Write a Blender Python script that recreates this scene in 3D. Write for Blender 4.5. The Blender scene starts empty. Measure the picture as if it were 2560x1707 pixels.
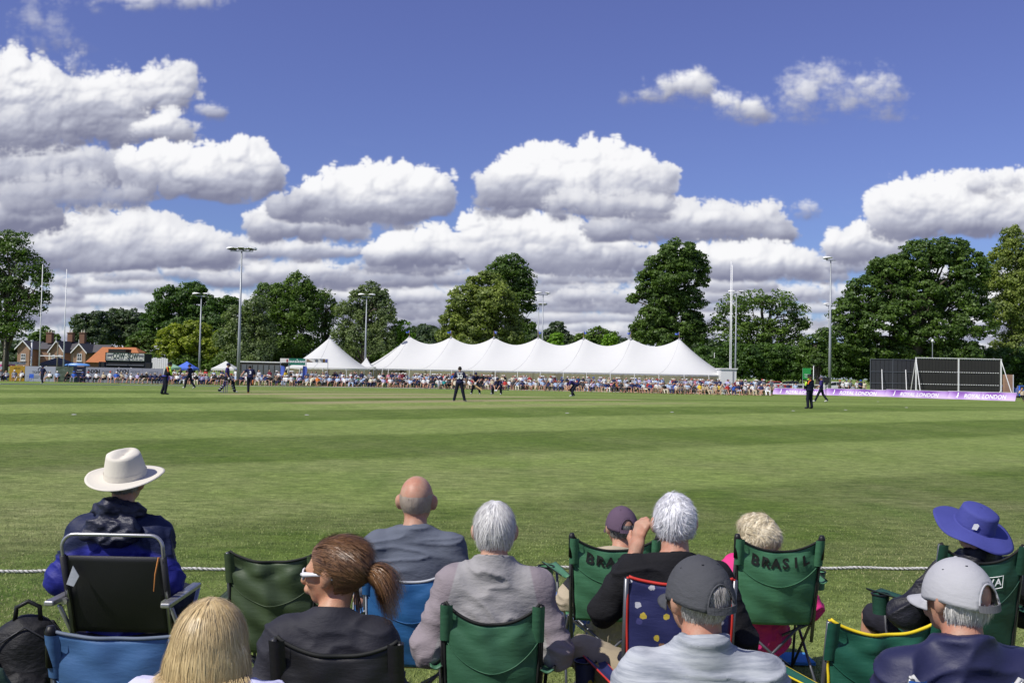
import bpy, math, random
import numpy as np
from mathutils import Vector, Matrix
RNG = random.Random(7)
NR = np.random.RandomState(11)
scene = bpy.context.scene
COL = scene.collection
# ---------------------------------------------------------------- camera
H = 1.82
F = 2394.6                      # focal length in photograph pixels (2560 wide)
PITCH = math.atan(76.5 / F); ROLL = 0.020
cF = Vector((0, math.cos(PITCH), math.sin(PITCH)))
cR0 = Vector((1, 0, 0)); cU0 = Vector((0, -math.sin(PITCH), math.cos(PITCH)))
cR = cR0 * math.cos(ROLL) + cU0 * math.sin(ROLL)
cU = cU0 * math.cos(ROLL) - cR0 * math.sin(ROLL)
cam_d = bpy.data.cameras.new('camera'); cam = bpy.data.objects.new('camera', cam_d); COL.objects.link(cam)
m = Matrix((cR, cU, -cF)).transposed().to_4x4(); m.translation = Vector((0, 0, H)); cam.matrix_world = m
cam_d.sensor_width = 36; cam_d.lens = 36 * F / 2560; cam_d.clip_start = 0.1; cam_d.clip_end = 5000
scene.camera = cam
scene.view_settings.view_transform = 'Standard'; scene.view_settings.look = 'None'
scene.view_settings.exposure = 0; scene.view_settings.gamma = 1; scene.view_settings.use_curve_mapping = False
try:
    scene.cycles.use_denoising = True
    scene.cycles.max_bounces = 6; scene.cycles.diffuse_bounces = 3; scene.cycles.transparent_max_bounces = 6
except Exception: pass

def ray(px, py):
    return cF * F + cR * (px - 1280) + cU * (853.5 - py)
def at(px, py, Y):
    d = ray(px, py); return Vector((0, 0, H)) + d * (Y / d.y)
def sm(a, b, x):
    t = min(1, max(0, (x - a) / (b - a))); return t * t * (3 - 2 * t)
def gz(x, y):
    """height of the ground: nearly level by the rope, a slight crown at the square, falling to the far boundary"""
    z = 0.25 * math.exp(-((y - 57) / 21) ** 2) * math.exp(-((x + 2) / 70) ** 2)
    z -= 0.37 * sm(68, 112, y) * (1 - 0.85 * sm(18, 46, x))
    return z
def on_ground(px, py):
    d = ray(px, py); d = d / d.y; Y = 3.0
    while Y < 400:
        p = Vector((0, 0, H)) + d * Y
        if p.z <= gz(p.x, p.y): return Vector((p.x, p.y, gz(p.x, p.y)))
        Y += 0.1
    return p
def on_z(px, Y):
    d = ray(px, 900); x = d.x * Y / d.y
    return Vector((x, Y, gz(x, Y)))
def xat(px, py, Y):
    return at(px, py, Y).x

# ---------------------------------------------------------------- node helpers
def newmat(name):
    mt = bpy.data.materials.new(name); mt.use_nodes = True
    nt = mt.node_tree; b = nt.nodes['Principled BSDF']; return mt, nt, b
def N(nt, typ, **kw):
    n = nt.nodes.new(typ)
    for k, v in kw.items():
        if k in n.inputs.keys() if not isinstance(k, int) else False: n.inputs[k].default_value = v
        else: setattr(n, k, v)
    return n
def lk(nt, a, b): nt.links.new(a, b)
def ramp(nt, fac, stops):
    r = nt.nodes.new('ShaderNodeValToRGB'); e = r.color_ramp.elements
    while len(e) < len(stops): e.new(0.5)
    for i, (p, c) in enumerate(stops):
        e[i].position = p; e[i].color = (c[0], c[1], c[2], 1)
    if fac is not None: lk(nt, fac, r.inputs[0])
    return r
def mix(nt, fac, a, b, mode='MIX'):
    n = nt.nodes.new('ShaderNodeMix'); n.data_type = 'RGBA'; n.blend_type = mode
    for idx, v in ((0, fac), (6, a), (7, b)):
        if hasattr(v, 'is_output'): lk(nt, v, n.inputs[idx])
        elif idx == 0: n.inputs[0].default_value = v
        else: n.inputs[idx].default_value = (v[0], v[1], v[2], 1)
    return n.outputs[2]
def mth(nt, op, a, b=None, c=None):
    n = nt.nodes.new('ShaderNodeMath'); n.operation = op
    for i, v in enumerate((a, b, c)):
        if v is None: continue
        if hasattr(v, 'is_output'): lk(nt, v, n.inputs[i])
        else: n.inputs[i].default_value = v
    return n.outputs[0]
def noise(nt, vec, scale, detail=4, rough=0.55, dist=0.0):
    n = nt.nodes.new('ShaderNodeTexNoise'); n.inputs['Scale'].default_value = scale
    n.inputs['Detail'].default_value = detail; n.inputs['Roughness'].default_value = rough
    n.inputs['Distortion'].default_value = dist
    if vec is not None: lk(nt, vec, n.inputs['Vector'])
    return n.outputs['Fac']
def mapping(nt, src, scale=(1, 1, 1), rot=(0, 0, 0), loc=(0, 0, 0)):
    n = nt.nodes.new('ShaderNodeMapping'); n.inputs['Scale'].default_value = scale
    n.inputs['Rotation'].default_value = rot; n.inputs['Location'].default_value = loc
    lk(nt, src, n.inputs['Vector']); return n.outputs[0]
def tc(nt, which='Object'):
    return nt.nodes.new('ShaderNodeTexCoord').outputs[which]
def bump(nt, h, strength, dist=0.01):
    n = nt.nodes.new('ShaderNodeBump'); n.inputs['Strength'].default_value = strength
    n.inputs['Distance'].default_value = dist; lk(nt, h, n.inputs['Height']); return n.outputs[0]
def srgb(r, g, b):
    return tuple((c / 255 / 12.92) if c / 255 <= 0.04045 else ((c / 255 + 0.055) / 1.055) ** 2.4 for c in (r, g, b))

# ---------------------------------------------------------------- sky
SUN_EL = math.radians(50); SUN_AZ = (-0.80, -0.60)       # horizontal direction towards the sun
def fbm(x, y, seed, octaves=5, gain=0.5):
    """value noise fbm on arrays"""
    rs = np.random.RandomState(seed); T = rs.rand(256, 256).astype(np.float32)
    out = np.zeros_like(x, dtype=np.float32); a = 1.0; tot = 0
    for o in range(octaves):
        xi = np.floor(x).astype(np.int64); yi = np.floor(y).astype(np.int64)
        fx = (x - xi).astype(np.float32); fy = (y - yi).astype(np.float32)
        fx = fx * fx * (3 - 2 * fx); fy = fy * fy * (3 - 2 * fy)
        x0 = xi & 255; x1 = (xi + 1) & 255; y0 = yi & 255; y1 = (yi + 1) & 255
        v = (T[y0, x0] * (1 - fx) + T[y0, x1] * fx) * (1 - fy) + (T[y1, x0] * (1 - fx) + T[y1, x1] * fx) * fy
        out += a * v; tot += a; a *= gain; x = x * 2.03 + 17.3; y = y * 2.03 + 5.1
    return out / tot * 2 - 1
def blur(a, s):
    r = int(s * 2.5) + 1; k = np.exp(-np.arange(-r, r + 1) ** 2 / (2 * s * s)); k /= k.sum()
    b = np.zeros_like(a); p = np.pad(a, ((0, 0), (r, r)), mode='edge')
    for i, w in enumerate(k): b += w * p[:, i:i + a.shape[1]]
    c = np.zeros_like(a); p = np.pad(b, ((r, r), (0, 0)), mode='edge')
    for i, w in enumerate(k): c += w * p[i:i + a.shape[0], :]
    return c
U0, U1, V0, V1 = -1.10, 1.10, -0.02, 0.46
IW, IH = 2640, 576
def make_clouds():
    u = np.linspace(U0, U1, IW); v = np.linspace(V0, V1, IH)
    uu, vv = np.meshgrid(u, v)
    den = cF.x * uu + cF.y + cF.z * vv
    PX = ((cR.x * uu + cR.y + cR.z * vv) / den * F + 1280).astype(np.float32)
    PY = (853.5 - (cU.x * uu + cU.y + cU.z * vv) / den * F).astype(np.float32)
    rgb = np.zeros((IH, IW, 3), np.float32); A = np.zeros((IH, IW), np.float32)
    pxs = (U1 - U0) / IW * F        # photo px per texel
    rs = np.random.RandomState(5)
    wx = fbm(PX / 90, PY / 90, 1) ; wy = fbm(PX / 90 + 40, PY / 90 + 9, 2)
    wx2 = fbm(PX / 22, PY / 22, 3, 4); wy2 = fbm(PX / 22 + 3, PY / 22, 4, 4)
    soft = fbm(PX / 240, PY / 60, 8, 5)
    fine = fbm(PX / 60, PY / 36, 12, 6, 0.62)
    bigf = fbm(PX / 120, PY / 45, 13, 4)
    def billow(sc, seed):
        return np.sqrt(np.abs(fbm(PX / sc + wx * .5, PY / (sc * .85) + wy * .5, seed, 1)) + .02)
    bil1 = billow(46, 21); bil2 = billow(21, 22); bil3 = billow(9, 23)
    def cloud(blobs, base, dens=1.0, tone=1.0, bump_=1.0, wisp=0.0, squash=1.0, baseh=60., dark=1.0):
        """blobs: circles (x, y, r) in photo px; base: level of the flat underside"""
        nonlocal rgb, A
        amp = 16 * bump_; X = PX + wx * amp + wx2 * 6 * bump_; Y = (PY + wy * amp * .7 + wy2 * 5 * bump_)
        xs = [b[0] for b in blobs]; rr = max(b[2] for b in blobs)
        x0, x1 = min(b[0] - b[2] for b in blobs) - 60, max(b[0] + b[2] for b in blobs) + 60
        y0, y1 = min(b[1] - b[2] for b in blobs) - 60, base + 90
        msk = (PX > x0) & (PX < x1) & (PY > y0) & (PY < y1)
        rows = np.where(msk.any(1))[0]; cols = np.where(msk.any(0))[0]
        if len(rows) == 0 or len(cols) == 0: return
        sl = (slice(rows[0], rows[-1] + 1), slice(cols[0], cols[-1] + 1))
        X = X[sl]; Y = Y[sl]; PYs = PY[sl]
        acc = np.zeros(X.shape, np.float32); K = 11.0
        allb = list(blobs)
        # broad flattened body that fills the cloud down to its base
        xs_ = sorted(blobs, key=lambda q: q[0])
        for (p_, q_) in zip(xs_[:-1], xs_[1:]):
            if abs(p_[0] - q_[0]) < 1.7 * (p_[2] + q_[2]):
                allb.append(((p_[0] + q_[0]) / 2, (p_[1] + q_[1]) / 2 + .2 * p_[2], (p_[2] + q_[2]) * .5))
        for (bx, by, br) in allb:
            low = by + br * .35
            # below its middle a blob widens and reaches down to the base
            yy_ = np.where(Y > low, low + (Y - low) * np.clip(br * .75 / max(8., base - low), .15, 1.0), Y)
            d = br - np.sqrt((X - bx) ** 2 + ((yy_ - by)) ** 2 + 1)
            acc += np.exp(np.clip(d / K, -20, 14))
        d = K * np.log(acc + 1e-6) - K * .6
        bl = (bil1[sl] * 1.0 + bil2[sl] * .55 + bil3[sl] * .3)
        h0 = np.clip(d, -30, None)
        dome_ = np.sqrt(np.clip(h0 + 2, 0, 90) * 34)
        hb = dome_ + (bl + bil3[sl] * .25) * 25 * bump_ * np.clip((h0 + 6) / 24, 0.25, 1)
        de = d - 1.5 + (bl - .34) * 19 * bump_ + fine[sl] * 14 + bil3[sl] * 5
        soft_e = 10 + wisp * 34
        low_ = np.clip(1 - (base - PYs) / (baseh * .5), 0, 1)
        de = de + wisp * (soft[sl] * 26 + fine[sl] * 16 - 10)
        a = np.clip(de / (soft_e + low_ * 16) + .15, 0, 1)
        flat = base + 26 * soft[sl] + 22 * bigf[sl] * (baseh / 100) + fine[sl] * 7
        a *= np.clip((flat - PYs) / (12 + wisp * 16) + .5, 0, 1)
        a = a * a * (3 - 2 * a) * dens
        h1 = blur(hb, 1.5); h2 = blur(hb, 5); h3 = blur(hb, 14)
        g1 = np.gradient(h1, pxs); g2 = np.gradient(h2, pxs); g3 = np.gradient(h3, pxs)
        nx = -(g1[1] * .30 + g2[1] * .45 + g3[1] * .5); ny = -(g1[0] * .30 + g2[0] * .45 + g3[0] * .5)
        l = (nx * -.42 + ny * .62 + .72) / np.sqrt(nx * nx * .5 + ny * ny * .5 + 1)
        under = np.clip((base - PYs) / baseh + soft[sl] * .25 + bl * .12 - .05, 0, 1)
        under = under * under * (3 - 2 * under)
        lit = .46 * under + .16 + .52 * np.clip(l, -.2, 1.15) * (.45 + .55 * under)
        lit += bigf[sl] * .16 * (1 - under * .5)
        lit += (bil1[sl] - .5) * .22 * under
        lit = np.clip((lit - .055) * .89 * tone - (1 - under) * .12 * dark, 0, 1)
        c0 = np.array(srgb(128, 131, 156)); c1 = np.array(srgb(190, 193, 208)); c2 = np.array(srgb(250, 250, 252))
        t = lit[..., None]
        c = np.where(t < .5, c0 + (c1 - c0) * (t / .5), c1 + (c2 - c1) * ((t - .5) / .5))
        aa = a[..., None]
        rgb[sl] = rgb[sl] * (1 - aa) + c * aa; A[sl] = A[sl] * (1 - a) + a
    def bank(x0, x1, y, hh, n, r, **kw):
        for k in range(n):
            cx = x0 + (x1 - x0) * (k + rs.uniform(.2, .8)) / n
            w = (x1 - x0) / n * rs.uniform(.7, 1.3); bl = []
            m_ = max(3, int(w / r))
            for j in range(m_):
                q = (j + .5) / m_ * 2 - 1
                rr = r * rs.uniform(.6, 1.1) * (1 - .45 * q * q)
                bl.append((cx + q * w * .6, y - rr * .35 + rs.uniform(-.2, .2) * hh, rr))
            dy = rs.uniform(-.6, .6) * hh; bl = [(p, q + dy, r_) for p, q, r_ in bl]
            if rs.rand() < .86: cloud(bl, y + dy + hh * .45, **kw)
    # distant streets of flat cloud near the horizon, farthest first
    for i, yy in enumerate(np.linspace(905, 760, 9)):
        bank(-450 + 60 * (i % 2), 3000, yy, 16 + i * 2, 7, 16 + i * 2.2, dens=.9, tone=.77 + .07 * (i % 3), bump_=.55, baseh=26 + 2 * i, wisp=.2, dark=.8)
    for yy, hh in ((735, 30), (705, 34), (672, 40), (640, 42)):
        bank(-450, 1500, yy, hh, 6, 34, dens=.96, tone=.86, bump_=.9, baseh=44, wisp=.3, dark=.9)
        bank(1450, 2150, yy + 25, hh, 3, 32, dens=.9, tone=.86, bump_=.9, baseh=44, wisp=.3, dark=.9)
    bank(2150, 3100, 700, 40, 4, 40, dens=.95, tone=.85, baseh=50, wisp=.3)
    for x0, x1 in ((-1500, -450), (3000, 4100)):     # the sky goes on to both sides of the view
        for i, yy in enumerate((900, 870, 838, 800, 760, 715, 670)): bank(x0, x1, yy, 18 + 3 * i, 3, 18 + 4 * i, dens=.9, tone=.84, bump_=.6, baseh=30 + 5 * i, wisp=.25, dark=.8)
    cloud([(-900, 520, 60), (-800, 490, 70), (-700, 500, 60), (-620, 530, 50)], 590, tone=.95, baseh=120); cloud([(-1250, 420, 60), (-1150, 400, 70), (-1060, 430, 50)], 480, tone=.9, baseh=120, wisp=.3)
    cloud([(-480, 300, 60), (-400, 270, 70), (-330, 300, 60)], 370, tone=.9, baseh=120, wisp=.4)
    cloud([(3150, 420, 60), (3250, 390, 70), (3350, 420, 60), (3430, 450, 40)], 490, tone=.95, baseh=120); cloud([(3600, 560, 50), (3700, 540, 60), (3800, 570, 50)], 620, tone=.9, baseh=110)
    # bottom left grey layers
    cloud([(60, 610, 60), (170, 585, 55), (250, 560, 42), (330, 572, 46), (420, 580, 44), (490, 610, 50), (560, 630, 40), (300, 640, 60)], 690, tone=.9, baseh=120)
    cloud([(-60, 500, 70), (40, 530, 50), (120, 545, 40), (-200, 520, 90)], 585, tone=.72, baseh=110)
    # middle low: under the centre cloud
    cloud([(930, 640, 28), (1000, 628, 40), (1080, 610, 46), (1160, 620, 42), (1240, 640, 36)], 672, tone=.95, baseh=70)
    cloud([(1190, 560, 40), (1250, 580, 46), (1330, 575, 44), (1400, 590, 46), (1470, 610, 42), (1560, 630, 40), (1640, 650, 34)], 690, tone=1.04, baseh=110)
    cloud([(1560, 530, 44), (1640, 520, 44), (1720, 540, 40), (1800, 545, 36), (1880, 560, 36), (1930, 535, 26), (1960, 590, 30), (1500, 580, 36)], 612, tone=.9, baseh=90)
    cloud([(2010, 530, 20), (2035, 535, 16)], 552, tone=.8, wisp=.5, dens=.7)
    cloud([(1760, 640, 34), (1830, 655, 40), (1900, 640, 36), (1980, 650, 30), (2040, 665, 24)], 705, tone=.98, baseh=70)
    cloud([(2090, 610, 34), (2150, 600, 36), (2230, 612, 34)], 660, tone=.92, baseh=60)
    # right bank
    cloud([(2210, 510, 44), (2280, 490, 46), (2350, 478, 40), (2420, 480, 46), (2500, 475, 50), (2580, 470, 60), (2700, 470, 70), (2300, 540, 40), (2420, 540, 50), (2560, 540, 60)], 600, tone=1.02, baseh=130)
    # centre left cloud
    cloud([(640, 560, 34), (700, 560, 40), (770, 560, 34), (840, 560, 30), (900, 555, 26)], 605, tone=.95, baseh=80)
    cloud([(770, 500, 36), (840, 470, 40), (920, 455, 46), (990, 455, 44), (1060, 470, 40), (1110, 475, 32), (700, 530, 34), (1000, 500, 50), (880, 510, 50)], 555, tone=1.05, baseh=120)
    # centre right cloud
    cloud([(1240, 500, 30), (1300, 520, 30), (1400, 540, 20)], 560, tone=.85, wisp=.3)
    cloud([(1215, 470, 28), (1290, 440, 46), (1340, 405, 52), (1400, 410, 48), (1480, 400, 52), (1540, 415, 50), (1600, 430, 44), (1660, 445, 30), (1370, 470, 60), (1460, 475, 56), (1550, 475, 40)], 540, tone=1.05, baseh=150)
    # big left mass
    cloud([(-80, 380, 90), (40, 400, 80), (140, 420, 70), (230, 410, 50), (300, 430, 40), (90, 460, 60), (200, 450, 45)], 498, tone=.80, baseh=150, wisp=.2)
    cloud([(-60, 230, 90), (30, 190, 60), (100, 220, 60), (170, 235, 50), (60, 280, 80), (200, 280, 50), (260, 230, 40), (300, 200, 36), (340, 230, 40), (260, 300, 50), (340, 300, 40), (400, 320, 34)], 375, tone=.97, baseh=190, bump_=1.5, wisp=.3)
    cloud([(420, 170, 36), (455, 200, 34), (400, 220, 40), (440, 245, 30), (380, 185, 24)], 300, tone=.92, wisp=.6, bump_=1.6, baseh=110)
    cloud([(430, 310, 30), (465, 330, 22), (380, 330, 40)], 362, tone=.9, wisp=.4, bump_=1.4)
    cloud([(520, 284, 26), (485, 284, 18), (555, 288, 14)], 306, tone=.85, wisp=.6, dens=.85)
    cloud([(330, 420, 40), (400, 400, 42), (460, 410, 40), (520, 410, 44), (580, 400, 42), (615, 390, 36), (660, 430, 40), (560, 450, 46), (460, 450, 40), (660, 470, 30)], 505, tone=1.03, baseh=130)
    cloud([(1500, 500, 30), (1580, 505, 34), (1660, 520, 30), (1400, 505, 40)], 560, tone=.82, wisp=.5, dens=.8, baseh=70)
    cloud([(2440, 470, 30), (2480, 452, 26), (2530, 455, 34)], 500, tone=.72, wisp=.8, dens=.8, baseh=60)
    cloud([(150, 470, 50), (240, 480, 50), (330, 490, 40), (60, 500, 60)], 548, tone=.66, wisp=.5, dens=.85, baseh=120)
    # scattered wisps
    cloud([(1560, 246, 16), (1620, 240, 28), (1680, 216, 35), (1738, 192, 31), (1768, 212, 25), (1665, 248, 29)], 272, tone=1.0, wisp=.8, baseh=130, dark=.2, bump_=.8)
    cloud([(1797, 244, 20), (1845, 256, 25), (1885, 270, 30), (1910, 284, 20)], 308, tone=.93, wisp=.9, baseh=90, dark=.3, bump_=.8)
    cloud([(1975, 180, 22), (2030, 184, 36), (2085, 188, 42), (2150, 214, 37), (2205, 202, 33), (2245, 222, 25), (2020, 235, 34), (2110, 262, 33)], 304, tone=.84, wisp=1.2, dens=.88, bump_=.9, baseh=120, dark=.3)
    cloud([(330, 5, 30), (380, 0, 34), (450, -5, 34), (510, -5, 32), (240, -10, 20)], 44, tone=.75, wisp=1.6, dens=.7, bump_=1.6, dark=.2)
    cloud([(110, 55, 24), (150, 70, 26), (180, 110, 24), (215, 120, 14), (80, 10, 16)], 135, tone=.6, wisp=2.0, dens=.5, bump_=2.2, dark=.2)
    cloud([(175, 150, 18), (195, 175, 16)], 200, tone=.8, wisp=1.2, dens=.6, bump_=2, dark=.2)
    # the finished bank is softened a little, unevenly
    Ab = blur(A, .9); premul = rgb * 1.0
    for ch in range(3): premul[..., ch] = blur(rgb[..., ch], .8)
    A = Ab * .75 + A * .25; rgb = premul * .75 + rgb * .25
    # thin veil
    veil = np.clip(soft * .5 + fine * .3 - .12, 0, 1) * np.clip((PY - 300) / 500, 0, 1) * .35
    A2 = A + (1 - A) * veil
    cv = np.array(srgb(205, 210, 226))
    rgbp = rgb + (1 - A)[..., None] * veil[..., None] * cv
    rgbo = rgbp / np.maximum(A2, 1e-3)[..., None]
    edge = np.clip((uu - U0) / .12, 0, 1) * np.clip((U1 - uu) / .12, 0, 1) * np.clip((V1 - vv) / .05, 0, 1)
    out = np.ones((IH, IW, 4), np.float32); out[..., :3] = rgbo; out[..., 3] = A2 * edge
    img = bpy.data.images.new('clouds', IW, IH, alpha=True, float_buffer=True)
    img.colorspace_settings.name = 'Non-Color'; img.alpha_mode = 'CHANNEL_PACKED'
    img.pixels.foreach_set(out.ravel()); img.update(); img.pack()
    return img
world = bpy.data.worlds.new('World'); scene.world = world; world.use_nodes = True
nt = world.node_tree; nt.nodes.clear()
out = N(nt, 'ShaderNodeOutputWorld')
sky = N(nt, 'ShaderNodeTexSky'); sky.sky_type = 'NISHITA'; sky.sun_disc = False
sky.sun_elevation = SUN_EL; sky.sun_rotation = math.atan2(SUN_AZ[0], SUN_AZ[1])
sky.air_density = 1.0; sky.dust_density = 0.3; sky.ozone_density = 2.0
g = tc(nt, 'Generated')
bg = N(nt, 'ShaderNodeBackground'); bg.inputs['Strength'].default_value = 0.102
sepz = N(nt, 'ShaderNodeSeparateXYZ'); lk(nt, g, sepz.inputs[0])
tint = ramp(nt, sepz.outputs[2], [(0.0, (.50, .62, 1.0)), (.08, (.56, .66, 1.0)), (.2, (.70, .67, 1.05)), (.40, (.84, .70, 1.12))])
skc = mix(nt, 1.0, sky.outputs[0], tint.outputs[0], 'MULTIPLY')
lk(nt, skc, bg.inputs[0])
sep = N(nt, 'ShaderNodeSeparateXYZ'); lk(nt, g, sep.inputs[0])
ys = mth(nt, 'MAXIMUM', sep.outputs[1], 0.05)
uu_ = mth(nt, 'DIVIDE', sep.outputs[0], ys); vv_ = mth(nt, 'DIVIDE', sep.outputs[2], ys)
un = mth(nt, 'DIVIDE', mth(nt, 'SUBTRACT', uu_, U0), U1 - U0); vn = mth(nt, 'DIVIDE', mth(nt, 'SUBTRACT', vv_, V0), V1 - V0)
cb = N(nt, 'ShaderNodeCombineXYZ'); lk(nt, un, cb.inputs[0]); lk(nt, vn, cb.inputs[1])
ti = N(nt, 'ShaderNodeTexImage'); ti.image = make_clouds(); ti.extension = 'CLIP'; ti.interpolation = 'Linear'
lk(nt, cb.outputs[0], ti.inputs[0])
bg2 = N(nt, 'ShaderNodeBackground'); lk(nt, ti.outputs[0], bg2.inputs[0])
# cloud cover on the part of the sky behind and beside the view
cn = noise(nt, mapping(nt, g, (1, 1, 2.6)), 2.2, 6, .6)
cr = ramp(nt, cn, [(.50, (0, 0, 0)), (.66, (1, 1, 1))])
ms0 = N(nt, 'ShaderNodeMixShader'); bg3 = N(nt, 'ShaderNodeBackground'); bg3.inputs[0].default_value = (.62, .64, .70, 1)
behind = mth(nt, 'LESS_THAN', sep.outputs[1], 0.25)
lk(nt, mth(nt, 'MULTIPLY', cr.outputs[0], behind), ms0.inputs[0]); lk(nt, bg.outputs[0], ms0.inputs[1]); lk(nt, bg3.outputs[0], ms0.inputs[2])
ms = N(nt, 'ShaderNodeMixShader')
fw = mth(nt, 'GREATER_THAN', sep.outputs[1], 0.06)
lk(nt, mth(nt, 'MULTIPLY', ti.outputs[1], fw), ms.inputs[0]); lk(nt, ms0.outputs[0], ms.inputs[1]); lk(nt, bg2.outputs[0], ms.inputs[2])
lk(nt, ms.outputs[0], out.inputs[0])
# ---------------------------------------------------------------- sun
sd = bpy.data.lights.new('sun', 'SUN'); sun = bpy.data.objects.new('sun', sd); COL.objects.link(sun)
sd.energy = 4.5; sd.angle = math.radians(0.5); sd.color = (1, .96, .89)
sv = Vector((SUN_AZ[0] * math.cos(SUN_EL), SUN_AZ[1] * math.cos(SUN_EL), math.sin(SUN_EL)))
sun.rotation_euler = sv.to_track_quat('Z', 'Y').to_euler()

# ---------------------------------------------------------------- object helpers
def tag(o, label=None, cat=None, group=None, kind=None):
    if label: o['label'] = label
    if cat: o['category'] = cat
    if group: o['group'] = group
    if kind: o['kind'] = kind
    return o
def empty(name, loc=(0, 0, 0), rz=0, label=None, cat=None, group=None):
    o = bpy.data.objects.new(name, None); COL.objects.link(o); o.location = loc; o.rotation_euler = (0, 0, rz)
    return tag(o, label, cat, group)
def link(name, me, mats, parent=None, loc=None, rz=None, smooth=False):
    if not isinstance(mats, (list, tuple)): mats = [mats]
    for mt in mats:
        if len(me.materials) < len(mats): me.materials.append(mt)
    o = bpy.data.objects.new(name, me); COL.objects.link(o)
    if parent: o.parent = parent
    if loc is not None: o.location = loc
    if rz is not None: o.rotation_euler = (0, 0, rz)
    if smooth: me.polygons.foreach_set('use_smooth', [True] * len(me.polygons)); me.update()
    return o
class MB:
    def __init__(s): s.v = []; s.f = []; s.mi = []; s.n = 0
    def add(s, vs, fs, mi=0):
        s.v.extend([tuple(a) for a in vs]); s.f.extend([tuple(i + s.n for i in f) for f in fs]); s.mi.extend([mi] * len(fs)); s.n += len(vs); return s
    def box(s, a, b, mi=0, M=None):
        x0, y0, z0 = a; x1, y1, z1 = b
        vs = [Vector(p) for p in ((x0, y0, z0), (x1, y0, z0), (x1, y1, z0), (x0, y1, z0), (x0, y0, z1), (x1, y0, z1), (x1, y1, z1), (x0, y1, z1))]
        if M is not None: vs = [M @ p for p in vs]
        return s.add(vs, [(0, 3, 2, 1), (4, 5, 6, 7), (0, 1, 5, 4), (1, 2, 6, 5), (2, 3, 7, 6), (3, 0, 4, 7)], mi)
    def tube(s, pts, r, n=8, mi=0, cap=True, flat=1.0):
        pts = [Vector(p) for p in pts]
        if not hasattr(r, '__len__'): r = [r] * len(pts)
        base = s.n; vs = []; prev = None
        for i, p in enumerate(pts):
            t = (pts[min(i + 1, len(pts) - 1)] - pts[max(i - 1, 0)]).normalized()
            if prev is None:
                up = Vector((0, 0, 1)) if abs(t.z) < .9 else Vector((1, 0, 0)); a = t.cross(up).normalized()
            else: a = (prev - t * prev.dot(t)).normalized()
            prev = a; b = t.cross(a)
            for k in range(n):
                q = 2 * math.pi * k / n; vs.append(p + a * math.cos(q) * r[i] + b * math.sin(q) * r[i] * flat)
        fs = []
        for i in range(len(pts) - 1):
            for k in range(n):
                k2 = (k + 1) % n; fs.append((i * n + k, i * n + k2, (i + 1) * n + k2, (i + 1) * n + k))
        if cap: fs.append(tuple(range(n - 1, -1, -1))); fs.append(tuple((len(pts) - 1) * n + k for k in range(n)))
        return s.add(vs, fs, mi)
    def lathe(s, prof, c=(0, 0, 0), n=24, mi=0, sx=1, sy=1, cap=True):
        vs = [(c[0] + r * math.cos(2 * math.pi * k / n) * sx, c[1] + r * math.sin(2 * math.pi * k / n) * sy, c[2] + z) for r, z in prof for k in range(n)]
        fs = [(i * n + k, i * n + (k + 1) % n, (i + 1) * n + (k + 1) % n, (i + 1) * n + k) for i in range(len(prof) - 1) for k in range(n)]
        if cap: fs.append(tuple((len(prof) - 1) * n + k for k in range(n))); fs.append(tuple(range(n - 1, -1, -1)))
        return s.add(vs, fs, mi)
    def grid(s, fn, nu, nv, mi=0):
        vs = [fn(i / nu, j / nv) for j in range(nv + 1) for i in range(nu + 1)]
        fs = [(j * (nu + 1) + i, j * (nu + 1) + i + 1, (j + 1) * (nu + 1) + i + 1, (j + 1) * (nu + 1) + i) for j in range(nv) for i in range(nu)]
        return s.add(vs, fs, mi)
    def poly(s, pts, thick, mi=0):
        """flat polygon given in 3D, extruded by vector thick"""
        n = len(pts); t = Vector(thick); vs = [Vector(p) for p in pts] + [Vector(p) + t for p in pts]
        fs = [tuple(range(n)), tuple(range(2 * n - 1, n - 1, -1))] + [(i, i + n, (i + 1) % n + n, (i + 1) % n) for i in range(n)]
        return s.add(vs, fs, mi)
    def mesh(s, name):
        me = bpy.data.meshes.new(name); me.from_pydata(s.v, [], s.f)
        if any(s.mi): me.polygons.foreach_set('material_index', s.mi)
        me.update(); return me
    def build(s, name, mats, parent=None, smooth=False, loc=None, rz=None):
        return link(name, s.mesh(name), mats, parent, loc, rz, smooth)
def mesh_np(name, V, Fq, attr=None):
    """mesh from numpy: V (n,3), Fq (m,4)"""
    me = bpy.data.meshes.new(name); n, m_ = len(V), len(Fq); k = Fq.shape[1]
    me.vertices.add(n); me.vertices.foreach_set('co', np.asarray(V, np.float32).ravel())
    me.loops.add(m_ * k); me.loops.foreach_set('vertex_index', Fq.astype(np.int32).ravel())
    me.polygons.add(m_); me.polygons.foreach_set('loop_start', np.arange(0, m_ * k, k, dtype=np.int32))
    me.update(calc_edges=True)
    return me
_font_cache = {}
def text_mesh(txt, size, name='lettering', mat=None, parent=None, M=None, sx=1.0, bold=0.0, shear=0.0, spacing=1.0, align='CENTER', depth=.0):
    cu = bpy.data.curves.new('t', 'FONT'); cu.body = txt; cu.size = size; cu.align_x = align; cu.align_y = 'CENTER'
    cu.offset = bold; cu.shear = shear; cu.space_character = spacing; cu.extrude = depth; cu.resolution_u = 3
    ob = bpy.data.objects.new('t', cu); COL.objects.link(ob)
    dg = bpy.context.evaluated_depsgraph_get(); me = bpy.data.meshes.new_from_object(ob.evaluated_get(dg))
    bpy.data.objects.remove(ob); me.name = name
    S = Matrix.Diagonal((sx, 1, 1, 1)); me.transform((M if M is not None else Matrix.Identity(4)) @ S)
    me.materials.clear()
    return link(name, me, mat, parent)
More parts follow.
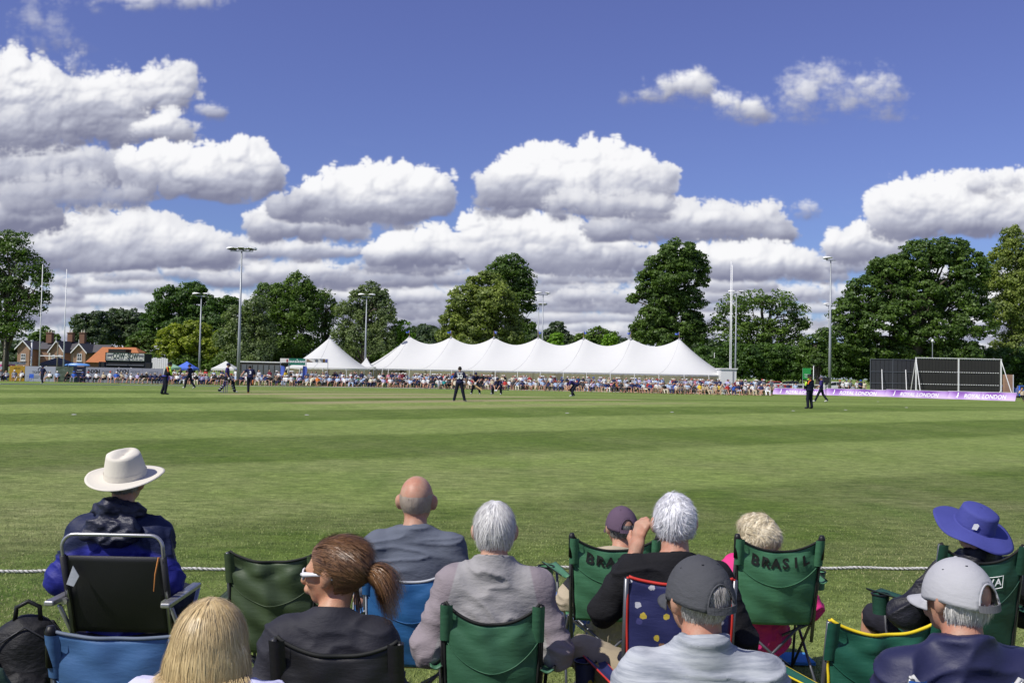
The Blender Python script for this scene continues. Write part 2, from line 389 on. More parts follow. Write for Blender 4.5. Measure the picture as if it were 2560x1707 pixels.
def plain(name, col, rough=.6, spec=.3, metal=0.0, var=0.12, scale=6.0, bmp=0.0, bscale=60.0):
    mt, nt, b = newmat(name); t = tc(nt)
    n1 = noise(nt, t, scale, 5, .6)
    c = mix(nt, n1, tuple(x * (1 - var) for x in col), tuple(min(1, x * (1 + var)) for x in col))
    lk(nt, c, b.inputs['Base Color']); b.inputs['Roughness'].default_value = rough; b.inputs['Metallic'].default_value = metal
    b.inputs['Specular IOR Level'].default_value = spec
    if bmp: lk(nt, bump(nt, noise(nt, t, bscale, 3), bmp), b.inputs['Normal'])
    return mt
# ---------------------------------------------------------------- ground
def turf_material():
    mt, nt, b = newmat('mown_turf'); p = tc(nt, 'Object')
    sep = N(nt, 'ShaderNodeSeparateXYZ'); lk(nt, p, sep.inputs[0]); X, Y = sep.outputs[0], sep.outputs[1]
    wob = noise(nt, mapping(nt, p, (.25, .25, .25)), 1.0, 3); wob = mth(nt, 'MULTIPLY', mth(nt, 'SUBTRACT', wob, .5), 0.07)
    ph = mth(nt, 'DIVIDE', mth(nt, 'SUBTRACT', mth(nt, 'SUBTRACT', Y, mth(nt, 'MULTIPLY', X, .64)), 13.5), 15.3)
    ph = mth(nt, 'ADD', ph, wob)
    fr = mth(nt, 'FRACT', ph)
    tri = mth(nt, 'ABSOLUTE', mth(nt, 'SUBTRACT', fr, .5))     # .5 at stripe start, 0 in middle
    # light for fr in 0..0.5, dark for .5..1
    st = mth(nt, 'SINE', mth(nt, 'MULTIPLY', ph, 2 * math.pi))
    st = ramp(nt, mth(nt, 'ADD', mth(nt, 'MULTIPLY', st, .5), .5), [(.41, (0, 0, 0)), (.59, (1, 1, 1))]).outputs[0]
    # second, fainter set of cutting lines across the first
    ph2 = mth(nt, 'DIVIDE', mth(nt, 'ADD', mth(nt, 'MULTIPLY', Y, .55), X), 5.6)
    ph2 = mth(nt, 'ADD', ph2, mth(nt, 'MULTIPLY', wob, 3.0))
    s2 = ramp(nt, mth(nt, 'ADD', mth(nt, 'MULTIPLY', mth(nt, 'SINE', mth(nt, 'MULTIPLY', ph2, 2 * math.pi)), .5), .5), [(.3, (0, 0, 0)), (.7, (1, 1, 1))]).outputs[0]
    cut = mix(nt, .16, st, s2)
    # far narrow bands round the square
    ph3 = mth(nt, 'MULTIPLY', mth(nt, 'SUBTRACT', Y, mth(nt, 'MULTIPLY', X, .25)), .8)
    s3 = mth(nt, 'ADD', mth(nt, 'MULTIPLY', mth(nt, 'SINE', ph3), .5), .5)
    farm = ramp(nt, mth(nt, 'DIVIDE', Y, 120.), [(.44, (0, 0, 0)), (.56, (1, 1, 1))]).outputs[0]
    cut = mix(nt, mth(nt, 'MULTIPLY', farm, .75), cut, s3)
    patch = noise(nt, mapping(nt, p, (.22, .22, .22)), 1.0, 5, .62)
    fine = noise(nt, mapping(nt, p, (9, 9, 9)), 1.0, 4, .7)
    mid_ = noise(nt, mapping(nt, p, (2.2, 4.5, 3)), 1.0, 5, .72)
    blade = noise(nt, mapping(nt, p, (55, 55, 55)), 1.0, 3, .75)
    blade2 = noise(nt, mapping(nt, p, (210, 210, 210)), 1.0, 2, .7)
    dark = (.116, .186, .026); light = (.232, .322, .070)
    base = mix(nt, cut, dark, light)
    dry = ramp(nt, patch, [(.40, (0, 0, 0)), (.66, (1, 1, 1))]).outputs[0]
    lush = ramp(nt, noise(nt, mapping(nt, p, (.5, .16, .3), rot=(0, 0, .5)), 1.0, 4, .6), [(.56, (0, 0, 0)), (.72, (1, 1, 1))]).outputs[0]
    nearf = ramp(nt, mth(nt, 'DIVIDE', Y, 30.), [(.35, (1, 1, 1)), (.95, (.25, .25, .25))]).outputs[0]
    base = mix(nt, mth(nt, 'MULTIPLY', mth(nt, 'MULTIPLY', dry, nearf), .5), base, (.285, .275, .130))
    base = mix(nt, mth(nt, 'MULTIPLY', mth(nt, 'MULTIPLY', lush, nearf), .55), base, (.080, .175, .016))
    v = ramp(nt, fine, [(.3, (.72, .72, .70)), (.7, (1.25, 1.25, 1.3))]).outputs[0]
    base = mix(nt, 1.0, base, v, 'MULTIPLY')
    v = ramp(nt, mid_, [(.34, (.62, .67, .58)), (.66, (1.36, 1.28, 1.42))]).outputs[0]
    base = mix(nt, 1.0, base, v, 'MULTIPLY')
    v = ramp(nt, blade, [(.32, (.45, .45, .42)), (.68, (1.55, 1.5, 1.65))]).outputs[0]
    base = mix(nt, 1.0, base, v, 'MULTIPLY')
    v = ramp(nt, blade2, [(.32, (.6, .6, .55)), (.68, (1.4, 1.38, 1.5))]).outputs[0]
    base = mix(nt, 1.0, base, v, 'MULTIPLY')
    # worn pitches on the square, in pitch coordinates
    mp = mapping(nt, p, (1, 1, 1), rot=(0, 0, -math.atan2(13.2, 15.0)), loc=(0, 0, 0))
    # Mapping applies scale, rotate, translate; express local coordinates relative to the square's middle afterwards
    s = N(nt, 'ShaderNodeSeparateXYZ'); lk(nt, mp, s.inputs[0])
    a = math.atan2(13.2, 15.0); cx, cy = -8.9, 61.4
    lx0 = cx * math.cos(a) + cy * math.sin(a); ly0 = -cx * math.sin(a) + cy * math.cos(a)
    lx = mth(nt, 'SUBTRACT', s.outputs[0], lx0); ly = mth(nt, 'SUBTRACT', s.outputs[1], ly0)
    wn = mth(nt, 'MULTIPLY', mth(nt, 'SUBTRACT', noise(nt, mapping(nt, p, (.5, .5, .5)), 1.0, 4), .5), 2.2)
    def strip(off, amt, half=10.6, w=1.45):
        e1 = mth(nt, 'SUBTRACT', w, mth(nt, 'ABSOLUTE', mth(nt, 'ADD', mth(nt, 'ADD', ly, off), mth(nt, 'MULTIPLY', wn, .2))))
        e1 = ramp(nt, mth(nt, 'MULTIPLY', e1, 2.0), [(0, (0, 0, 0)), (1, (1, 1, 1))]).outputs[0]
        e2 = mth(nt, 'SUBTRACT', half, mth(nt, 'ABSOLUTE', mth(nt, 'ADD', lx, wn)))
        e2 = ramp(nt, mth(nt, 'MULTIPLY', e2, .45), [(0, (0, 0, 0)), (1, (1, 1, 1))]).outputs[0]
        return mth(nt, 'MULTIPLY', mth(nt, 'MULTIPLY', e1, e2), amt)
    tot = None
    for off, amt, half in ((0, .95, 11.5), (6.2, .8, 10.5), (11.8, .75, 13), (-7.5, .6, 10), (3.0, .35, 9), (-3.5, .3, 9), (17, .35, 12)):
        q = strip(off, amt, half); tot = q if tot is None else mth(nt, 'MAXIMUM', tot, q)
    base = mix(nt, tot, base, (.34, .30, .155))
    lk(nt, base, b.inputs['Base Color']); b.inputs['Roughness'].default_value = .85
    b.inputs['Specular IOR Level'].default_value = .15
    hh = mth(nt, 'ADD', mth(nt, 'MULTIPLY', blade, 1.0), mth(nt, 'MULTIPLY', blade2, .6))
    lk(nt, bump(nt, hh, .9, .02), b.inputs['Normal'])
    return mt
TURF = turf_material()
def ground():
    ys = list(np.arange(-30, 12, 3.)) + list(np.arange(12, 140, 2.)) + [145, 160, 190, 240, 320, 500, 900, 1600, 3000]
    xs = [-3000, -1500, -700, -350, -200, -140] + list(np.arange(-110, 111, 5.)) + [140, 200, 350, 700, 1500, 3000]
    V = [(x, y, gz(x, y)) for y in ys for x in xs]; nx = len(xs)
    Fc = [(j * nx + i, j * nx + i + 1, (j + 1) * nx + i + 1, (j + 1) * nx + i) for j in range(len(ys) - 1) for i in range(nx - 1)]
    me = mesh_np('grass_field', np.array(V), np.array(Fc)); o = link('grass_field', me, TURF, smooth=True); tag(o, kind='structure')
ground()
# ---------------------------------------------------------------- trees
def leaf_material(name, col, warm=(1.25, 1.15, .8), rough=.5, trans=.30):
    mt, nt, b = newmat(name); t = tc(nt)
    gi = N(nt, 'ShaderNodeNewGeometry')
    n1 = noise(nt, mapping(nt, t, (.35, .35, .35)), 1.0, 3)
    c1 = mix(nt, ramp(nt, n1, [(.35, (0, 0, 0)), (.65, (1, 1, 1))]).outputs[0], tuple(x * 1.35 for x in col), tuple(col[i] * warm[i] * 1.75 for i in range(3)))
    c2 = mix(nt, gi.outputs['Random Per Island'], (.62, .66, .6), (1.35, 1.32, 1.3))
    c = mix(nt, 1.0, c1, c2, 'MULTIPLY'); lk(nt, c, b.inputs['Base Color'])
    b.inputs['Roughness'].default_value = rough; b.inputs['Specular IOR Level'].default_value = .35
    tr = N(nt, 'ShaderNodeBsdfTranslucent'); lk(nt, mix(nt, 1.0, c, (1.2, 1.5, .5), 'MULTIPLY'), tr.inputs[0])
    m_ = N(nt, 'ShaderNodeMixShader'); m_.inputs[0].default_value = trans
    lk(nt, b.outputs[0], m_.inputs[1]); lk(nt, tr.outputs[0], m_.inputs[2]); lk(nt, m_.outputs[0], nt.nodes['Material Output'].inputs[0])
    return mt
LEAF = {
    'dark': leaf_material('leaves_dark_green', (.040, .080, .018)),
    'mid': leaf_material('leaves_mid_green', (.060, .105, .022)),
    'olive': leaf_material('leaves_olive_green', (.105, .140, .038)),
    'yellow': leaf_material('leaves_yellow_green', (.135, .170, .022)),
    'willow': leaf_material('leaves_grey_green', (.082, .115, .052)),
    'bright': leaf_material('leaves_bright_green', (.095, .185, .018)),
    'oak': leaf_material('leaves_oak_green', (.047, .085, .019)),
    'far': leaf_material('leaves_blue_green', (.045, .070, .040)),
}
mt, nt, b = newmat('bark'); t = tc(nt)
lk(nt, ramp(nt, noise(nt, mapping(nt, t, (4, 4, .8)), 1.0, 5), [(.3, (.035, .028, .02)), (.7, (.12, .10, .075))]).outputs[0], b.inputs['Base Color']); b.inputs['Roughness'].default_value = .9
BARK = mt
def crown_mesh(name, lobes, leaf, density, rs, droop=0.0, inner=.25, clump=.30):
    """lobes: (centre Vector, (rx, ry, rz)). Leaf clusters sit on small clumps spread over and through each lobe."""
    P = []; Nn = []
    for c, r in lobes:
        area = (r[0] * r[2] + r[0] * r[1] + r[1] * r[2]) / 3 * 4 * math.pi
        rm = (r[0] * r[1] * r[2]) ** (1 / 3)
        nc = int(max(12, 1.9 * area / (math.pi * (clump * rm) ** 2)))
        d = rs.normal(size=(nc, 3)); d /= np.linalg.norm(d, axis=1)[:, None]
        d = d[d[:, 2] > -.75]; nc = len(d)
        rad = np.where(rs.rand(nc) < inner, rs.uniform(.3, .8, nc), rs.uniform(.82, 1.02, nc))
        cc = d * rad[:, None] * np.array(r) + np.array(c)
        cr_ = rs.uniform(.55, 1.15, nc) * clump * rm
        per = np.maximum(8, (density * cr_ ** 2 * 12).astype(int))
        idx = np.repeat(np.arange(nc), per); n = len(idx)
        e = rs.normal(size=(n, 3)); e /= np.linalg.norm(e, axis=1)[:, None]
        e[:, 2] = np.where(rs.rand(n) < .6, np.abs(e[:, 2]), e[:, 2])
        q = rs.uniform(.6, 1.1, n)[:, None]
        pos = cc[idx] + e * q * cr_[idx][:, None] * np.array([1.15, 1.15, .72 + droop])
        if droop: pos[:, 2] -= droop * rs.rand(n) * cr_[idx] * 1.4
        P.append(pos); Nn.append(e * .7 + d[idx] * .4 + rs.normal(size=(n, 3)) * .5)
    P = np.concatenate(P); Nn = np.concatenate(Nn); Nn /= np.linalg.norm(Nn, axis=1)[:, None]
    n = len(P); a = np.cross(Nn, rs.normal(size=(n, 3))); a /= np.linalg.norm(a, axis=1)[:, None]; b_ = np.cross(Nn, a)
    s = leaf * rs.uniform(.55, 1.35, n)[:, None]; s2 = s * rs.uniform(.45, .9, n)[:, None]
    bend = Nn * s * .25
    V = np.stack([P - a * s, P - b_ * s2 + bend, P + a * s, P + b_ * s2 + bend], 1).reshape(-1, 3)
    Fq = np.arange(n * 4).reshape(-1, 4)
    return mesh_np(name, V, Fq)
def limbs(mb, base, top_pts, r0, rs, trunk_top):
    tt = Vector(trunk_top)
    mid = [base + (tt - base) * q + Vector((rs.uniform(-.25, .25), rs.uniform(-.25, .25), 0)) * (0 if q in (0, 1) else 1) for q in (0, .25, .5, .75, 1)]
    mb.tube(mid, [r0 * 1.3, r0, r0 * .85, r0 * .7, r0 * .55], 8)
    for p in top_pts:
        st = mid[rs.randint(1, 5)]; p = Vector(p); m1 = st.lerp(p, .45) + Vector((rs.uniform(-.4, .4), rs.uniform(-.4, .4), (p - st).length * .10))
        L = (p - st).length; mb.tube([st, m1, p], [r0 * .42, r0 * .26, r0 * .08], 6)
        for k in range(4):
            q = rs.uniform(.4, 1.0); a = st.lerp(p, q); v = Vector(rs.normal(size=3)); v.z = abs(v.z) * .7; v = v.normalized() * .6
            e = a + v.normalized() * min(L, 5.) * rs.uniform(.15, .3); mb.tube([a, a.lerp(e, .5) + Vector((0, 0, .1 * L * .2)), e], [r0 * .13, r0 * .08, r0 * .03], 5, cap=False)
def tree(label, Y, lobes_px, base_px, kind, cat='tree', group=None, leaf=.17, density=17, name='tree', depth=.8, droop=0., inner=.25, clump=.30, seed=1, r0=.35, nlimb=1):
    rs = np.random.RandomState(seed); k = Y / F
    bx = at(base_px, 900, Y); base = Vector((bx.x, Y, gz(bx.x, Y) - .1))
    root = empty(name, base, 0, label, cat, group); lobes = []
    for (x, y, rx, ry) in lobes_px:
        off = rs.uniform(-.4, .4) * rx * k * depth
        p = at(x, y, Y + off); lobes.append((p - base, (rx * k, rx * k * depth, ry * k)))
    me = crown_mesh('crown', lobes, leaf, density, rs, droop, inner, clump); link('crown', me, LEAF[kind], root)
    mb = MB(); cz = sorted(l[0].z for l in lobes); tt = Vector((sum(l[0].x for l in lobes) / len(lobes) * .6, 0, max(1.5, cz[len(cz) // 2])))
    pts = []
    for c, r in lobes:
        for j in range(nlimb + 1):
            v = Vector(rs.normal(size=3)).normalized(); pts.append(c + Vector((v.x * r[0], v.y * r[1], abs(v.z) * r[2])) * rs.uniform(.3, .75))
    limbs(mb, Vector((0, 0, 0)), pts, r0, rs, tt); mb.build('trunk', BARK, root, smooth=True)
    return root
# (far) distant woodland seen as one mass
rs = np.random.RandomState(3); lob = []
for (x, y, rx, ry) in [(1040, 842, 26, 20), (1070, 836, 24, 22), (1095, 844, 26, 18), (1120, 850, 30, 16), (1330, 850, 30, 18), (1300, 846, 26, 20), (1352, 852, 20, 14), (1432, 860, 40, 14), (1250, 860, 40, 14), (990, 866, 40, 14), (700, 880, 50, 14), (900, 880, 60, 14), (60, 870, 60, 12), (250, 885, 60, 18), (2100, 900, 60, 20), (1540, 866, 50, 16), (1760, 880, 60, 24), (1960, 905, 60, 24)]:
    lob.append((at(x, y, 300), (rx * 300 / F, 8, ry * 300 / F))); lob.append((at(x, y + 24, 298), (rx * 300 / F, 8, ry * 300 / F)))
for sx in list(range(-1500, -60, 55)) + list(range(2640, 4000, 55)):      # the wood carries on beyond both edges of the view
    hh_ = rs.uniform(16, 40); yy_ = 900 + .02 * (sx - 1280) - hh_ * .6; lob.append((at(sx, yy_, 230), (40 * 230 / F, 7, hh_ * 230 / F)))
o = link('distant_wood', crown_mesh('distant_wood', lob, .5, 2.4, rs, clump=.35), LEAF['far']); tag(o, 'dark distant wood along the skyline behind the marquee', 'wood', kind='stuff')
T = tree
T('sparse dark tree cut by the left edge behind the brick cottages', 118, [(-20, 650, 62, 70), (40, 625, 44, 46), (72, 680, 44, 48), (10, 740, 60, 55), (70, 765, 44, 34), (106, 700, 24, 30), (104, 745, 24, 24), (20, 820, 56, 40), (-50, 720, 60, 90), (-70, 640, 60, 60)], 10, 'oak', leaf=.15, density=7.5, seed=4, inner=.35, nlimb=2)
T('blue-green tree behind the right cottage roof, leftmost of two', 185, [(215, 815, 34, 30), (245, 806, 30, 28), (235, 845, 44, 28), (200, 850, 22, 26)], 235, 'far', leaf=.24, density=9, seed=5)
T('blue-green tree between the cottages and the tall dark tree', 190, [(290, 803, 32, 30), (325, 805, 34, 30), (300, 840, 50, 32), (345, 845, 40, 34)], 310, 'far', leaf=.24, density=9, seed=6)
T('small tree behind the chimneys of the brick cottages', 190, [(112, 838, 20, 20), (90, 848, 22, 16), (135, 850, 16, 14)], 112, 'mid', leaf=.24, density=8, seed=61)
T('tall dark tree rising behind the yellow-green tree', 170, [(430, 755, 46, 38), (480, 735, 36, 28), (500, 770, 44, 36), (395, 790, 38, 34), (545, 775, 30, 28), (575, 765, 24, 26), (450, 815, 60, 44), (540, 820, 52, 40), (378, 830, 30, 34), (500, 870, 90, 34)], 470, 'dark', leaf=.23, density=9, seed=7)
T('small green tree right of the food stand sign', 158, [(345, 855, 26, 22), (370, 850, 24, 20), (335, 880, 24, 22), (368, 885, 28, 22)], 352, 'oak', leaf=.2, density=11, seed=8)
T('bushy yellow-green tree behind the blue gazebo', 150, [(440, 842, 36, 28), (490, 828, 36, 26), (525, 848, 30, 28), (420, 872, 30, 28), (470, 870, 50, 32), (530, 880, 34, 30), (555, 862, 20, 20)], 480, 'yellow', leaf=.2, density=12, seed=9)
T('grey-green willow just right of the tallest floodlight', 140, [(600, 800, 40, 34), (640, 775, 34, 34), (590, 845, 50, 34), (650, 840, 44, 46), (620, 885, 64, 30)], 615, 'willow', leaf=.16, density=14, droop=.5, seed=10)
T('tall many-topped birch behind the white pavilion', 146, [(665, 742, 26, 34), (700, 745, 30, 40), (745, 720, 32, 36), (765, 745, 26, 40), (720, 785, 50, 40), (690, 820, 40, 38), (760, 800, 34, 46), (735, 855, 40, 34), (790, 760, 22, 34), (690, 880, 50, 26), (770, 870, 36, 30)], 722, 'mid', leaf=.16, density=14, droop=.35, seed=11)
T('thin airy birch with sky showing through it', 150, [(812, 745, 20, 26), (800, 790, 24, 34), (828, 800, 18, 28), (806, 840, 26, 28), (834, 765, 10, 18)], 806, 'mid', leaf=.15, density=7, droop=.4, seed=12, inner=.5, nlimb=3)
T('olive-green willow behind the second floodlight from the left', 140, [(925, 728, 26, 22), (895, 745, 22, 20), (945, 745, 26, 26), (870, 778, 34, 24), (920, 790, 44, 34), (965, 785, 26, 38), (860, 830, 30, 30), (905, 850, 44, 44), (955, 850, 36, 44), (860, 880, 30, 26)], 912, 'willow', leaf=.16, density=14, droop=.3, seed=13)
T('small bright green tree at the left end of the marquee', 142, [(1005, 822, 22, 22), (995, 850, 24, 26), (1020, 845, 18, 22), (1010, 880, 34, 30)], 1005, 'bright', leaf=.17, density=12, seed=14)
T('broad olive tree behind the second and third marquee peaks', 160, [(1215, 715, 46, 34), (1170, 755, 48, 40), (1235, 760, 54, 44), (1140, 800, 36, 36), (1200, 815, 56, 40), (1262, 805, 40, 40), (1120, 840, 30, 24), (1180, 855, 60, 24), (1280, 845, 30, 26)], 1205, 'olive', leaf=.22, density=11, seed=15)
T('tall open-crowned tree standing behind the broad olive tree', 172, [(1275, 675, 44, 36), (1250, 690, 34, 36), (1300, 700, 36, 34), (1318, 738, 22, 34), (1290, 745, 28, 40), (1322, 770, 18, 16), (1310, 820, 26, 26), (1290, 855, 34, 22)], 1270, 'oak', leaf=.22, density=7.5, seed=16, inner=.4, nlimb=2)
T('purplish dark tree behind the centre of the marquee', 200, [(1392, 822, 20, 18), (1400, 845, 28, 20), (1375, 838, 18, 16), (1420, 855, 22, 18)], 1395, 'far', leaf=.25, density=8, seed=17)
T('small lime-green bush behind the fourth marquee peak', 150, [(1392, 852, 20, 20), (1385, 870, 24, 20)], 1391, 'bright', leaf=.18, density=11, seed=18)
T('rounded mid green tree between the fifth and sixth marquee peaks', 175, [(1495, 840, 26, 22), (1520, 850, 26, 22), (1470, 850, 22, 20), (1450, 845, 14, 12)], 1495, 'mid', leaf=.22, density=9, seed=19)
T('lime-green bush beside the rounded tree behind the marquee', 150, [(1525, 850, 18, 16), (1520, 870, 20, 18)], 1522, 'bright', leaf=.18, density=11, seed=20)
T('tallest tree in the centre, behind the last marquee peaks', 150, [(1695, 640, 46, 38), (1655, 668, 38, 36), (1735, 668, 38, 38), (1690, 695, 56, 44), (1625, 710, 34, 34), (1582, 748, 16, 14), (1755, 705, 18, 18), (1665, 750, 50, 40), (1720, 755, 42, 34), (1610, 735, 22, 16), (1635, 800, 40, 34), (1700, 815, 60, 42), (1612, 835, 38, 34), (1740, 835, 30, 40), (1660, 850, 60, 26)], 1672, 'oak', leaf=.19, density=12.5, seed=21, r0=.6)
T('wide sparse tree with visible branches behind the goal posts', 150, [(1830, 775, 40, 36), (1890, 758, 46, 34), (1950, 765, 42, 36), (1990, 800, 34, 40), (1795, 815, 28, 40), (1860, 820, 50, 34), (1930, 830, 50, 36), (1990, 850, 30, 30), (1830, 860, 50, 30), (1900, 875, 60, 34), (1970, 885, 50, 30), (2010, 815, 14, 12)], 1905, 'mid', leaf=.17, density=5, seed=22, inner=.45, nlimb=3, r0=.5)
T('small round tree just left of the right floodlight', 128, [(2035, 860, 28, 26), (2060, 845, 22, 26), (2012, 880, 20, 22), (2045, 900, 34, 26)], 2042, 'oak', leaf=.16, density=12, seed=23)
T('huge round dark green tree behind the sight screen', 135, [(2300, 650, 66, 46), (2370, 635, 56, 40), (2230, 690, 60, 50), (2420, 680, 50, 54), (2165, 740, 50, 48), (2290, 740, 80, 60), (2390, 750, 70, 60), (2120, 790, 46, 46), (2210, 810, 70, 56), (2320, 830, 80, 50), (2430, 800, 56, 60), (2110, 850, 44, 44), (2180, 880, 60, 40), (2280, 890, 70, 34), (2390, 890, 70, 40), (2195, 665, 22, 20)], 2290, 'oak', leaf=.19, density=12, seed=24, r0=.8, inner=.2, clump=.26, depth=.7)
T('lighter feathery tree cut by the right edge', 145, [(2530, 610, 30, 42), (2500, 650, 30, 40), (2560, 650, 40, 50), (2490, 710, 36, 40), (2545, 730, 50, 50), (2510, 790, 44, 44), (2570, 810, 50, 50), (2530, 870, 50, 40), (2600, 700, 60, 90)], 2535, 'olive', leaf=.17, density=12, seed=25, droop=.2, inner=.35)
# dark understorey of bushes behind the boundary on the right
def hedge(label, spec, kind, seed, Y):
    rs = np.random.RandomState(seed); lob = []
    for (x0, x1, yt, yb) in spec:
        n = max(1, int((x1 - x0) / 30))
        for k in range(n):
            x = x0 + (x1 - x0) * (k + .5) / n; yy = rs.uniform(.0, .5)
            for yc in (yt + (yb - yt) * .3, yt + (yb - yt) * .75): lob.append((at(x, yc + rs.uniform(-5, 5), Y + rs.uniform(-2, 2)), (rs.uniform(18, 28) * Y / F, 1.6, (yb - yt) * .4 * Y / F)))
    o = link('undergrowth', crown_mesh('undergrowth', lob, .17, 12, rs, clump=.4), LEAF[kind]); tag(o, label, 'undergrowth', kind='stuff')
hedge('dark tangled undergrowth at the foot of the trees on the right', [(1740, 2180, 868, 945), (2180, 2620, 880, 965)], 'dark', 41, 142)
hedge('dark undergrowth below the birches and willows on the left', [(560, 1020, 880, 925), (360, 580, 890, 925)], 'mid', 42, 150)
# ---------------------------------------------------------------- tents and marquee
CANVAS = plain('white_canvas', (.87, .87, .86), rough=.7, var=.03, scale=.6, bmp=.15, bscale=1.5)
nt = CANVAS.node_tree; b = nt.nodes['Principled BSDF']; tr = N(nt, 'ShaderNodeBsdfTranslucent'); tr.inputs[0].default_value = (.80, .78, .70, 1); m_ = N(nt, 'ShaderNodeMixShader'); m_.inputs[0].default_value = .34
lk(nt, b.outputs[0], m_.inputs[1]); lk(nt, tr.outputs[0], m_.inputs[2]); lk(nt, m_.outputs[0], nt.nodes['Material Output'].inputs[0])
CREAM = plain('cream_canvas', (.78, .73, .60), rough=.8, var=.06)
STEEL = plain('galvanised_steel', (.34, .36, .38), rough=.5, metal=.4, var=.12)
WHITEP = plain('white_paint', (.78, .78, .77), rough=.45, var=.04)
DARKM = plain('dark_metal', (.03, .03, .035), rough=.4)
WOOD = plain('tent_pole_wood', (.30, .20, .11), rough=.7)
BLUEF = plain('blue_flag_cloth', (.10, .16, .55), rough=.7)
VALANCE = plain('valance_trim', (.30, .31, .33), rough=.7)
GR0 = plain('seam_grey', (.42, .42, .43), rough=.7)
def marquee(A, B, npk, half, z_peak, z_dip, z_eave, ends, label, bay=3.1, flags=True, wall=True, shade=None, expo=1.45, name='marquee', base=None):
    A = Vector(A); B = Vector(B); L = (B - A).length; ang = math.atan2(B.y - A.y, B.x - A.x); z0 = base
    root = empty(name, (A.x, A.y, z0), ang, label, 'marquee' if npk > 1 else 'tent')
    sp = L / (npk - 1) if npk > 1 else 1.0
    def hgt(x, y):
        if npk > 1:
            if x < 0: e = -x / ends
            elif x > L: e = (x - L) / ends
            else: e = 0
            u = min(max(x / sp, 0), npk - 1); fr = u - math.floor(u); r = z_dip + (z_peak - z_dip) * abs(2 * fr - 1) ** 1.8
            if e > 0: r = z_peak
        else: e = abs(x) / ends; r = z_peak
        v = abs(y) / half
        t = (v ** 2.6 + e ** 2.6) ** (1 / 2.6) if npk > 1 else (v ** 3 + e ** 3) ** (1 / 3)
        t = min(t, 1)
        # near a pole the cloth pulls up into a cone
        c = 0
        if npk > 1 and e == 0: c = 0
        return z_eave + (r - z_eave) * (1 - t) ** expo
    # plan: superellipse rows from the eave inwards
    nt_, nv = (int(L / .55) + 46, 14) if npk > 1 else (48, 12)
    ring = []
    if npk > 1:
        xs = np.linspace(0, L, int(L / .6) + 1)
        ex = 2 / 2.6
        def endc(q, s):
            c, s_ = math.cos(q), math.sin(q); return (s * ends * abs(c) ** ex, half * abs(s_) ** ex * (1 if s_ >= 0 else -1))
        for x in xs: ring.append((x, -half, x, 0))
        for q in np.linspace(-math.pi / 2, math.pi / 2, 17)[1:-1]: a = endc(q, 1); ring.append((L + a[0], a[1], L, 0))
        for x in xs[::-1]: ring.append((x, half, x, 0))
        for q in np.linspace(math.pi / 2, math.pi * 1.5, 17)[1:-1]: a = endc(q, 1); ring.append((-abs(a[0]), a[1], 0, 0))
    else:
        ex = 2 / 3.
        for q in np.linspace(0, 2 * math.pi, 49)[:-1]:
            c, s_ = math.cos(q), math.sin(q)
            ring.append((ends * abs(c) ** ex * (1 if c >= 0 else -1), half * abs(s_) ** ex * (1 if s_ >= 0 else -1), 0, 0))
    mb = MB(); V = []; n = len(ring)
    for j in range(nv + 1):
        t = 1 - (j / nv) ** 1.0
        for (x, y, cx, cy) in ring:
            X = cx + (x - cx) * t; Yy = cy + (y - cy) * t; V.append((X, Yy, hgt(X, Yy) if j else z_eave))
    Fc = [(j * n + i, j * n + (i + 1) % n, (j + 1) * n + (i + 1) % n, (j + 1) * n + i) for j in range(nv) for i in range(n)]
    mb.add(V, Fc); roof = mb.build('roof', CANVAS, root, smooth=True)
    # seams down from the peaks
    sm_ = MB()
    for k in range(npk):
        x = k * sp if npk > 1 else 0
        for s in (-1, 1):
            pts = [(x + (-1.6 if k else -1.0) * (q ** 1.5), s * half * q * .99, hgt(x + (-1.6 if k else -1.0) * q ** 1.5 if npk > 1 else 0, s * half * q * .99) + .012) for q in np.linspace(0.02, 1, 10)]
            sm_.tube(pts, .011, 5)
    sm_.build('seam', GR0, root)
    # eave edge and scalloped valance
    vm = MB(); ve = MB(); pr = MB(); gy = MB(); acc = 0; last = None; poles = []
    N_ = len(ring)
    for i in range(N_):
        a = ring[i]; b = ring[(i + 1) % N_]; d = math.hypot(b[0] - a[0], b[1] - a[1]); m_ = max(1, int(d / .3))
        for k in range(m_):
            q0, q1 = k / m_, (k + 1) / m_
            p0 = (a[0] + (b[0] - a[0]) * q0, a[1] + (b[1] - a[1]) * q0); p1 = (a[0] + (b[0] - a[0]) * q1, a[1] + (b[1] - a[1]) * q1)
            f0 = ((acc + d * q0) % bay) / bay; f1 = f0 + d / m_ / bay
            sag0 = .10 * math.sin(math.pi * f0); sag1 = .10 * math.sin(math.pi * min(1, f1)); dz0 = .16 + .05 * math.sin((acc + d * q0) * 9); dz1 = .16 + .05 * math.sin((acc + d * q1) * 9)
            vm.add([(p0[0], p0[1], z_eave - .02), (p1[0], p1[1], z_eave - .02), (p1[0], p1[1], z_eave - dz1 - .02), (p0[0], p0[1], z_eave - dz0 - .02)], [(0, 1, 2, 3)])
        acc += d
    vm.build('valance', VALANCE if npk > 1 else CANVAS, root)
    # side poles with outward guys
    def per(sl):
        s = 0; out = []; nxt = 0
        for i in range(N_):
            a = ring[i]; b = ring[(i + 1) % N_]; d = math.hypot(b[0] - a[0], b[1] - a[1])
            while nxt <= s + d:
                q = (nxt - s) / max(d, 1e-6); out.append((a[0] + (b[0] - a[0]) * q, a[1] + (b[1] - a[1]) * q)); nxt += sl
            s += d
        return out
    cxm = L / 2 if npk > 1 else 0
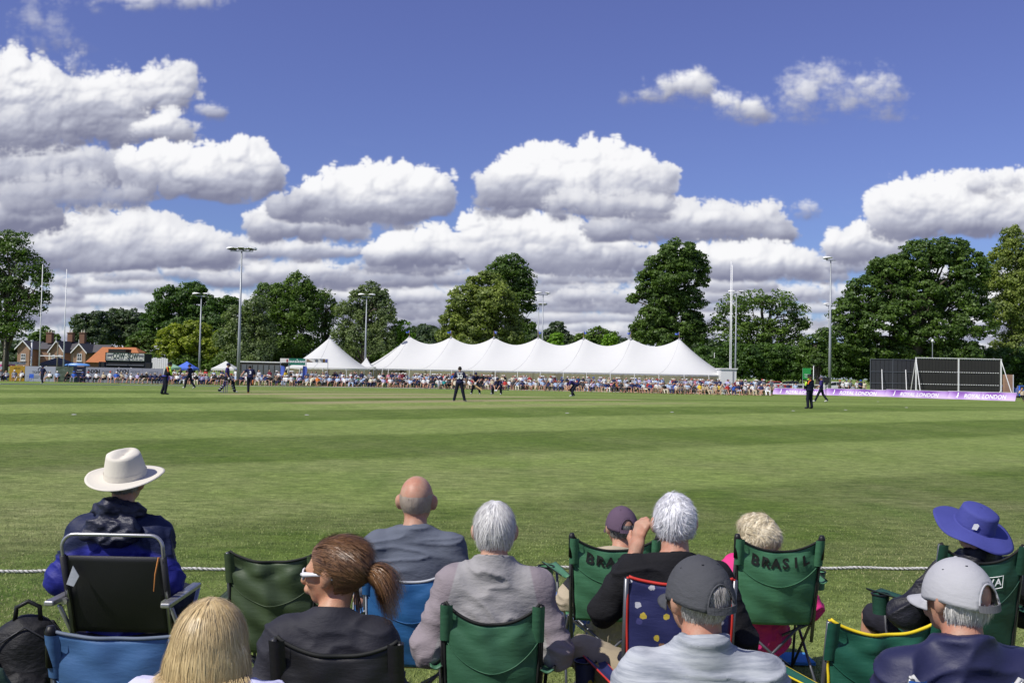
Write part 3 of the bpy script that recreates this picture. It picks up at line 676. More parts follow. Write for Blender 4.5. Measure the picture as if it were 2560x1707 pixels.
    for (x, y) in per(bay):
        m1 = MB(); ox = 0 if (npk > 1 and 0 < x < L) else (.25 if x > cxm else -.25); oy = .25 if y > 0 else -.25
        m1.tube([(x + ox * 1.0, y + oy * 1.1, 0), (x, y, z_eave)], .04, 6); o = m1.build('side_pole', WHITEP, root)
    for k in range(npk):
        x = k * sp if npk > 1 else 0
        m1 = MB(); m1.tube([(x, 0, 0), (x, 0, z_peak + (.9 if flags else .1))], [.07, .035], 8); po = m1.build('main_pole', WOOD, root)
        m2 = MB(); m2.lathe([(.20, -.22), (.13, -.02), (.07, .06)], (x, 0, z_peak), 12); m2.build('cap', VALANCE, po)
        if flags:
            w = RNG.uniform(.5, 1.0); s = RNG.choice((-1, -1, 1))
            def fl(u, v, w=w, s=s, x=x): return (x + s * w * u * .8, .12 * math.sin(u * 6 + x), z_peak + .88 - v * .36 * (1 - .55 * u) - u * w * .35 + .05 * math.sin(u * 8 + x))
            m3 = MB(); m3.grid(fl, 8, 3); m3.build('flag', BLUEF, root)
    if wall:
        wm = MB()
        back = [(x, y) for (x, y, _, _) in ring if y > half * .2] if npk > 1 else [(x, y) for (x, y, _, _) in ring if y > 0]
        for a, b in zip(back[:-1], back[1:]): wm.add([(a[0], a[1] - .1, 0), (b[0], b[1] - .1, 0), (b[0], b[1] - .1, z_eave), (a[0], a[1] - .1, z_eave)], [(0, 1, 2, 3)])
        wm.build('back_wall', CREAM, root)
        # pale lining panels hanging behind the front poles
        if npk > 1:
            pm = MB(); x = 0
            rr = random.Random(4)
            while x < L - 4:
                w = rr.uniform(2.2, 5.0); pm.box((x, -half * .10, 0), (x + w, -half * .10 + .03, z_eave + .1)); x += w + rr.choice((.25, .4, 1.2))
            pm.build('lining', CREAM, root)
    return root
zb = -0.37
PA = at(1023.5, 841, 138); PB = at(1698, 844, 126)
marquee((PA.x, 138, 0), (PB.x, 126, 0), 7, 6.6, PA.z - zb, PA.z - zb - 1.08, 2.32, 6.9,
        'long white marquee with seven peaks flying blue flags across the far boundary', bay=3.1, base=zb)
P1 = at(824, 844, 129)
marquee((P1.x, 129, 0), (P1.x + 1, 129, 0), 1, 5.2, P1.z - zb, 0, 2.25, 5.4,
        'single-peaked white tent behind the bar signs, left of the long marquee', bay=3.0, base=zb, flags=False, expo=1.3)
def cone_tent(px, py_top, py_eave, wpx, Y, mat, label, name='canopy_tent', square=True, cat='tent', group=None, expo=1.0):
    p = at(px, py_top, Y); ze = at(px, py_eave, Y).z; g0 = gz(p.x, Y); w = wpx * Y / F / 2
    root = empty(name, (p.x, Y, g0), 0, label, cat, group); mb = MB(); nv = 8; ring = []
    if square:
        for s in range(4):
            c0 = [(-1, -1), (1, -1), (1, 1), (-1, 1)][s]; c1 = [(1, -1), (1, 1), (-1, 1), (-1, -1)][s]
            for k in range(6): q = k / 6; ring.append((c0[0] * (1 - q) + c1[0] * q, c0[1] * (1 - q) + c1[1] * q))
    else: ring = [(math.cos(q), math.sin(q)) for q in np.linspace(0, 2 * math.pi, 25)[:-1]]
    n = len(ring); V = []
    for j in range(nv + 1):
        t = 1 - j / nv
        for (x, y) in ring: V.append((x * w * t, y * w * t, ze - g0 + (p.z - ze) * (1 - t) ** expo))
    mb.add(V, [(j * n + i, j * n + (i + 1) % n, (j + 1) * n + (i + 1) % n, (j + 1) * n + i) for j in range(nv) for i in range(n)])
    mb.build('roof', mat, root)
    vb = MB()
    for i in range(n):
        a, b = ring[i], ring[(i + 1) % n]; vb.add([(a[0] * w, a[1] * w, ze - g0), (b[0] * w, b[1] * w, ze - g0), (b[0] * w, b[1] * w, ze - g0 - .25), (a[0] * w, a[1] * w, ze - g0 - .25)], [(0, 1, 2, 3)])
    vb.build('valance', mat, root)
    if square:
        for sx in (-1, 1):
            for sy in (-1, 1): q = MB(); q.box((sx * w - .03, sy * w - .03, 0), (sx * w + .03, sy * w + .03, ze - g0 - .26)); q.build('leg', STEEL, root)
    else: q = MB(); q.tube([(0, 0, 0), (0, 0, p.z - g0)], .025, 8); q.build('pole', WHITEP, root)
    return root
cone_tent(916, 893, 917, 44, 131, CANVAS, 'white conical porch tent filling the gap before the long marquee', expo=1.9)
cone_tent(874, 874, 905, 34, 140, CANVAS, 'narrow white conical peak showing over the right slope of the single tent', expo=1.9)
cone_tent(565, 902, 921, 56, 124, CANVAS, 'small white pop-up gazebo between the second and tallest floodlights', expo=1.15)
GAZB = plain('blue_gazebo_cloth', (.085, .17, .62), rough=.7); cone_tent(467.6, 903, 920, 46, 124, GAZB, 'bright blue pop-up gazebo in the crowd beside a floodlight', expo=1.1)
PARG = plain('pale_green_cloth', (.25, .42, .28), rough=.7); cone_tent(433, 910, 919, 40, 120, PARG, 'pale green parasol beside the blue gazebo', name='parasol', square=False, cat='parasol', expo=.8)
GREYC = plain('dark_grey_cloth', (.075, .078, .085), rough=.8); cone_tent(146, 893, 911, 66, 122, GREYC, 'dark grey gazebo in front of the brick cottages', expo=.8)
GRC = plain('white_cabin', (.70, .70, .69), rough=.7)
def cabin(x0, y0, x1, y1, Y, mat, label, name='cabin', d=3.0, roof=None, cat='building'):
    a = at(x0, y0, Y); b = at(x1, y1, Y); g0 = min(gz(a.x, Y), gz(b.x, Y)) - .1
    root = empty(name, ((a.x + b.x) / 2, Y, g0), 0, label, cat); w = (b.x - a.x) / 2; h = a.z - g0
    m1 = MB(); m1.box((-w, 0, 0), (w, d, h)); m1.build('wall', mat, root)
    m1 = MB(); m1.box((-w - .12, -.12, h + .004), (w + .12, d + .12, h + .14)); m1.build('roof', roof or mat, root); return root, w, h
r_, w_, h_ = cabin(602, 905, 702, 930, 136, plain('dark_pavilion_wall', (.06, .055, .05), rough=.8), 'low dark pavilion with a long white roof edge behind the crowd', d=5, roof=WHITEP)
for k in range(7):
    m1 = MB(); x = -w_ + .5 + k * (2 * w_ - 1) / 6; m1.box((x - .32, -.05, .3), (x + .32, -.004, h_ - .35)); m1.build('window', plain('pavilion_glass', (.12, .13, .14), rough=.15, spec=.6) if k == 0 else bpy.data.materials['pavilion_glass'], r_)
r_, w_, h_ = cabin(1803, 923, 1841, 950, 118.5, GRC, 'pale grey store cabin at the right end of the marquee', d=2.6)
m1 = MB(); m1.box((.55, -.05, .1), (.62, -.004, h_ - .1)); m1.box((w_ - .5, -.05, .1), (w_ - .44, -.004, h_ - .1)); m1.build('panel_joint', VALANCE, r_)
# ---------------------------------------------------------------- bar signs
BARG = plain('bar_sign_green', (.02, .17, .11), rough=.5, var=.04); BANW = plain('banner_white', (.72, .70, .66), rough=.6, var=.05)
TW = plain('white_lettering', (.85, .85, .85), rough=.5, var=.01); TK = plain('black_lettering', (.02, .022, .02), rough=.5, var=.01)
TG = plain('dark_green_lettering', (.02, .05, .035), rough=.5, var=.01)
SHDARK = plain('dark_shade_cloth', (.02, .022, .022), rough=.8)
XZ = Matrix.Rotation(math.pi / 2, 4, 'X')                 # text lies in XZ facing -Y
def signboard(x0, y0, x1, y1, Y, mat, label, name='sign', cat='sign', posts=True, frame=None, th=.05, rz=0, group=None):
    a = at(x0, y0, Y); b = at(x1, y1, Y); cx = (a.x + b.x) / 2; g0 = gz(cx, Y)
    root = empty(name, (cx, Y, g0), rz, label, cat, group); w = (b.x - a.x) / 2; z0, z1 = b.z - g0, a.z - g0
    m1 = MB(); m1.box((-w, 0, z0), (w, th, z1)); bd = m1.build('board', mat, root)
    if posts:
        for s in (-1, 1): m1 = MB(); m1.tube([(s * (w - .03), .06 + th, 0), (s * (w - .03), .06 + th, z1)], .035, 6); m1.build('post', STEEL, root)
    if frame:
        m1 = MB(); t_ = .07
        m1.box((-w - t_, -.02, z1), (w + t_, th, z1 + t_)); m1.box((-w - t_, -.02, z0 - t_), (w + t_, th, z0))
        m1.box((-w - t_, -.018, z0), (-w, th - .002, z1)); m1.box((w, -.018, z0), (w + t_, th - .002, z1)); m1.build('frame', frame, root)
    return root, w, z0, z1
r_, w_, z0, z1 = signboard(723, 895.5, 763, 913, 119, BARG, 'dark green bar sign with white lettering above the crowd')
for k in (-1, 0, 1): text_mesh('BAR', .34, 'lettering', TW, r_, Matrix.Translation((k * .66, -.012, z0 + .42)) @ XZ, bold=.012)
m1 = MB(); m1.poly([(-.1, -.01, z1 - .2), (.1, -.01, z1 - .2), (0, -.01, z1 - .06)], (0, .006, 0)); m1.build('emblem', TW, r_)
r_, w_, z0, z1 = signboard(765, 896, 820, 907, 119, BANW, 'long pale bar banner with a beer glass right of the green bar sign', name='banner', cat='banner')
text_mesh('BAR', .26, 'lettering', TK, r_, Matrix.Translation((-.05, -.012, (z0 + z1) / 2)) @ XZ, bold=.002)
m1 = MB(); m1.box((w_ - .62, -.02, z0 + .05), (w_ - .40, -.003, z1 - .05)); m1.build('beer_glass_print', plain('amber_print', (.45, .20, .03)), r_)
m1 = MB(); m1.box((w_ - .30, -.02, z0 + .05), (w_ - .08, -.003, z1 - .05)); m1.build('flag_print', plain('blue_print', (.12, .14, .40)), r_)
m1 = MB(); m1.poly([(-w_ + .05, -.02, z0 + .05), (-w_ + .9, -.02, z0 + .07), (-w_ + .6, -.02, z0 + .2), (-w_ + .3, -.02, z1 - .12), (-w_ + .1, -.02, z1 - .08)], (0, .015, 0)); m1.build('swirl_print', plain('brown_print', (.22, .15, .09)), r_)
r_, w_, z0, z1 = signboard(700.5, 895.5, 722, 906, 119, BANW, 'short pale banner left of the green bar sign', name='banner', cat='banner')
m1 = MB(); m1.box((w_ - .3, -.02, z0 + .04), (w_ - .12, -.003, z1 - .1)); m1.build('bottle_print', plain('red_print', (.35, .03, .03)), r_)
def feather(px, y0, y1, Y, lab):
    b = on_z(px, Y); zt = at(px, y0, Y).z - b.z; root = empty('feather_flag', b, 0, lab, 'flag', 'blue feather flags by the bar')
    m1 = MB(); m1.tube([(0, 0, 0), (0, 0, zt * .8), (.12, 0, zt)], .02, 6); m1.build('pole', STEEL, root)
    m1 = MB(); m1.grid(lambda u, v: (.02 + u * (.55 * math.sin(math.pi * (.35 + .6 * (1 - v)))), .05 * math.sin(u * 4 + v * 3), zt * (.35 + .62 * v) - u * .1), 5, 8); m1.build('flag', BLUEF, root)
feather(701, 912, 940, 118, 'blue feather flag under the left end of the bar signs'); feather(757, 913, 940, 118, 'blue feather flag under the right edge of the green bar sign')
# ---------------------------------------------------------------- floodlights and posts
LAMPG = plain('lamp_glass', (.10, .11, .11), rough=.15, spec=.7)
def lamp_head(root, c, ang, tilt, s=1.0):
    M = Matrix.Translation(c) @ Matrix.Rotation(ang, 4, 'Z') @ Matrix.Rotation(tilt, 4, 'X')
    m1 = MB(); prof = [(-.34, -.30, .0), (-.38, 0, .16), (-.30, .34, .24)]
    vs = []
    for (w, y, z) in ((.30, -.62, -.02), (.36, -.30, .12), (.34, .10, .20), (.22, .40, .16)):
        vs += [M @ Vector((-w * s, y * s, 0)), M @ Vector((-w * .8 * s, y * s, z * s)), M @ Vector((w * .8 * s, y * s, z * s)), M @ Vector((w * s, y * s, 0))]
    fs = []
    for i in range(3):
        for k in range(3): fs.append((i * 4 + k, i * 4 + k + 1, i * 4 + k + 5, i * 4 + k + 4))
        fs.append((i * 4 + 3, i * 4, i * 4 + 4, i * 4 + 7))
    fs += [(3, 2, 1, 0), (12, 13, 14, 15)]
    m1.add(vs, fs); h = m1.build('lamp_head', WHITEP, root)
    m1 = MB(); m1.box((-.27 * s, -.30 * s, -.05 * s), (.27 * s, .34 * s, -.004), M=M); m1.build('lamp_glass', LAMPG, h)
    m1 = MB(); m1.box((-.30 * s, -.05, -.16 * s), (.30 * s, .05, -.10 * s), M=M); m1.build('bracket', DARKM, h)
def floodlight(x0, y0, x1, y1, Y, heads, label, group='floodlight masts around the ground', s=1.0, r=.11):
    t = at(x1, y1, Y); b = Vector((t.x, Y, gz(t.x, Y))); root = empty('floodlight_mast', b, 0, label, 'floodlight', group); h = t.z - b.z
    lean = (at(x0, y0, Y).x - t.x) * 0
    m1 = MB(); m1.tube([(0, 0, 0), (0, 0, h * .35), (0, 0, h)], [r * 1.5, r * 1.15, r * .55], 12); m1.build('mast', STEEL, root, smooth=True)
    wd = max(abs(q[0]) for q in heads); m1 = MB(); m1.box((-wd, -.05, h - .10), (wd, .05, h + .0)); m1.build('cross_arm', STEEL, root)
    for (x, y, an, ti) in heads: lamp_head(root, Vector((x, y, h + .22 * s)), an, ti, s)
    return root
f3 = [(-1.35, 0, 1.2, -.15), (-.05, -.1, .2, -.15), (1.35, 0, -1.2, -.2), (.25, .3, 2.6, -.1), (-.95, .25, .9, -.1), (.95, .2, -.9, -.1)]
f2 = [(-.75, 0, 1.35, -.1), (.75, 0, -1.35, -.1)]
floodlight(596, 945, 604.5, 627, 113, f3, 'tallest floodlight mast with spreading lamp heads, left of centre', s=1.05, r=.15)
floodlight(495, 918, 503.6, 739, 128, f2, 'thin twin-headed floodlight before the yellow-green tree', r=.11)
floodlight(914, 900, 917, 741, 134, f2, 'twin-headed floodlight between the single tent and the marquee', r=.11)
floodlight(1356, 930, 1358, 736, 150, f2, 'twin-headed floodlight rising from behind the middle marquee peak', r=.11)
floodlight(1345, 900, 1347, 763, 165, [(-.9, 0, .3, -.1), (.25, 0, .2, -.1), (1.1, 0, -.6, -.1)], 'lower grey floodlight partly hidden beside the middle one', r=.12)
floodlight(2068.5, 943, 2077, 650, 115, [(-.55, 0, 1.4, -.1), (-.35, .3, 1.3, -.1)], 'tall floodlight with its lamp heads facing left, beside the big round tree', s=1.0, r=.13)
floodlight(1836, 925, 1841, 733, 136, f2, 'twin-headed floodlight beside the white goal posts', r=.11)
floodlight(2066, 900, 2071.5, 764, 150, [(-.4, 0, 1.4, -.1)], 'small single-headed light seen just left of the tall right mast', r=.08)
def goal(pp, Y, label, bar=None, base=None):
    ps = [at(px, py, Y) for px, py in pp]; cx = sum(p.x for p in ps) / len(ps)
    root = empty('goal_posts', (cx, Y, gz(cx, Y)), 0, label, 'goal posts')
    for p in ps:
        m1 = MB(); m1.tube([(p.x - cx, 0, 0), (p.x - cx, 0, (p.z - gz(cx, Y)))], [.08, .04], 10); m1.build('upright', WHITEP, root, smooth=True)
    if bar is not None:
        m1 = MB(); m1.tube([(ps[0].x - cx, 0, bar), (ps[-1].x - cx, 0, bar)], .05, 8); m1.build('crossbar', WHITEP, root)
goal([(1828, 653), (1831, 662)], 121, 'pair of tall white rugby uprights seen almost in line, right of the marquee', bar=2.6)
goal([(107, 661), (167, 673)], 113.5, 'two tall white rugby uprights in front of the brick cottages', bar=3.0)
def post(px, y0, Y, r, mat, label, arm=0, name='post'):
    t = at(px, y0, Y); b = Vector((t.x, Y, gz(t.x, Y))); root = empty(name, b, 0, label, 'post'); h = t.z - b.z
    m1 = MB(); m1.tube([(0, 0, 0), (0, 0, h)], [r, r * .85], 8); m1.build('shaft', mat, root, smooth=True)
    m1 = MB(); m1.box((min(0, arm) - r * 1.3, -r, h), (max(0, arm) + r * 1.3, r, h + r * 1.4)); m1.build('cap', mat, root)
POLEW = plain('weathered_pole_wood', (.19, .18, .13), rough=.9)
post(80, 853, 117, .11, WHITEP, 'short white-painted post before the white cottage wall', name='post')
post(13, 850, 117, .10, POLEW, 'weathered wooden pole with a side arm at the left edge', arm=-1.0)
post(145, 858, 117, .09, POLEW, 'weathered wooden pole in front of the middle brick gable')
post(1786, 882, 140, .04, WHITEP, 'thin white pole standing among trees left of the goal posts')
post(2034, 915, 118, .05, WHITEP, 'short thin white pole beside the green sign')
t = on_z(2331, 125); root = empty('camera_mast', t, 0, 'small camera mast standing behind the sight screen', 'mast'); hh = at(2332, 851, 125).z - t.z
m1 = MB(); m1.tube([(0, 0, 0), (0, 0, hh)], .05, 8); m1.build('mast', STEEL, root); m1 = MB(); m1.lathe([(.04, -.25), (.15, -.2), (.17, 0), (.10, .14), (.02, .18)], (0, 0, hh), 12); m1.build('camera_dome', WHITEP, root, smooth=True)
# ---------------------------------------------------------------- sight screens
SLAT = None
def slat_mat(name, col, col2, per):
    mt, nt, b = newmat(name); t = tc(nt); s = N(nt, 'ShaderNodeSeparateXYZ'); lk(nt, t, s.inputs[0])
    f = mth(nt, 'FRACT', mth(nt, 'DIVIDE', s.outputs[0], per)); e = ramp(nt, f, [(0, (0, 0, 0)), (.10, (0, 0, 0)), (.16, (1, 1, 1)), (.9, (1, 1, 1))]).outputs[0]
    c = mix(nt, e, tuple(x * .15 for x in col), mix(nt, noise(nt, mapping(nt, t, (2, 2, .3)), 1, 4), col, col2))
    lk(nt, c, b.inputs['Base Color']); b.inputs['Roughness'].default_value = .7; lk(nt, bump(nt, e, .8, .02), b.inputs['Normal']); return mt
SL1 = slat_mat('black_slats', (.018, .017, .016), (.030, .028, .024), .37); SL2 = slat_mat('charcoal_slats', (.028, .030, .036), (.042, .044, .05), .5)
Yc = 108
a = at(2290, 893, Yc); b = at(2502, 979, Yc); g0 = gz((a.x + b.x) / 2, Yc); cx = (a.x + b.x) / 2; w = (b.x - a.x) / 2; hs = a.z - g0
root = empty('sight_screen', (cx, Yc, g0), 0, 'black slatted sight screen in a white metal frame behind the purple boards', 'sight screen')
m1 = MB(); m1.box((-w + .1, .0, .12), (w - .1, .05, hs - .12)); m1.build('slat_panel', SL1, root)
for x in (-w, 0, w):
    m1 = MB(); m1.box((x - .07, -.08, 0), (x + .07, -.004, hs - .08)); m1.build('upright', WHITEP, root)
m1 = MB(); m1.box((-w - .07, -.08, hs - .076), (w + .07, .05, hs)); m1.build('top_rail', WHITEP, root)
for z in (hs * .64, hs * .33):
    m1 = MB(); n = 34
    for k in range(n): x = -w + .2 + (2 * w - .4) * (k + .5) / n; m1.box((x - .07, -.06, z - .035), (x + .07, -.004, z + .035))
    m1.build('tie_row', WHITEP, root)
m1 = MB(); n = 34
for k in range(n): x = -w + .2 + (2 * w - .4) * (k + .5) / n; m1.box((x - .05, -.03, hs - .17), (x + .05, -.003, hs - .12))
m1.build('tie_row', WHITEP, root)
for x, s in ((-w, -1), (w, 1)):
    m1 = MB(); m1.tube([(x, 0, hs - .1), (x + s * .35 + .35, -1.4, 0)], .045, 6); m1.tube([(x, 0, hs - .1), (x + s * .35 + .35, 1.6, 0)], .045, 6); m1.tube([(x, -1.4, .06), (x + .3, 1.6, .06)], .05, 6)
    m1.tube([(x, -.1, .9), (x - s * .9, -.1, .05)], .035, 6); m1.build('brace', WHITEP, root)
a = at(2176, 897, 110); b = at(2289, 975, 110); cx = (a.x + b.x) / 2; w = (b.x - a.x) / 2; g0 = gz(cx, 110); hs = a.z - g0
root = empty('sight_screen', (cx, 110, g0), 0, 'plain charcoal sight screen propped by white struts, left of the framed one', 'sight screen')
m1 = MB(); m1.box((-w, 0, .05), (w, .05, hs)); m1.build('slat_panel', SL2, root)
GR = plain('grey_rail', (.12, .13, .15), rough=.6)
for z in (.06, hs * .35, hs * .66, hs): m1 = MB(); m1.box((-w, -.05, z - .03), (w, -.004, z + .03)); m1.build('rail', GR, root)
for x in (-w, -.02, w): m1 = MB(); m1.box((x - .03, -.052, .1), (x + .03, -.003, hs - .04)); m1.build('upright', GR, root)
for x in (-w * .5, w * .55, w * .98): m1 = MB(); m1.tube([(x, -.06, hs * .72), (x - .45, -1.5, 0)], .045, 6); m1.build('strut', WHITEP, root)
# ---------------------------------------------------------------- purple boundary boards
def board_mat():
    mt, nt, b = newmat('purple_board'); t = tc(nt, 'Generated'); s = N(nt, 'ShaderNodeSeparateXYZ'); lk(nt, t, s.inputs[0])
    f = mth(nt, 'ADD', mth(nt, 'MULTIPLY', mth(nt, 'SINE', mth(nt, 'ADD', mth(nt, 'MULTIPLY', s.outputs[0], 7.2), -1.2)), .28), mth(nt, 'MULTIPLY', s.outputs[2], .8))
    c = ramp(nt, f, [(.0, (.62, .46, .72)), (.35, (.46, .28, .62)), (.75, (.25, .09, .42)), (1, (.17, .045, .34))]).outputs[0]
    lk(nt, c, b.inputs['Base Color']); b.inputs['Roughness'].default_value = .45; return mt
PURP = board_mat(); PALE = plain('pale_board_edge', (.70, .66, .74), rough=.5, var=.02)
bx = [1931, 2061, 2211, 2367, 2538]; by = [985.5, 988, 991.5, 997, 1002.5]; bt = [970.2, 972, 973.3, 978.3, 981.5]; bY = [103, 102, 101, 98.5, 96]
names = ['leftmost purple boundary board, at the end of the seated crowd', 'second purple boundary board, partly behind the umpire and fielder', 'third purple boundary board, below the charcoal sight screen', 'rightmost purple boundary board, below the framed sight screen']
bY = [1.9 * 0 + (H - gz(at(x, y, 100).x, 100)) * F / (y - (930 + .02 * (x - 1280))) for x, y in zip(bx, by)]
for i in range(4):
    a = at(bx[i], by[i], bY[i]); b = at(bx[i + 1], by[i + 1], bY[i + 1]); L = Vector((b.x - a.x, b.y - a.y, 0)).length; ang = math.atan2(b.y - a.y, b.x - a.x)
    hb = .5 * ((by[i] - bt[i]) * bY[i] / F + (by[i + 1] - bt[i + 1]) * bY[i + 1] / F); g0 = gz(a.x, a.y)
    root = empty('boundary_board', (a.x, a.y, g0), ang, names[i], 'boundary board', 'purple boards along the boundary')
    for k in (0, 1):
        m1 = MB(); x0 = k * L / 2; x1 = x0 + L / 2 - .012
        m1.add([(x0, 0, .01), (x1, 0, .01), (x1 + .12, .18, hb), (x0 + .12, .18, hb), (x0, .05, .01), (x1, .05, .01), (x1 + .12, .22, hb), (x0 + .12, .22, hb)], [(0, 1, 2, 3), (7, 6, 5, 4), (3, 2, 6, 7), (0, 4, 5, 1), (0, 3, 7, 4), (1, 5, 6, 2)])
        m1.build('panel', PURP, root)
    m1 = MB(); m1.box((.1, .17, hb + .002), (L + .1, .24, hb + .04)); m1.build('top_edge', PALE, root)
    tl = math.atan2(.18, hb); M0 = Matrix.Rotation(math.pi / 2 - tl, 4, 'X')
    text_mesh('ROYAL LONDON', hb * .74, 'lettering', TW, root, Matrix.Translation((L * .56, .18 * .42 - .02, hb * .42)) @ M0, shear=.22, sx=L * .62 / (hb * .74 * 8.0), bold=.010)
    m1 = MB(); x = L * .155   # sitting bird emblem
    P_ = [(-.30, .16), (-.16, .30), (-.02, .48), (.05, .70), (.04, .84), (.10, .94), (.20, .92), (.22, .80), (.17, .70), (.20, .55), (.14, .36), (.06, .26), (.08, .10), (.02, .10), (-.02, .26), (-.12, .24)]
    m1.poly([(x + p * hb * .8, .18 * q - .014, .03 + q * hb * .9) for p, q in P_], (0, .006, 0)); m1.build('bird_emblem', TW, root)
# ---------------------------------------------------------------- grey advertising boards on the left
def advert(x0, x1, yt0, yt1, Y, mat, label):
    a = at(x0, yt0, Y); b = at(x1, yt1, Y); g0 = gz((a.x + b.x) / 2, Y)
    root = empty('advertising_board', ((a.x + b.x) / 2, Y, g0), 0, label, 'advertising board', 'advertising boards behind the left spectators'); w = (b.x - a.x) / 2
    m1 = MB(); m1.box((-w, 0, 0), (w - .02, .06, a.z - g0)); m1.build('board', mat, root); return root, w, a.z - g0
AY = 111.5
GB = plain('grey_board', (.27, .28, .33), rough=.6, var=.04); GB2 = plain('pale_grey_board', (.36, .38, .44), rough=.6, var=.04); YB = plain('ochre_board', (.40, .24, .02), rough=.6, var=.04)
NB = plain('navy_board', (.012, .014, .035), rough=.5, var=.04)
mt, nt, b = newmat('landscape_print_board'); t_ = tc(nt); lk(nt, ramp(nt, noise(nt, mapping(nt, t_, (.8, 1, 1.6)), 1.6, 6, .65), [(.35, (.03, .045, .03)), (.55, (.09, .12, .08)), (.7, (.22, .25, .24))]).outputs[0], b.inputs['Base Color']); LB = mt
r_, w_, h_ = advert(-120, 6, 914, 914, AY, GB2, 'pale board cut by the left edge behind spectators')
r_, w_, h_ = advert(24, 63, 914, 914.5, AY, YB, 'ochre yellow advertising board near the left edge')
text_mesh('WE ARE', .20, 'lettering', TK, r_, Matrix.Translation((.0, -.01, h_ - .30)) @ XZ, bold=.003)
r_, w_, h_ = advert(63, 140, 915, 915.5, AY, GB2, 'pale grey advertising board behind the distant walking fielder')
text_mesh('TONY', .36, 'lettering', TK, r_, Matrix.Translation((-.45, -.01, h_ * .60)) @ XZ, bold=.006)
text_mesh('ERY', .36, 'lettering', TK, r_, Matrix.Translation((.75, -.01, h_ * .60)) @ XZ, bold=.006)
m1 = MB(); m1.lathe([(.27, 0), (.30, .01), (.24, .012)], (0, 0, 0), 20, cap=False); me = m1.mesh('ring'); me.transform(Matrix.Translation((-.0, -.008, h_ - .42)) @ XZ); link('ring_emblem', me, TK, r_)
for k, (dy, ww) in enumerate(((.34, .7), (.24, .55))): m1 = MB(); m1.box((-.75, -.012, h_ * dy - .03), (-.75 + ww, -.003, h_ * dy + .03)); m1.build('small_print', GR, r_)
r_, w_, h_ = advert(140, 184, 916, 917, AY, LB, 'board printed with a green landscape below the blue canoe')
r_, w_, h_ = advert(184, 215, 916, 917, AY, NB, 'narrow navy advertising board between the landscape and grey boards')
m1 = MB(); m1.box((-.3, -.012, h_ - .42), (.3, -.003, h_ - .38)); m1.box((-.4, -.012, h_ - .62), (.4, -.003, h_ - .60)); m1.build('small_print', TW, r_)
r_, w_, h_ = advert(215, 287, 917.5, 919.5, AY, GB, 'grey board lettered NXN, the nearer to the navy board')
text_mesh('NXN', .62, 'lettering', TK, r_, Matrix.Translation((-w_ + .95, -.01, h_ * .72)) @ XZ, bold=.02); text_mesh('PROPERTY', .36, 'lettering', GR, r_, Matrix.Translation((w_ - .85, -.01, h_ * .72)) @ XZ, sx=.75)
r_, w_, h_ = advert(287, 357, 919, 920.5, AY, GB, 'grey board lettered NXN beneath the food stand sign')
text_mesh('NXN', .62, 'lettering', TK, r_, Matrix.Translation((-w_ + .95, -.01, h_ * .76)) @ XZ, bold=.02); text_mesh('RECRUIT', .36, 'lettering', GR, r_, Matrix.Translation((w_ - .85, -.01, h_ * .74)) @ XZ, sx=.75)
r_, w_, h_ = advert(357, 408, 920.5, 921.5, AY, GB, 'last grey advertising board, ending behind the left umpire')
text_mesh('LSPORT', .40, 'lettering', GR, r_, Matrix.Translation((0, -.01, h_ * .70)) @ XZ, sx=.9)
# low white rail
def rail_fence(x0, x1, py, Y, label, n, hgt=1.0):
    a = at(x0, py, Y); b = at(x1, py, Y); g0 = gz((a.x + b.x) / 2, Y); root = empty('rail_fence', ((a.x + b.x) / 2, Y, g0), 0, label, 'fence'); w = (b.x - a.x) / 2
    for z in (hgt, hgt * .55): m1 = MB(); m1.box((-w, -.03, z - .05), (w, .03, z + .05)); m1.build('rail', WHITEP, root)
    for k in range(n): x = -w + 2 * w * k / (n - 1); m1 = MB(); m1.box((x - .05, -.10, 0), (x + .05, -.034, hgt + .12)); m1.build('post', WHITEP, root)
rail_fence(545, 678, 940, 116.5, 'white rail fence running through the crowd right of the tallest floodlight', 6)
rail_fence(1850, 2060, 955, 121, 'white rail fence in front of the parked cars on the right', 9, hgt=1.15)
# ---------------------------------------------------------------- food stand
r_, w_, z0, z1 = signboard(265, 882, 360, 902, 118, plain('cream_sign', (.56, .57, .50), rough=.6, var=.04), 'cream food stand sign lettered COW SOW above a dark serving hatch', name='food_stand', cat='food stand', frame=TG, posts=False)
def serif(txt, size, x, z, root, sx=.8):
    text_mesh(txt, size, 'lettering', TG, root, Matrix.Translation((x, -.030, z)) @ XZ, sx=sx, bold=.016 if size > .5 else .004)
serif('COW', .92, -.78, z1 - .36, r_, .62); serif('SOW', .92, .95, z1 - .36, r_, .62); serif('AND', .14, .10, z1 - .34, r_, .8)
for k, (x, wd) in enumerate(((-1.95, .55), (-1.25, .55), (-.5, .62), (.35, .62), (1.0, .3), (1.45, .3), (1.95, .42))):
    m1 = MB(); m1.box((x - wd / 2, -.016, z0 + .08), (x + wd / 2, -.004, z0 + .19)); m1.build('small_print', GR, r_)
for s, x in ((1, -1.85), (-1, 1.95)):   # line drawings of the two animals
    m1 = MB(); P_ = [(-.42, .18), (-.30, .26), (.12, .24), (.30, .30), (.42, .22), (.40, .12), (.28, .10), (.24, -.16), (.17, -.16), (.16, .02), (-.22, .0), (-.26, -.16), (-.34, -.16), (-.34, .06)]
    m1.poly([(x + s * p * .9, -.016, z1 - .42 + q) for p, q in P_][::s], (0, .008, 0)); m1.build('animal_drawing', GR, r_)
m1 = MB(); m1.box((-w_ - .05, .1, 0), (w_ + .05, 2.4, z1 - .02)); m1.build('stall_body', SHDARK, r_)
m1 = MB(); m1.box((-w_, -.10, z0 - .62), (w_, .09, z0 - .50)); m1.build('hatch_shelf', GR, r_)
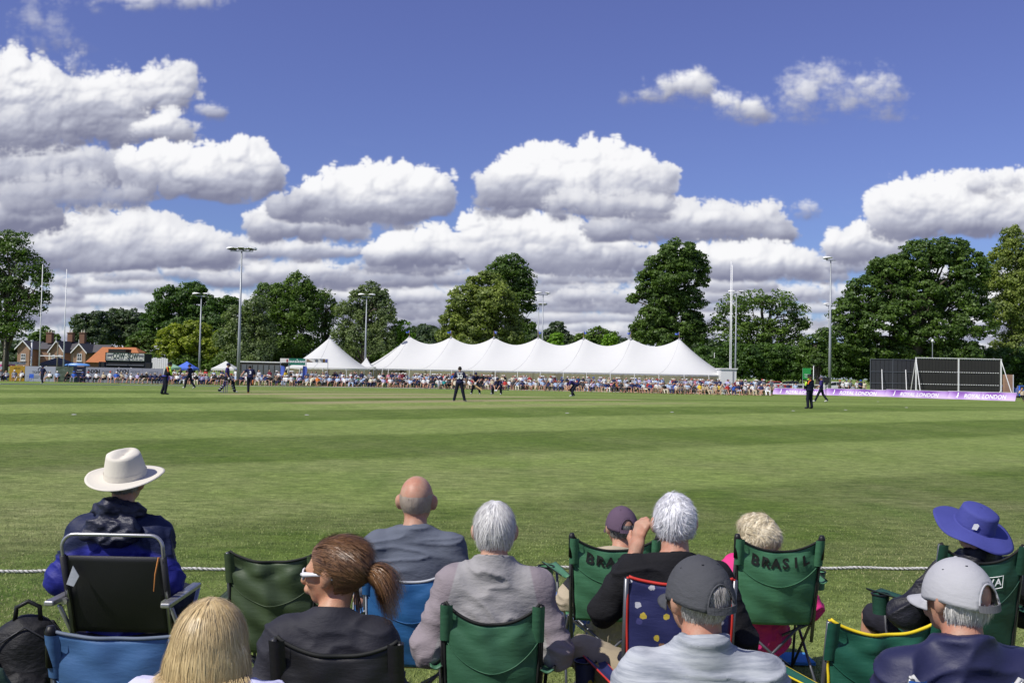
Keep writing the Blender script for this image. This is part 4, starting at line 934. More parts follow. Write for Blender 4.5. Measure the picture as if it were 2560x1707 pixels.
def speaker(px, y0, y1, Y, label):
    a = at(px - 7, y0, Y); b = at(px + 7, y1, Y); g0 = gz(a.x, Y); root = empty('loudspeaker', ((a.x + b.x) / 2, Y, g0), 0, label, 'loudspeaker')
    w = (b.x - a.x) / 2; m1 = MB(); m1.box((-w, 0, b.z - g0), (w, .5, a.z - g0)); m1.build('cabinet', NB, root)
    m1 = MB(); m1.box((-w + .05, -.02, b.z - g0 + .05), (w - .05, -.004, a.z - g0 - .05)); m1.build('grille', SHDARK, root)
    m1 = MB(); m1.tube([(0, .25, 0), (0, .25, b.z - g0 - .003)], .04, 8); m1.build('stand', DARKM, root)
speaker(254, 904, 918, 116, 'black box loudspeaker left of the food stand'); speaker(370, 906, 920, 116, 'black box loudspeaker right of the food stand')
speaker(2067, 943, 957, 108, 'black loudspeaker at the foot of the right floodlight')
# canoe on a stand
a = at(161, 911, 114); b = at(226, 912, 114); L = b.x - a.x; root = empty('canoe', ((a.x + b.x) / 2, 114, gz(a.x, 114)), 0, 'upturned pale blue canoe resting above the advertising boards', 'canoe'); zc = a.z - gz(a.x, 114)
CAN = plain('blue_hull', (.10, .27, .62), rough=.3, spec=.5, var=.03)
m1 = MB(); m1.grid(lambda u, v: ((u - .5) * L, .38 * math.sin(math.pi * min(1, max(0, u))) ** .5 * math.cos(math.pi * v), zc - .12 + .34 * math.sin(math.pi * u) ** .35 * math.sin(math.pi * v) ** .8 * .95), 24, 12); m1.build('hull', CAN, root, smooth=True)
for s in (-1, 1): m1 = MB(); m1.box((s * L * .3 - .04, -.3, 0), (s * L * .3 + .04, .3, zc - .14)); m1.build('trestle', POLEW, root)
# white paling fence
a = at(361, 894, 126); b = at(420, 894, 126); g0 = gz(a.x, 126); root = empty('paling_fence', ((a.x + b.x) / 2, 126, g0), 0, 'tall white paling fence right of the food stand', 'fence'); n = 11
w = (b.x - a.x) / 2
m1 = MB()
for k in range(n): x = -w + 2 * w * (k + .5) / n; m1.box((x - .125, 0, 0), (x + .125, .03, a.z - g0 + .06 * math.sin(k * 1.7)))
m1.build('paling', WHITEP, root); m1 = MB(); m1.box((-w, .034, .8), (w, .09, .9)); m1.build('rail', WHITEP, root)
# green sign on the right
r_, w_, z0, z1 = signboard(2007, 920, 2027, 948, 116, plain('green_sign', (.03, .30, .07), rough=.5, var=.03), 'tall green sign with white words behind the right umpire')
text_mesh('PUBLIC', .19, 'lettering', TW, r_, Matrix.Translation((0, -.012, z0 + .55)) @ XZ, bold=.004, sx=.9); text_mesh('TOILETS', .19, 'lettering', TW, r_, Matrix.Translation((0, -.012, z0 + .28)) @ XZ, bold=.004, sx=.8)
# ---------------------------------------------------------------- cottages
def brick_mat(name, c1, c2, mortar, sc=2.2):
    mt, nt, b = newmat(name); t = tc(nt); br = N(nt, 'ShaderNodeTexBrick'); lk(nt, mapping(nt, t, (1, 1, 1), rot=(math.pi / 2, 0, 0)), br.inputs['Vector'])
    br.inputs['Color1'].default_value = (*c1, 1); br.inputs['Color2'].default_value = (*c2, 1); br.inputs['Mortar'].default_value = (*mortar, 1); br.inputs['Scale'].default_value = sc
    lk(nt, mix(nt, .5, br.outputs[0], mix(nt, noise(nt, t, 1.3, 5), tuple(x * .7 for x in c1), c2)), b.inputs['Base Color']); b.inputs['Roughness'].default_value = .9; return mt
BRK = brick_mat('cottage_brick', (.30, .16, .10), (.40, .24, .15), (.42, .36, .28)); BRO = brick_mat('chimney_brick', (.26, .13, .08), (.20, .10, .06), (.2, .15, .1))
def tile_mat(name, col, sc=3.2):
    mt, nt, b = newmat(name); t = tc(nt); w1 = N(nt, 'ShaderNodeTexWave'); w1.bands_direction = 'Z'; w1.inputs['Scale'].default_value = sc; w1.inputs['Distortion'].default_value = .6; lk(nt, t, w1.inputs[0])
    c = mix(nt, w1.outputs[1], tuple(x * .72 for x in col), col); c = mix(nt, noise(nt, t, 2.2, 5), mix(nt, 1, c, (.75, .75, .75), 'MULTIPLY'), mix(nt, 1, c, (1.2, 1.15, 1.1), 'MULTIPLY'))
    lk(nt, c, b.inputs['Base Color']); b.inputs['Roughness'].default_value = .8; return mt
SLATE = tile_mat('slate_tiles', (.10, .098, .105)); ORT = tile_mat('orange_tiles', (.50, .185, .065)); REND = plain('cream_render', (.62, .59, .47), rough=.85, var=.06)
GLS = plain('window_glass', (.04, .05, .06), rough=.1, spec=.7)
def window(root, x, z, w, h, y=-.0):
    m1 = MB(); m1.box((x - w / 2, y - .05, z), (x + w / 2, y - .004, z + h)); f = m1.build('window', WHITEP, root)
    m1 = MB()
    for sx in (0, 1):
        for sz in (0, 1): m1.box((x - w / 2 + .09 + sx * (w / 2 - .05), y - .062, z + .09 + sz * (h / 2 - .04)), (x - .05 + sx * (w / 2 - .05), y - .052, z + h / 2 - .04 + sz * (h / 2 - .04)))
    m1.build('pane', GLS, f); m1 = MB(); m1.box((x - w / 2 - .1, y - .14, z - .1), (x + w / 2 + .1, y - .004, z - .002)); m1.build('sill', WHITEP, f)
def cottage(px_l, px_r, py_apex, py_eave, Y, label, back_len, ridge_px=None, wins=(), roof_r=None, depth=7, chim=(), wallmat=None, side=None):
    k = Y / F; a = at(px_l, py_eave, Y); b = at(px_r, py_eave, Y); ap = at((px_l + px_r) / 2, py_apex, Y); cx = (a.x + b.x) / 2; g0 = gz(cx, Y) - .1; w = (b.x - a.x) / 2
    root = empty('brick_cottage', (cx, Y, g0), 0, label, 'cottage'); ze = a.z - g0; za = ap.z - g0
    m1 = MB(); m1.box((-w, 0, 0), (w, depth, ze)); m1.poly([(-w, 0.002, ze), (w, 0.002, ze), (0, 0.002, za)], (0, .25, 0)); m1.build('wall', wallmat or BRK, root)
    rf = MB(); ov = .35
    for s in (-1, 1):
        dx, dz = w + ov, (za - ze) * (w + ov) / w
        rf.add([(0, -ov, za + .12), (s * dx, -ov, za - dz + .12), (s * dx, depth, za - dz + .12), (0, depth, za + .12), (0, -ov, za), (s * dx, -ov, za - dz), (s * dx, depth, za - dz), (0, depth, za)], [(0, 1, 2, 3), (4, 7, 6, 5), (0, 4, 5, 1), (1, 5, 6, 2), (2, 6, 7, 3)])
    roof = rf.build('roof', SLATE, root)
    bb = MB()
    for s in (-1, 1):
        dx, dz = w + ov, (za - ze) * (w + ov) / w
        bb.add([(0, -ov - .06, za + .16), (s * dx, -ov - .06, za - dz + .16), (s * dx, -ov - .06, za - dz - .10), (0, -ov - .06, za - .10), (0, -ov - .002, za + .16), (s * dx, -ov - .002, za - dz + .16), (s * dx, -ov - .002, za - dz - .10), (0, -ov - .002, za - .10)], [(0, 1, 2, 3), (7, 6, 5, 4), (0, 4, 5, 1), (3, 2, 6, 7), (1, 5, 6, 2)])
    bb.tube([(0, -ov - .03, za), (0, -ov - .03, za + .75)], .05, 6); bb.build('bargeboard', WHITEP, root)
    for (x, z, ww, hh) in wins: window(root, x, z, ww, hh)
    if roof_r:      # a wing running to the right (or left) with its ridge parallel to the picture
        x0, x1, pyr, pye, dy = roof_r; A_ = at(x0, pyr, Y); B_ = at(x1, pyr, Y); zr = A_.z - g0; zz = at(x0, pye, Y).z - g0; xa, xb = A_.x - cx, B_.x - cx
        m1 = MB(); m1.box((min(xa, xb), dy, 0), (max(xa, xb), dy + 6, zz)); m1.build('wing_wall', side or BRK, root)
        m1 = MB(); m1.add([(xa, dy - .3, zz - .08), (xb, dy - .3, zz - .08), (xb - .3 * (1 if xb > xa else -1), dy + 3, zr), (xa, dy + 3, zr), (xb, dy + 6.3, zz - .08), (xa, dy + 6.3, zz - .08)], [(0, 1, 2, 3), (3, 2, 4, 5), (1, 4, 2), (0, 3, 5)]); m1.build('wing_roof', SLATE, root)
    for (x, pyt, pyb, wpx, dy) in chim:
        T_ = at(x, pyt, Y); B_ = at(x, pyb, Y); ww = wpx * k / 2; xx = T_.x - cx
        m1 = MB(); m1.box((xx - ww, dy, B_.z - g0), (xx + ww, dy + 2 * ww, T_.z - g0 - .12)); m1.box((xx - ww - .1, dy - .1, T_.z - g0 - .118), (xx + ww + .1, dy + 2 * ww + .1, T_.z - g0)); c_ = m1.build('chimney', BRO, root)
        for s in (-.5, .5): m1 = MB(); m1.lathe([(.13, 0), (.10, .45)], (xx + s * ww, dy + ww, T_.z - g0 + .003), 10); m1.build('chimney_pot', REND, c_)
    return root
CY = 165; kk = CY / F
cottage(184, 214, 860, 877, CY, 'right-hand brick cottage with a white-edged gable and slate roof', 8, wins=((0, 2.7, .8, 1.3), (-.1, .2, 1.3, 1.0)), roof_r=(200, 252, 859, 878, 2.5), chim=())
cottage(126, 158, 853, 875, CY + 3, 'middle brick cottage with a white-edged gable and two chimneys', 8, wins=((-.55, 2.4, .55, 1.3), (.55, 2.4, .55, 1.3)), roof_r=(102, 188, 851, 871, 3), chim=((142, 828, 852, 13, 5), (173, 828, 856, 13, 5)), side=REND)
cottage(44, 74, 852, 868, CY + 3, 'left-hand brick cottage half hidden by the dark tree', 8, wins=((0, 2.6, .8, 1.2),), roof_r=(30, 100, 853, 869, 3), chim=((88, 828, 855, 14, 5),))
c_ = empty('white_wall_window', at(111, 890, CY + 3)); bpy.data.objects.remove(c_)
# red-tiled barn roof
Yb = 145; P_ = [at(213, 905, Yb), at(360, 909, Yb), at(340, 868.5, Yb + 5), at(256, 867.5, Yb + 5)]; g0 = gz(-60, Yb)
root = empty('tiled_barn', (P_[0].x, Yb, g0), 0, 'barn with a broad orange tiled roof behind the food stand', 'barn'); o = Vector((P_[0].x, Yb, g0)); Q = [p - o for p in P_]
bk = [Q[1] + Vector((0, 11, 0)), Q[0] + Vector((0, 11, 0))]
m1 = MB(); m1.add([Q[0], Q[1], Q[2], Q[3], bk[0], bk[1]], [(0, 1, 2, 3), (3, 2, 4, 5), (0, 3, 5), (1, 4, 2)]); m1.build('roof', ORT, root)
m1 = MB(); m1.box((Q[0].x + .4, .5, 0), (Q[1].x - .4, 10.5, Q[0].z - .02)); m1.build('wall', BRO, root)
m1 = MB(); m1.box((Q[3].x + 2.2, 2.0, Q[0].z + .9), (Q[2].x - .4, 4.2, Q[2].z - .35)); m1.build('dormer', SHDARK, root)
# white van / stall at the far left
a = at(-30, 903, 119); b = at(44, 911, 119); g0 = gz(a.x, 119); root = empty('market_stall', ((a.x + b.x) / 2, 119, g0), 0, 'stall with a white canopy and pink edge at the far left', 'stall'); w = (b.x - a.x) / 2
m1 = MB(); m1.box((-w, -.5, b.z - g0), (w, 2, a.z - g0)); m1.build('canopy', CANVAS, root)
m1 = MB(); m1.box((-w, -.52, b.z - g0 - .3), (w, -.502, b.z - g0 - .003)); m1.build('valance', plain('pink_valance', (.62, .12, .32)), root)
for x in (-w + .1, w - .1): m1 = MB(); m1.box((x - .04, -.4, 0), (x + .04, -.32, b.z - g0 - .31)); m1.build('post', STEEL, root)
# ---------------------------------------------------------------- cars
CG = plain('car_glass', (.02, .025, .03), rough=.08, spec=.8); TYR = plain('tyre_rubber', (.02, .02, .02), rough=.8)
def paint(name, col): 
    m_ = plain(name, col, rough=.25, spec=.6, var=.02); return m_
def car(px, Y, col, label, rz=0, scale=1.0, group='cars parked behind the right crowd', name='parked_car'):
    b = on_z(px, Y); root = empty(name, b, rz, label, 'car', group); S = scale
    pr = [(-2.1, .45), (-2.15, .75), (-2.0, .95), (-1.55, 1.02), (-1.0, 1.42), (-.4, 1.5), (.4, 1.47), (1.0, 1.05), (1.9, .88), (2.15, .7), (2.15, .42)]
    m1 = MB(); n = len(pr)
    V = [(x * S, -.85 * S * (.86 if z > 1.1 else 1), z * S) for x, z in pr] + [(x * S, .85 * S * (.86 if z > 1.1 else 1), z * S) for x, z in pr]
    V += [(-2.1 * S, -.85 * S, .25 * S), (2.1 * S, -.85 * S, .25 * S), (-2.1 * S, .85 * S, .25 * S), (2.1 * S, .85 * S, .25 * S)]
    Fc = [tuple(range(n)) + (2 * n + 1, 2 * n), tuple(range(2 * n - 1, n - 1, -1)) + (2 * n + 2, 2 * n + 3)] + [(i, i + n, i + 1 + n, i + 1) for i in range(n - 1)] + [(0, 2 * n, 2 * n + 2, n), (n - 1, 2 * n - 1, 2 * n + 3, 2 * n + 1), (2 * n, 2 * n + 1, 2 * n + 3, 2 * n + 2)]
    m1.add(V, Fc); bd = m1.build('body', col, root)
    m1 = MB()
    for s in (-1, 1):
        y = s * .80 * S
        m1.poly([(x * S, y, z * S) for x, z in ((-1.4, 1.04), (-.95, 1.36), (-.42, 1.42), (-.42, 1.05))], (0, s * .02, 0)); m1.poly([(x * S, y, z * S) for x, z in ((-.34, 1.05), (-.34, 1.42), (.36, 1.39), (.85, 1.05))], (0, s * .02, 0))
    m1.add([(1.02 * S, -.68 * S, 1.06 * S), (1.02 * S, .68 * S, 1.06 * S), (.44 * S, .62 * S, 1.475 * S), (.44 * S, -.62 * S, 1.475 * S)], [(0, 1, 2, 3)])
    m1.add([(-1.56 * S, -.66 * S, 1.05 * S), (-1.04 * S, -.62 * S, 1.425 * S), (-1.04 * S, .62 * S, 1.425 * S), (-1.56 * S, .66 * S, 1.05 * S)], [(0, 1, 2, 3)])
    m1.build('glazing', CG, root)
    for x in (-1.35, 1.35):
        for s in (-1, 1):
            q = MB(); q.tube([(x * S, s * .68 * S, .32 * S), (x * S, s * .88 * S, .32 * S)], .32 * S, 16); wo = q.build('wheel', TYR, root, smooth=False)
            q = MB(); q.tube([(x * S, s * .87 * S, .32 * S), (x * S, s * .90 * S, .32 * S)], .18 * S, 12); q.build('rim', STEEL, wo)
    for s in (-1, 1): q = MB(); q.box((-2.17 * S, s * .6 * S - .15, .78 * S), (-2.10 * S, s * .6 * S + .15, .9 * S)); q.build('tail_light', RED, root)
RED = plain('tail_red', (.5, .02, .02), rough=.3)
cs = [(1858, 126, paint('grey_car_paint', (.10, .11, .13)), 'dark grey car nearest the marquee end'), (1895, 127, paint('silver_car_paint', (.35, .37, .40)), 'silver car with a long roof behind the seated crowd'), (1940, 126, paint('red_car_paint', (.35, .03, .03)), 'red car behind the standing spectators'), (1982, 128, paint('charcoal_car_paint', (.05, .055, .06)), 'charcoal car left of the green sign')]
for px, Y, c, lb in cs: car(px, Y, c, lb, rz=RNG.uniform(-.1, .1))
car(2562, 116, paint('blue_car_paint', (.03, .11, .50)), 'bright blue car at the right edge behind the boards', rz=1.2)
car(2092, 124, paint('white_van_paint', (.6, .6, .6)), 'white car parked just right of the right floodlight', rz=.1)
car(2512, 120, paint('navy_car_paint', (.02, .04, .14)), 'dark blue car glimpsed right of the framed sight screen', rz=.3)
# brick garden wall glimpsed at the right edge, and red roof among leaves
a = at(2512, 936, 118); b = at(2534, 978, 118); root = empty('brick_pier', ((a.x + b.x) / 2, 118, gz(a.x, 118)), 0, 'short brick pier with a white edge left of the blue car', 'pier')
w = (b.x - a.x) / 2; m1 = MB(); m1.box((-w, 0, 0), (w * .8, .5, a.z - gz(a.x, 118))); m1.build('pier', BRK, root); m1 = MB(); m1.box((w * .8 + .002, 0, 0), (w, .5, a.z - gz(a.x, 118))); m1.build('edge', WHITEP, root)
# ---------------------------------------------------------------- boundary rope, markers
mt, nt, b = newmat('boundary_rope'); t_ = tc(nt); w1 = N(nt, 'ShaderNodeTexWave'); w1.inputs['Scale'].default_value = 14; w1.bands_direction = 'DIAGONAL'; lk(nt, t_, w1.inputs[0])
lk(nt, ramp(nt, w1.outputs[1], [(.0, (.22, .21, .19)), (.5, (.62, .61, .57))]).outputs[0], b.inputs['Base Color']); b.inputs['Roughness'].default_value = .9; ROPE = mt
A_ = on_ground(0, 1439); B_ = on_ground(1280, 1428.5); C_ = on_ground(2560, 1428); q = []
def rp(t): 
    a, b_, c = A_, B_, C_
    return a * ((t - 0) * (t - 1) / 2) + b_ * (-(t + 1) * (t - 1)) + c * (t * (t + 1) / 2)
pts = []
for k in range(161):
    t = -2 + 4 * k / 160; p = A_ * (t * (t - 1) / 2) + B_ * (1 - t * t) + C_ * (t * (t + 1) / 2); p.z = gz(p.x, p.y) + .02 + .004 * math.sin(k * 1.3); p.y += .012 * math.sin(k * .6); pts.append(p)
m1 = MB(); tw = MB()
for st in range(3):
    pp = []
    L = 0
    for k in range(len(pts) - 1):
        for j in range(14):
            q_ = j / 14; p = pts[k].lerp(pts[k + 1], q_); a_ = L + q_ * (pts[k + 1] - pts[k]).length; an = a_ * 42 + st * 2.094
            pp.append(p + Vector((0, math.cos(an) * .0065, math.sin(an) * .0065)))
        L += (pts[k + 1] - pts[k]).length
    m1.tube(pp, .0078, 6)
o = m1.build('boundary_rope', ROPE, smooth=True); tag(o, 'near white twisted boundary rope lying on the grass beyond the front spectators', 'rope')
pts = [on_ground(x, y) + Vector((0, 0, .035)) for x, y in ((-300, 956), (0, 961), (300, 963), (600, 966), (800, 967.5), (1100, 972), (1400, 977.5), (1700, 983.5), (1925, 987.5))]
m1 = MB(); m1.tube(pts, .035, 6); o = m1.build('boundary_rope', plain('white_rope', (.6, .6, .56), rough=.8)); tag(o, 'far boundary rope lying at the feet of the distant crowd', 'rope')
MKR = plain('marker_disc', (.55, .55, .52), rough=.5)
for i, (x, y, lb) in enumerate(((185, 1037, 'white marker disc, leftmost on the field'), (767, 1037.5, 'white marker disc below the bowler'), (1418, 1033, 'white marker disc below the crouching slip fielder'), (1680, 1030.5, 'white marker disc between the slip fielder and right umpire'), (1983, 1027, 'white marker disc just left of the right umpire'), (2114, 1025, 'white marker disc just right of the right umpire'), (2266, 1019, 'white marker disc below the purple boards'), (2195, 1004, 'small white marker disc near the purple boards'))):
    p = on_ground(x, y); m1 = MB(); m1.lathe([(.085, .006), (.07, .016), (.04, .02), (.001, .02)], (0, 0, 0), 16, cap=False); o = m1.build('marker_disc', MKR, loc=p, smooth=True); tag(o, lb, 'marker', 'marker discs on the outfield')
# ---------------------------------------------------------------- implicit-surface modelling of bodies and clothes
WR = .62
def E(c, r, M=None):            # ellipsoid
    return ('e', np.array(c, float), np.array(r, float), M)
def C(a, b, ra, rb=None):       # tapered capsule
    return ('c', np.array(a, float), np.array(b, float), float(ra), float(ra if rb is None else rb))
def prim_bounds(p):
    if p[0] == 'e':
        r = np.max(p[2]) if p[3] is not None else p[2]; return p[1] - r, p[1] + r
    r = max(p[3], p[4]); return np.minimum(p[1], p[2]) - r, np.maximum(p[1], p[2]) + r
def eval_prim(p, X, Y, Z, infl=0.0):
    if p[0] == 'e':
        x, y, z = X - p[1][0], Y - p[1][1], Z - p[1][2]
        if p[3] is not None:
            M = p[3]; x, y, z = (M[0, 0] * x + M[1, 0] * y + M[2, 0] * z, M[0, 1] * x + M[1, 1] * y + M[2, 1] * z, M[0, 2] * x + M[1, 2] * y + M[2, 2] * z)
        r = p[2] + infl; k0 = np.sqrt((x / r[0]) ** 2 + (y / r[1]) ** 2 + (z / r[2]) ** 2); k1 = np.sqrt((x / r[0] ** 2) ** 2 + (y / r[1] ** 2) ** 2 + (z / r[2] ** 2) ** 2)
        return k0 * (k0 - 1) / np.maximum(k1, 1e-6)
    a, b = p[1], p[2]; ba = b - a; L = max(ba.dot(ba), 1e-9)
    t = np.clip(((X - a[0]) * ba[0] + (Y - a[1]) * ba[1] + (Z - a[2]) * ba[2]) / L, 0, 1)
    return np.sqrt((X - a[0] - t * ba[0]) ** 2 + (Y - a[1] - t * ba[1]) ** 2 + (Z - a[2] - t * ba[2]) ** 2) - (p[3] + (p[4] - p[3]) * t + infl)
def sdf_grid(prims, res, k=.03, infl=0.0, cuts=(), subs=()):
    bs = [prim_bounds(p) for p in prims]; lo = np.min([b[0] for b in bs], 0) - infl - res * 3; hi = np.max([b[1] for b in bs], 0) + infl + res * 3
    n = np.ceil((hi - lo) / res).astype(int) + 1
    D = np.full(n, .2, np.float32); ax = [lo[i] + np.arange(n[i]) * res for i in range(3)]
    for p, b in zip(prims, bs):
        m_ = k + infl + res * 2
        i0 = np.clip(np.floor((b[0] - m_ - lo) / res).astype(int), 0, n); i1 = np.clip(np.ceil((b[1] + m_ - lo) / res).astype(int) + 1, 0, n)
        sl = tuple(slice(i0[i], i1[i]) for i in range(3))
        X, Y, Z = np.meshgrid(ax[0][sl[0]], ax[1][sl[1]], ax[2][sl[2]], indexing='ij', sparse=True)
        d = eval_prim(p, X, Y, Z, infl); o = D[sl]
        h = np.clip(.5 + .5 * (o - d) / k, 0, 1); D[sl] = o * (1 - h) + d * h - k * h * (1 - h)
    X, Y, Z = np.meshgrid(*ax, indexing='ij', sparse=True)
    for s in subs: D = np.maximum(D, -eval_prim(s, X, Y, Z))
    for (pt, nn) in cuts:       # keep the side away from the normal
        nn = np.array(nn, float); nn /= np.linalg.norm(nn); D = np.maximum(D, (X - pt[0]) * nn[0] + (Y - pt[1]) * nn[1] + (Z - pt[2]) * nn[2])
    return D, lo
def surface_nets(D, lo, res):
    S = D < 0
    c = [S[i:S.shape[0] - 1 + i, j:S.shape[1] - 1 + j, k:S.shape[2] - 1 + k] for i in (0, 1) for j in (0, 1) for k in (0, 1)]
    cnt = sum(x.astype(np.int8) for x in c); act = (cnt > 0) & (cnt < 8)
    I = np.argwhere(act)
    if len(I) == 0: return np.zeros((0, 3)), np.zeros((0, 4), int)
    idx = np.full(act.shape, -1, np.int64); idx[tuple(I.T)] = np.arange(len(I))
    acc = np.zeros((len(I), 3)); w = np.zeros(len(I))
    corners = [(i, j, k) for i in (0, 1) for j in (0, 1) for k in (0, 1)]
    vals = {q: D[I[:, 0] + q[0], I[:, 1] + q[1], I[:, 2] + q[2]].astype(float) for q in corners}
    for a in corners:
        for axis in range(3):
            if a[axis] == 0:
                b = list(a); b[axis] = 1; b = tuple(b); va, vb = vals[a], vals[b]; cr = (va < 0) != (vb < 0)
                t = np.where(cr, va / np.where(cr, va - vb, 1), 0); pnt = np.array(a, float)[None] + np.zeros((len(I), 3)); pnt[:, axis] += t
                acc += pnt * cr[:, None]; w += cr
    V = (I + acc / w[:, None]) * res + lo
    Fs = []
    for axis in range(3):
        u, v = [x for x in range(3) if x != axis]; sl0 = [slice(None)] * 3; sl1 = [slice(None)] * 3; sl0[axis] = slice(0, -1); sl1[axis] = slice(1, None)
        s0 = S[tuple(sl0)]; s1 = S[tuple(sl1)]; ed = np.argwhere(s0 != s1)
        ed = ed[(ed[:, u] > 0) & (ed[:, v] > 0) & (ed[:, u] < act.shape[u]) & (ed[:, v] < act.shape[v])]
        if len(ed) == 0: continue
        def cell(du, dv): e = ed.copy(); e[:, u] -= du; e[:, v] -= dv; return idx[tuple(e.T)]
        q = np.stack([cell(1, 1), cell(0, 1), cell(0, 0), cell(1, 0)], 1)
        flip = s0[tuple(ed.T)]; 
        if axis == 1: flip = ~flip
        q = np.where(flip[:, None], q, q[:, ::-1]); Fs.append(q)
    return V, np.concatenate(Fs)
def vnormals(V, Fq):
    n = np.cross(V[Fq[:, 2]] - V[Fq[:, 0]], V[Fq[:, 3]] - V[Fq[:, 1]]); N_ = np.zeros_like(V)
    for k in range(4): np.add.at(N_, Fq[:, k], n)
    return N_ / np.maximum(np.linalg.norm(N_, axis=1)[:, None], 1e-9)
def n3(P, seed, octv=2):
    """smooth pseudo-noise on points, about -1..1"""
    rs = np.random.RandomState(seed); out = np.zeros(len(P)); a = 1
    for o in range(octv):
        for k in range(5):
            w = rs.normal(size=3); out += a * np.sin(P @ w * (1.6 ** o) * 1.3 + rs.uniform(0, 6.28) + 1.4 * np.sin(P @ rs.normal(size=3) * (1.6 ** o) + rs.uniform(0, 6))) / 3.2
        a *= .55
    return out
def sdf_mesh(name, prims, res, mat, parent=None, k=.03, infl=0.0, cuts=(), subs=(), wrinkle=0.0, wscale=(14, 14, 30), seed=1, smooth_it=1, post=None):
    D, lo = sdf_grid(prims, res, k, infl, cuts, subs); V, Fq = surface_nets(D, lo, res)
    for _ in range(smooth_it):
        A_ = np.zeros_like(V); c = np.zeros(len(V))
        for i in range(4):
            for j in (1, 3): np.add.at(A_, Fq[:, i], V[Fq[:, (i + j) % 4]]); np.add.at(c, Fq[:, i], 1)
        V = V * .5 + .5 * A_ / np.maximum(c, 1)[:, None]
    if wrinkle:
        Nn = vnormals(V, Fq); P = V * np.array(wscale)
        r = n3(P + 1.0 * n3(V * 4, seed + 9, 1)[:, None], seed, 2)
        ridge = 1 - np.abs(r); ridge = np.clip(ridge, 0, 1) ** 2.2
        V = V + Nn * ((ridge - .45) * wrinkle * WR)[:, None]
    if post is not None: V = post(V, Fq)
    me = mesh_np(name, V, Fq); return link(name, me, mat, parent, smooth=True)

# ---------------------------------------------------------------- skins, cloths
def skin(name, col, red=(1.08, .84, .80)):
    mt, nt, b = newmat(name); t = tc(nt); n1 = noise(nt, t, 14, 5, .6)
    c = mix(nt, ramp(nt, n1, [(.40, (0, 0, 0)), (.62, (1, 1, 1))]).outputs[0], tuple(x * 1.04 for x in col), tuple(min(1, col[i] * red[i] * .94) for i in range(3)))
    c = mix(nt, 1.0, c, mix(nt, noise(nt, t, 70, 3), (.82, .82, .82), (1.14, 1.14, 1.14)), 'MULTIPLY')
    lk(nt, c, b.inputs['Base Color']); b.inputs['Roughness'].default_value = .48; b.inputs['Specular IOR Level'].default_value = .35
    b.inputs['Subsurface Weight'].default_value = .06; b.inputs['Subsurface Radius'].default_value = (.012, .005, .003); b.inputs['Subsurface Scale'].default_value = .6
    lk(nt, bump(nt, noise(nt, t, 160, 2), .25, .002), b.inputs['Normal']); return mt
def cloth(name, col, rough=.85, var=.18, weave=420, streak=None, sheen=.0, bmp=.35, spec=.2):
    mt, nt, b = newmat(name); t = tc(nt); n1 = noise(nt, t, 5, 4, .6)
    c = mix(nt, n1, tuple(x * (1 - var) for x in col), tuple(min(1, x * (1 + var)) for x in col))
    if streak is not None:
        s = noise(nt, mapping(nt, t, streak[1]), 1.0, 4, .7); c = mix(nt, ramp(nt, s, [(.38, (0, 0, 0)), (.62, (1, 1, 1))]).outputs[0], c, streak[0])
    lk(nt, c, b.inputs['Base Color']); b.inputs['Roughness'].default_value = rough; b.inputs['Specular IOR Level'].default_value = spec
    if sheen: b.inputs['Sheen Weight'].default_value = sheen
    h = mth(nt, 'ADD', mth(nt, 'MULTIPLY', noise(nt, mapping(nt, t, (1, 1, 2.2)), 26, 4, .6), 1.0), mth(nt, 'MULTIPLY', noise(nt, t, weave, 2), .12))
    lk(nt, bump(nt, h, bmp, .012), b.inputs['Normal']); return mt
def hairmat(name, c1, c2, rough=.42):
    mt, nt, b = newmat(name); t = tc(nt); g_ = N(nt, 'ShaderNodeNewGeometry')
    s = noise(nt, mapping(nt, t, (60, 60, 9)), 1.0, 4, .7)
    f = mth(nt, 'ADD', mth(nt, 'MULTIPLY', s, .7), mth(nt, 'MULTIPLY', g_.outputs['Random Per Island'], .45))
    lk(nt, ramp(nt, f, [(.25, c1), (.8, c2)]).outputs[0], b.inputs['Base Color']); b.inputs['Roughness'].default_value = rough; b.inputs['Specular IOR Level'].default_value = .45
    b.inputs['Anisotropic'].default_value = .5
    lk(nt, bump(nt, s, .5, .004), b.inputs['Normal']); return mt
SKIN = [skin('skin_fair', (.50, .30, .205)), skin('skin_ruddy', (.46, .275, .190)), skin('skin_tanned', (.46, .265, .165)), skin('skin_brown', (.16, .075, .04))]
def rotz(a): c, s = math.cos(a), math.sin(a); return np.array([[c, -s, 0], [s, c, 0], [0, 0, 1.]])
def rotx(a): c, s = math.cos(a), math.sin(a); return np.array([[1., 0, 0], [0, c, -s], [0, s, c]])
def roty(a): c, s = math.cos(a), math.sin(a); return np.array([[c, 0, s], [0, 1, 0], [-s, 0, c]])
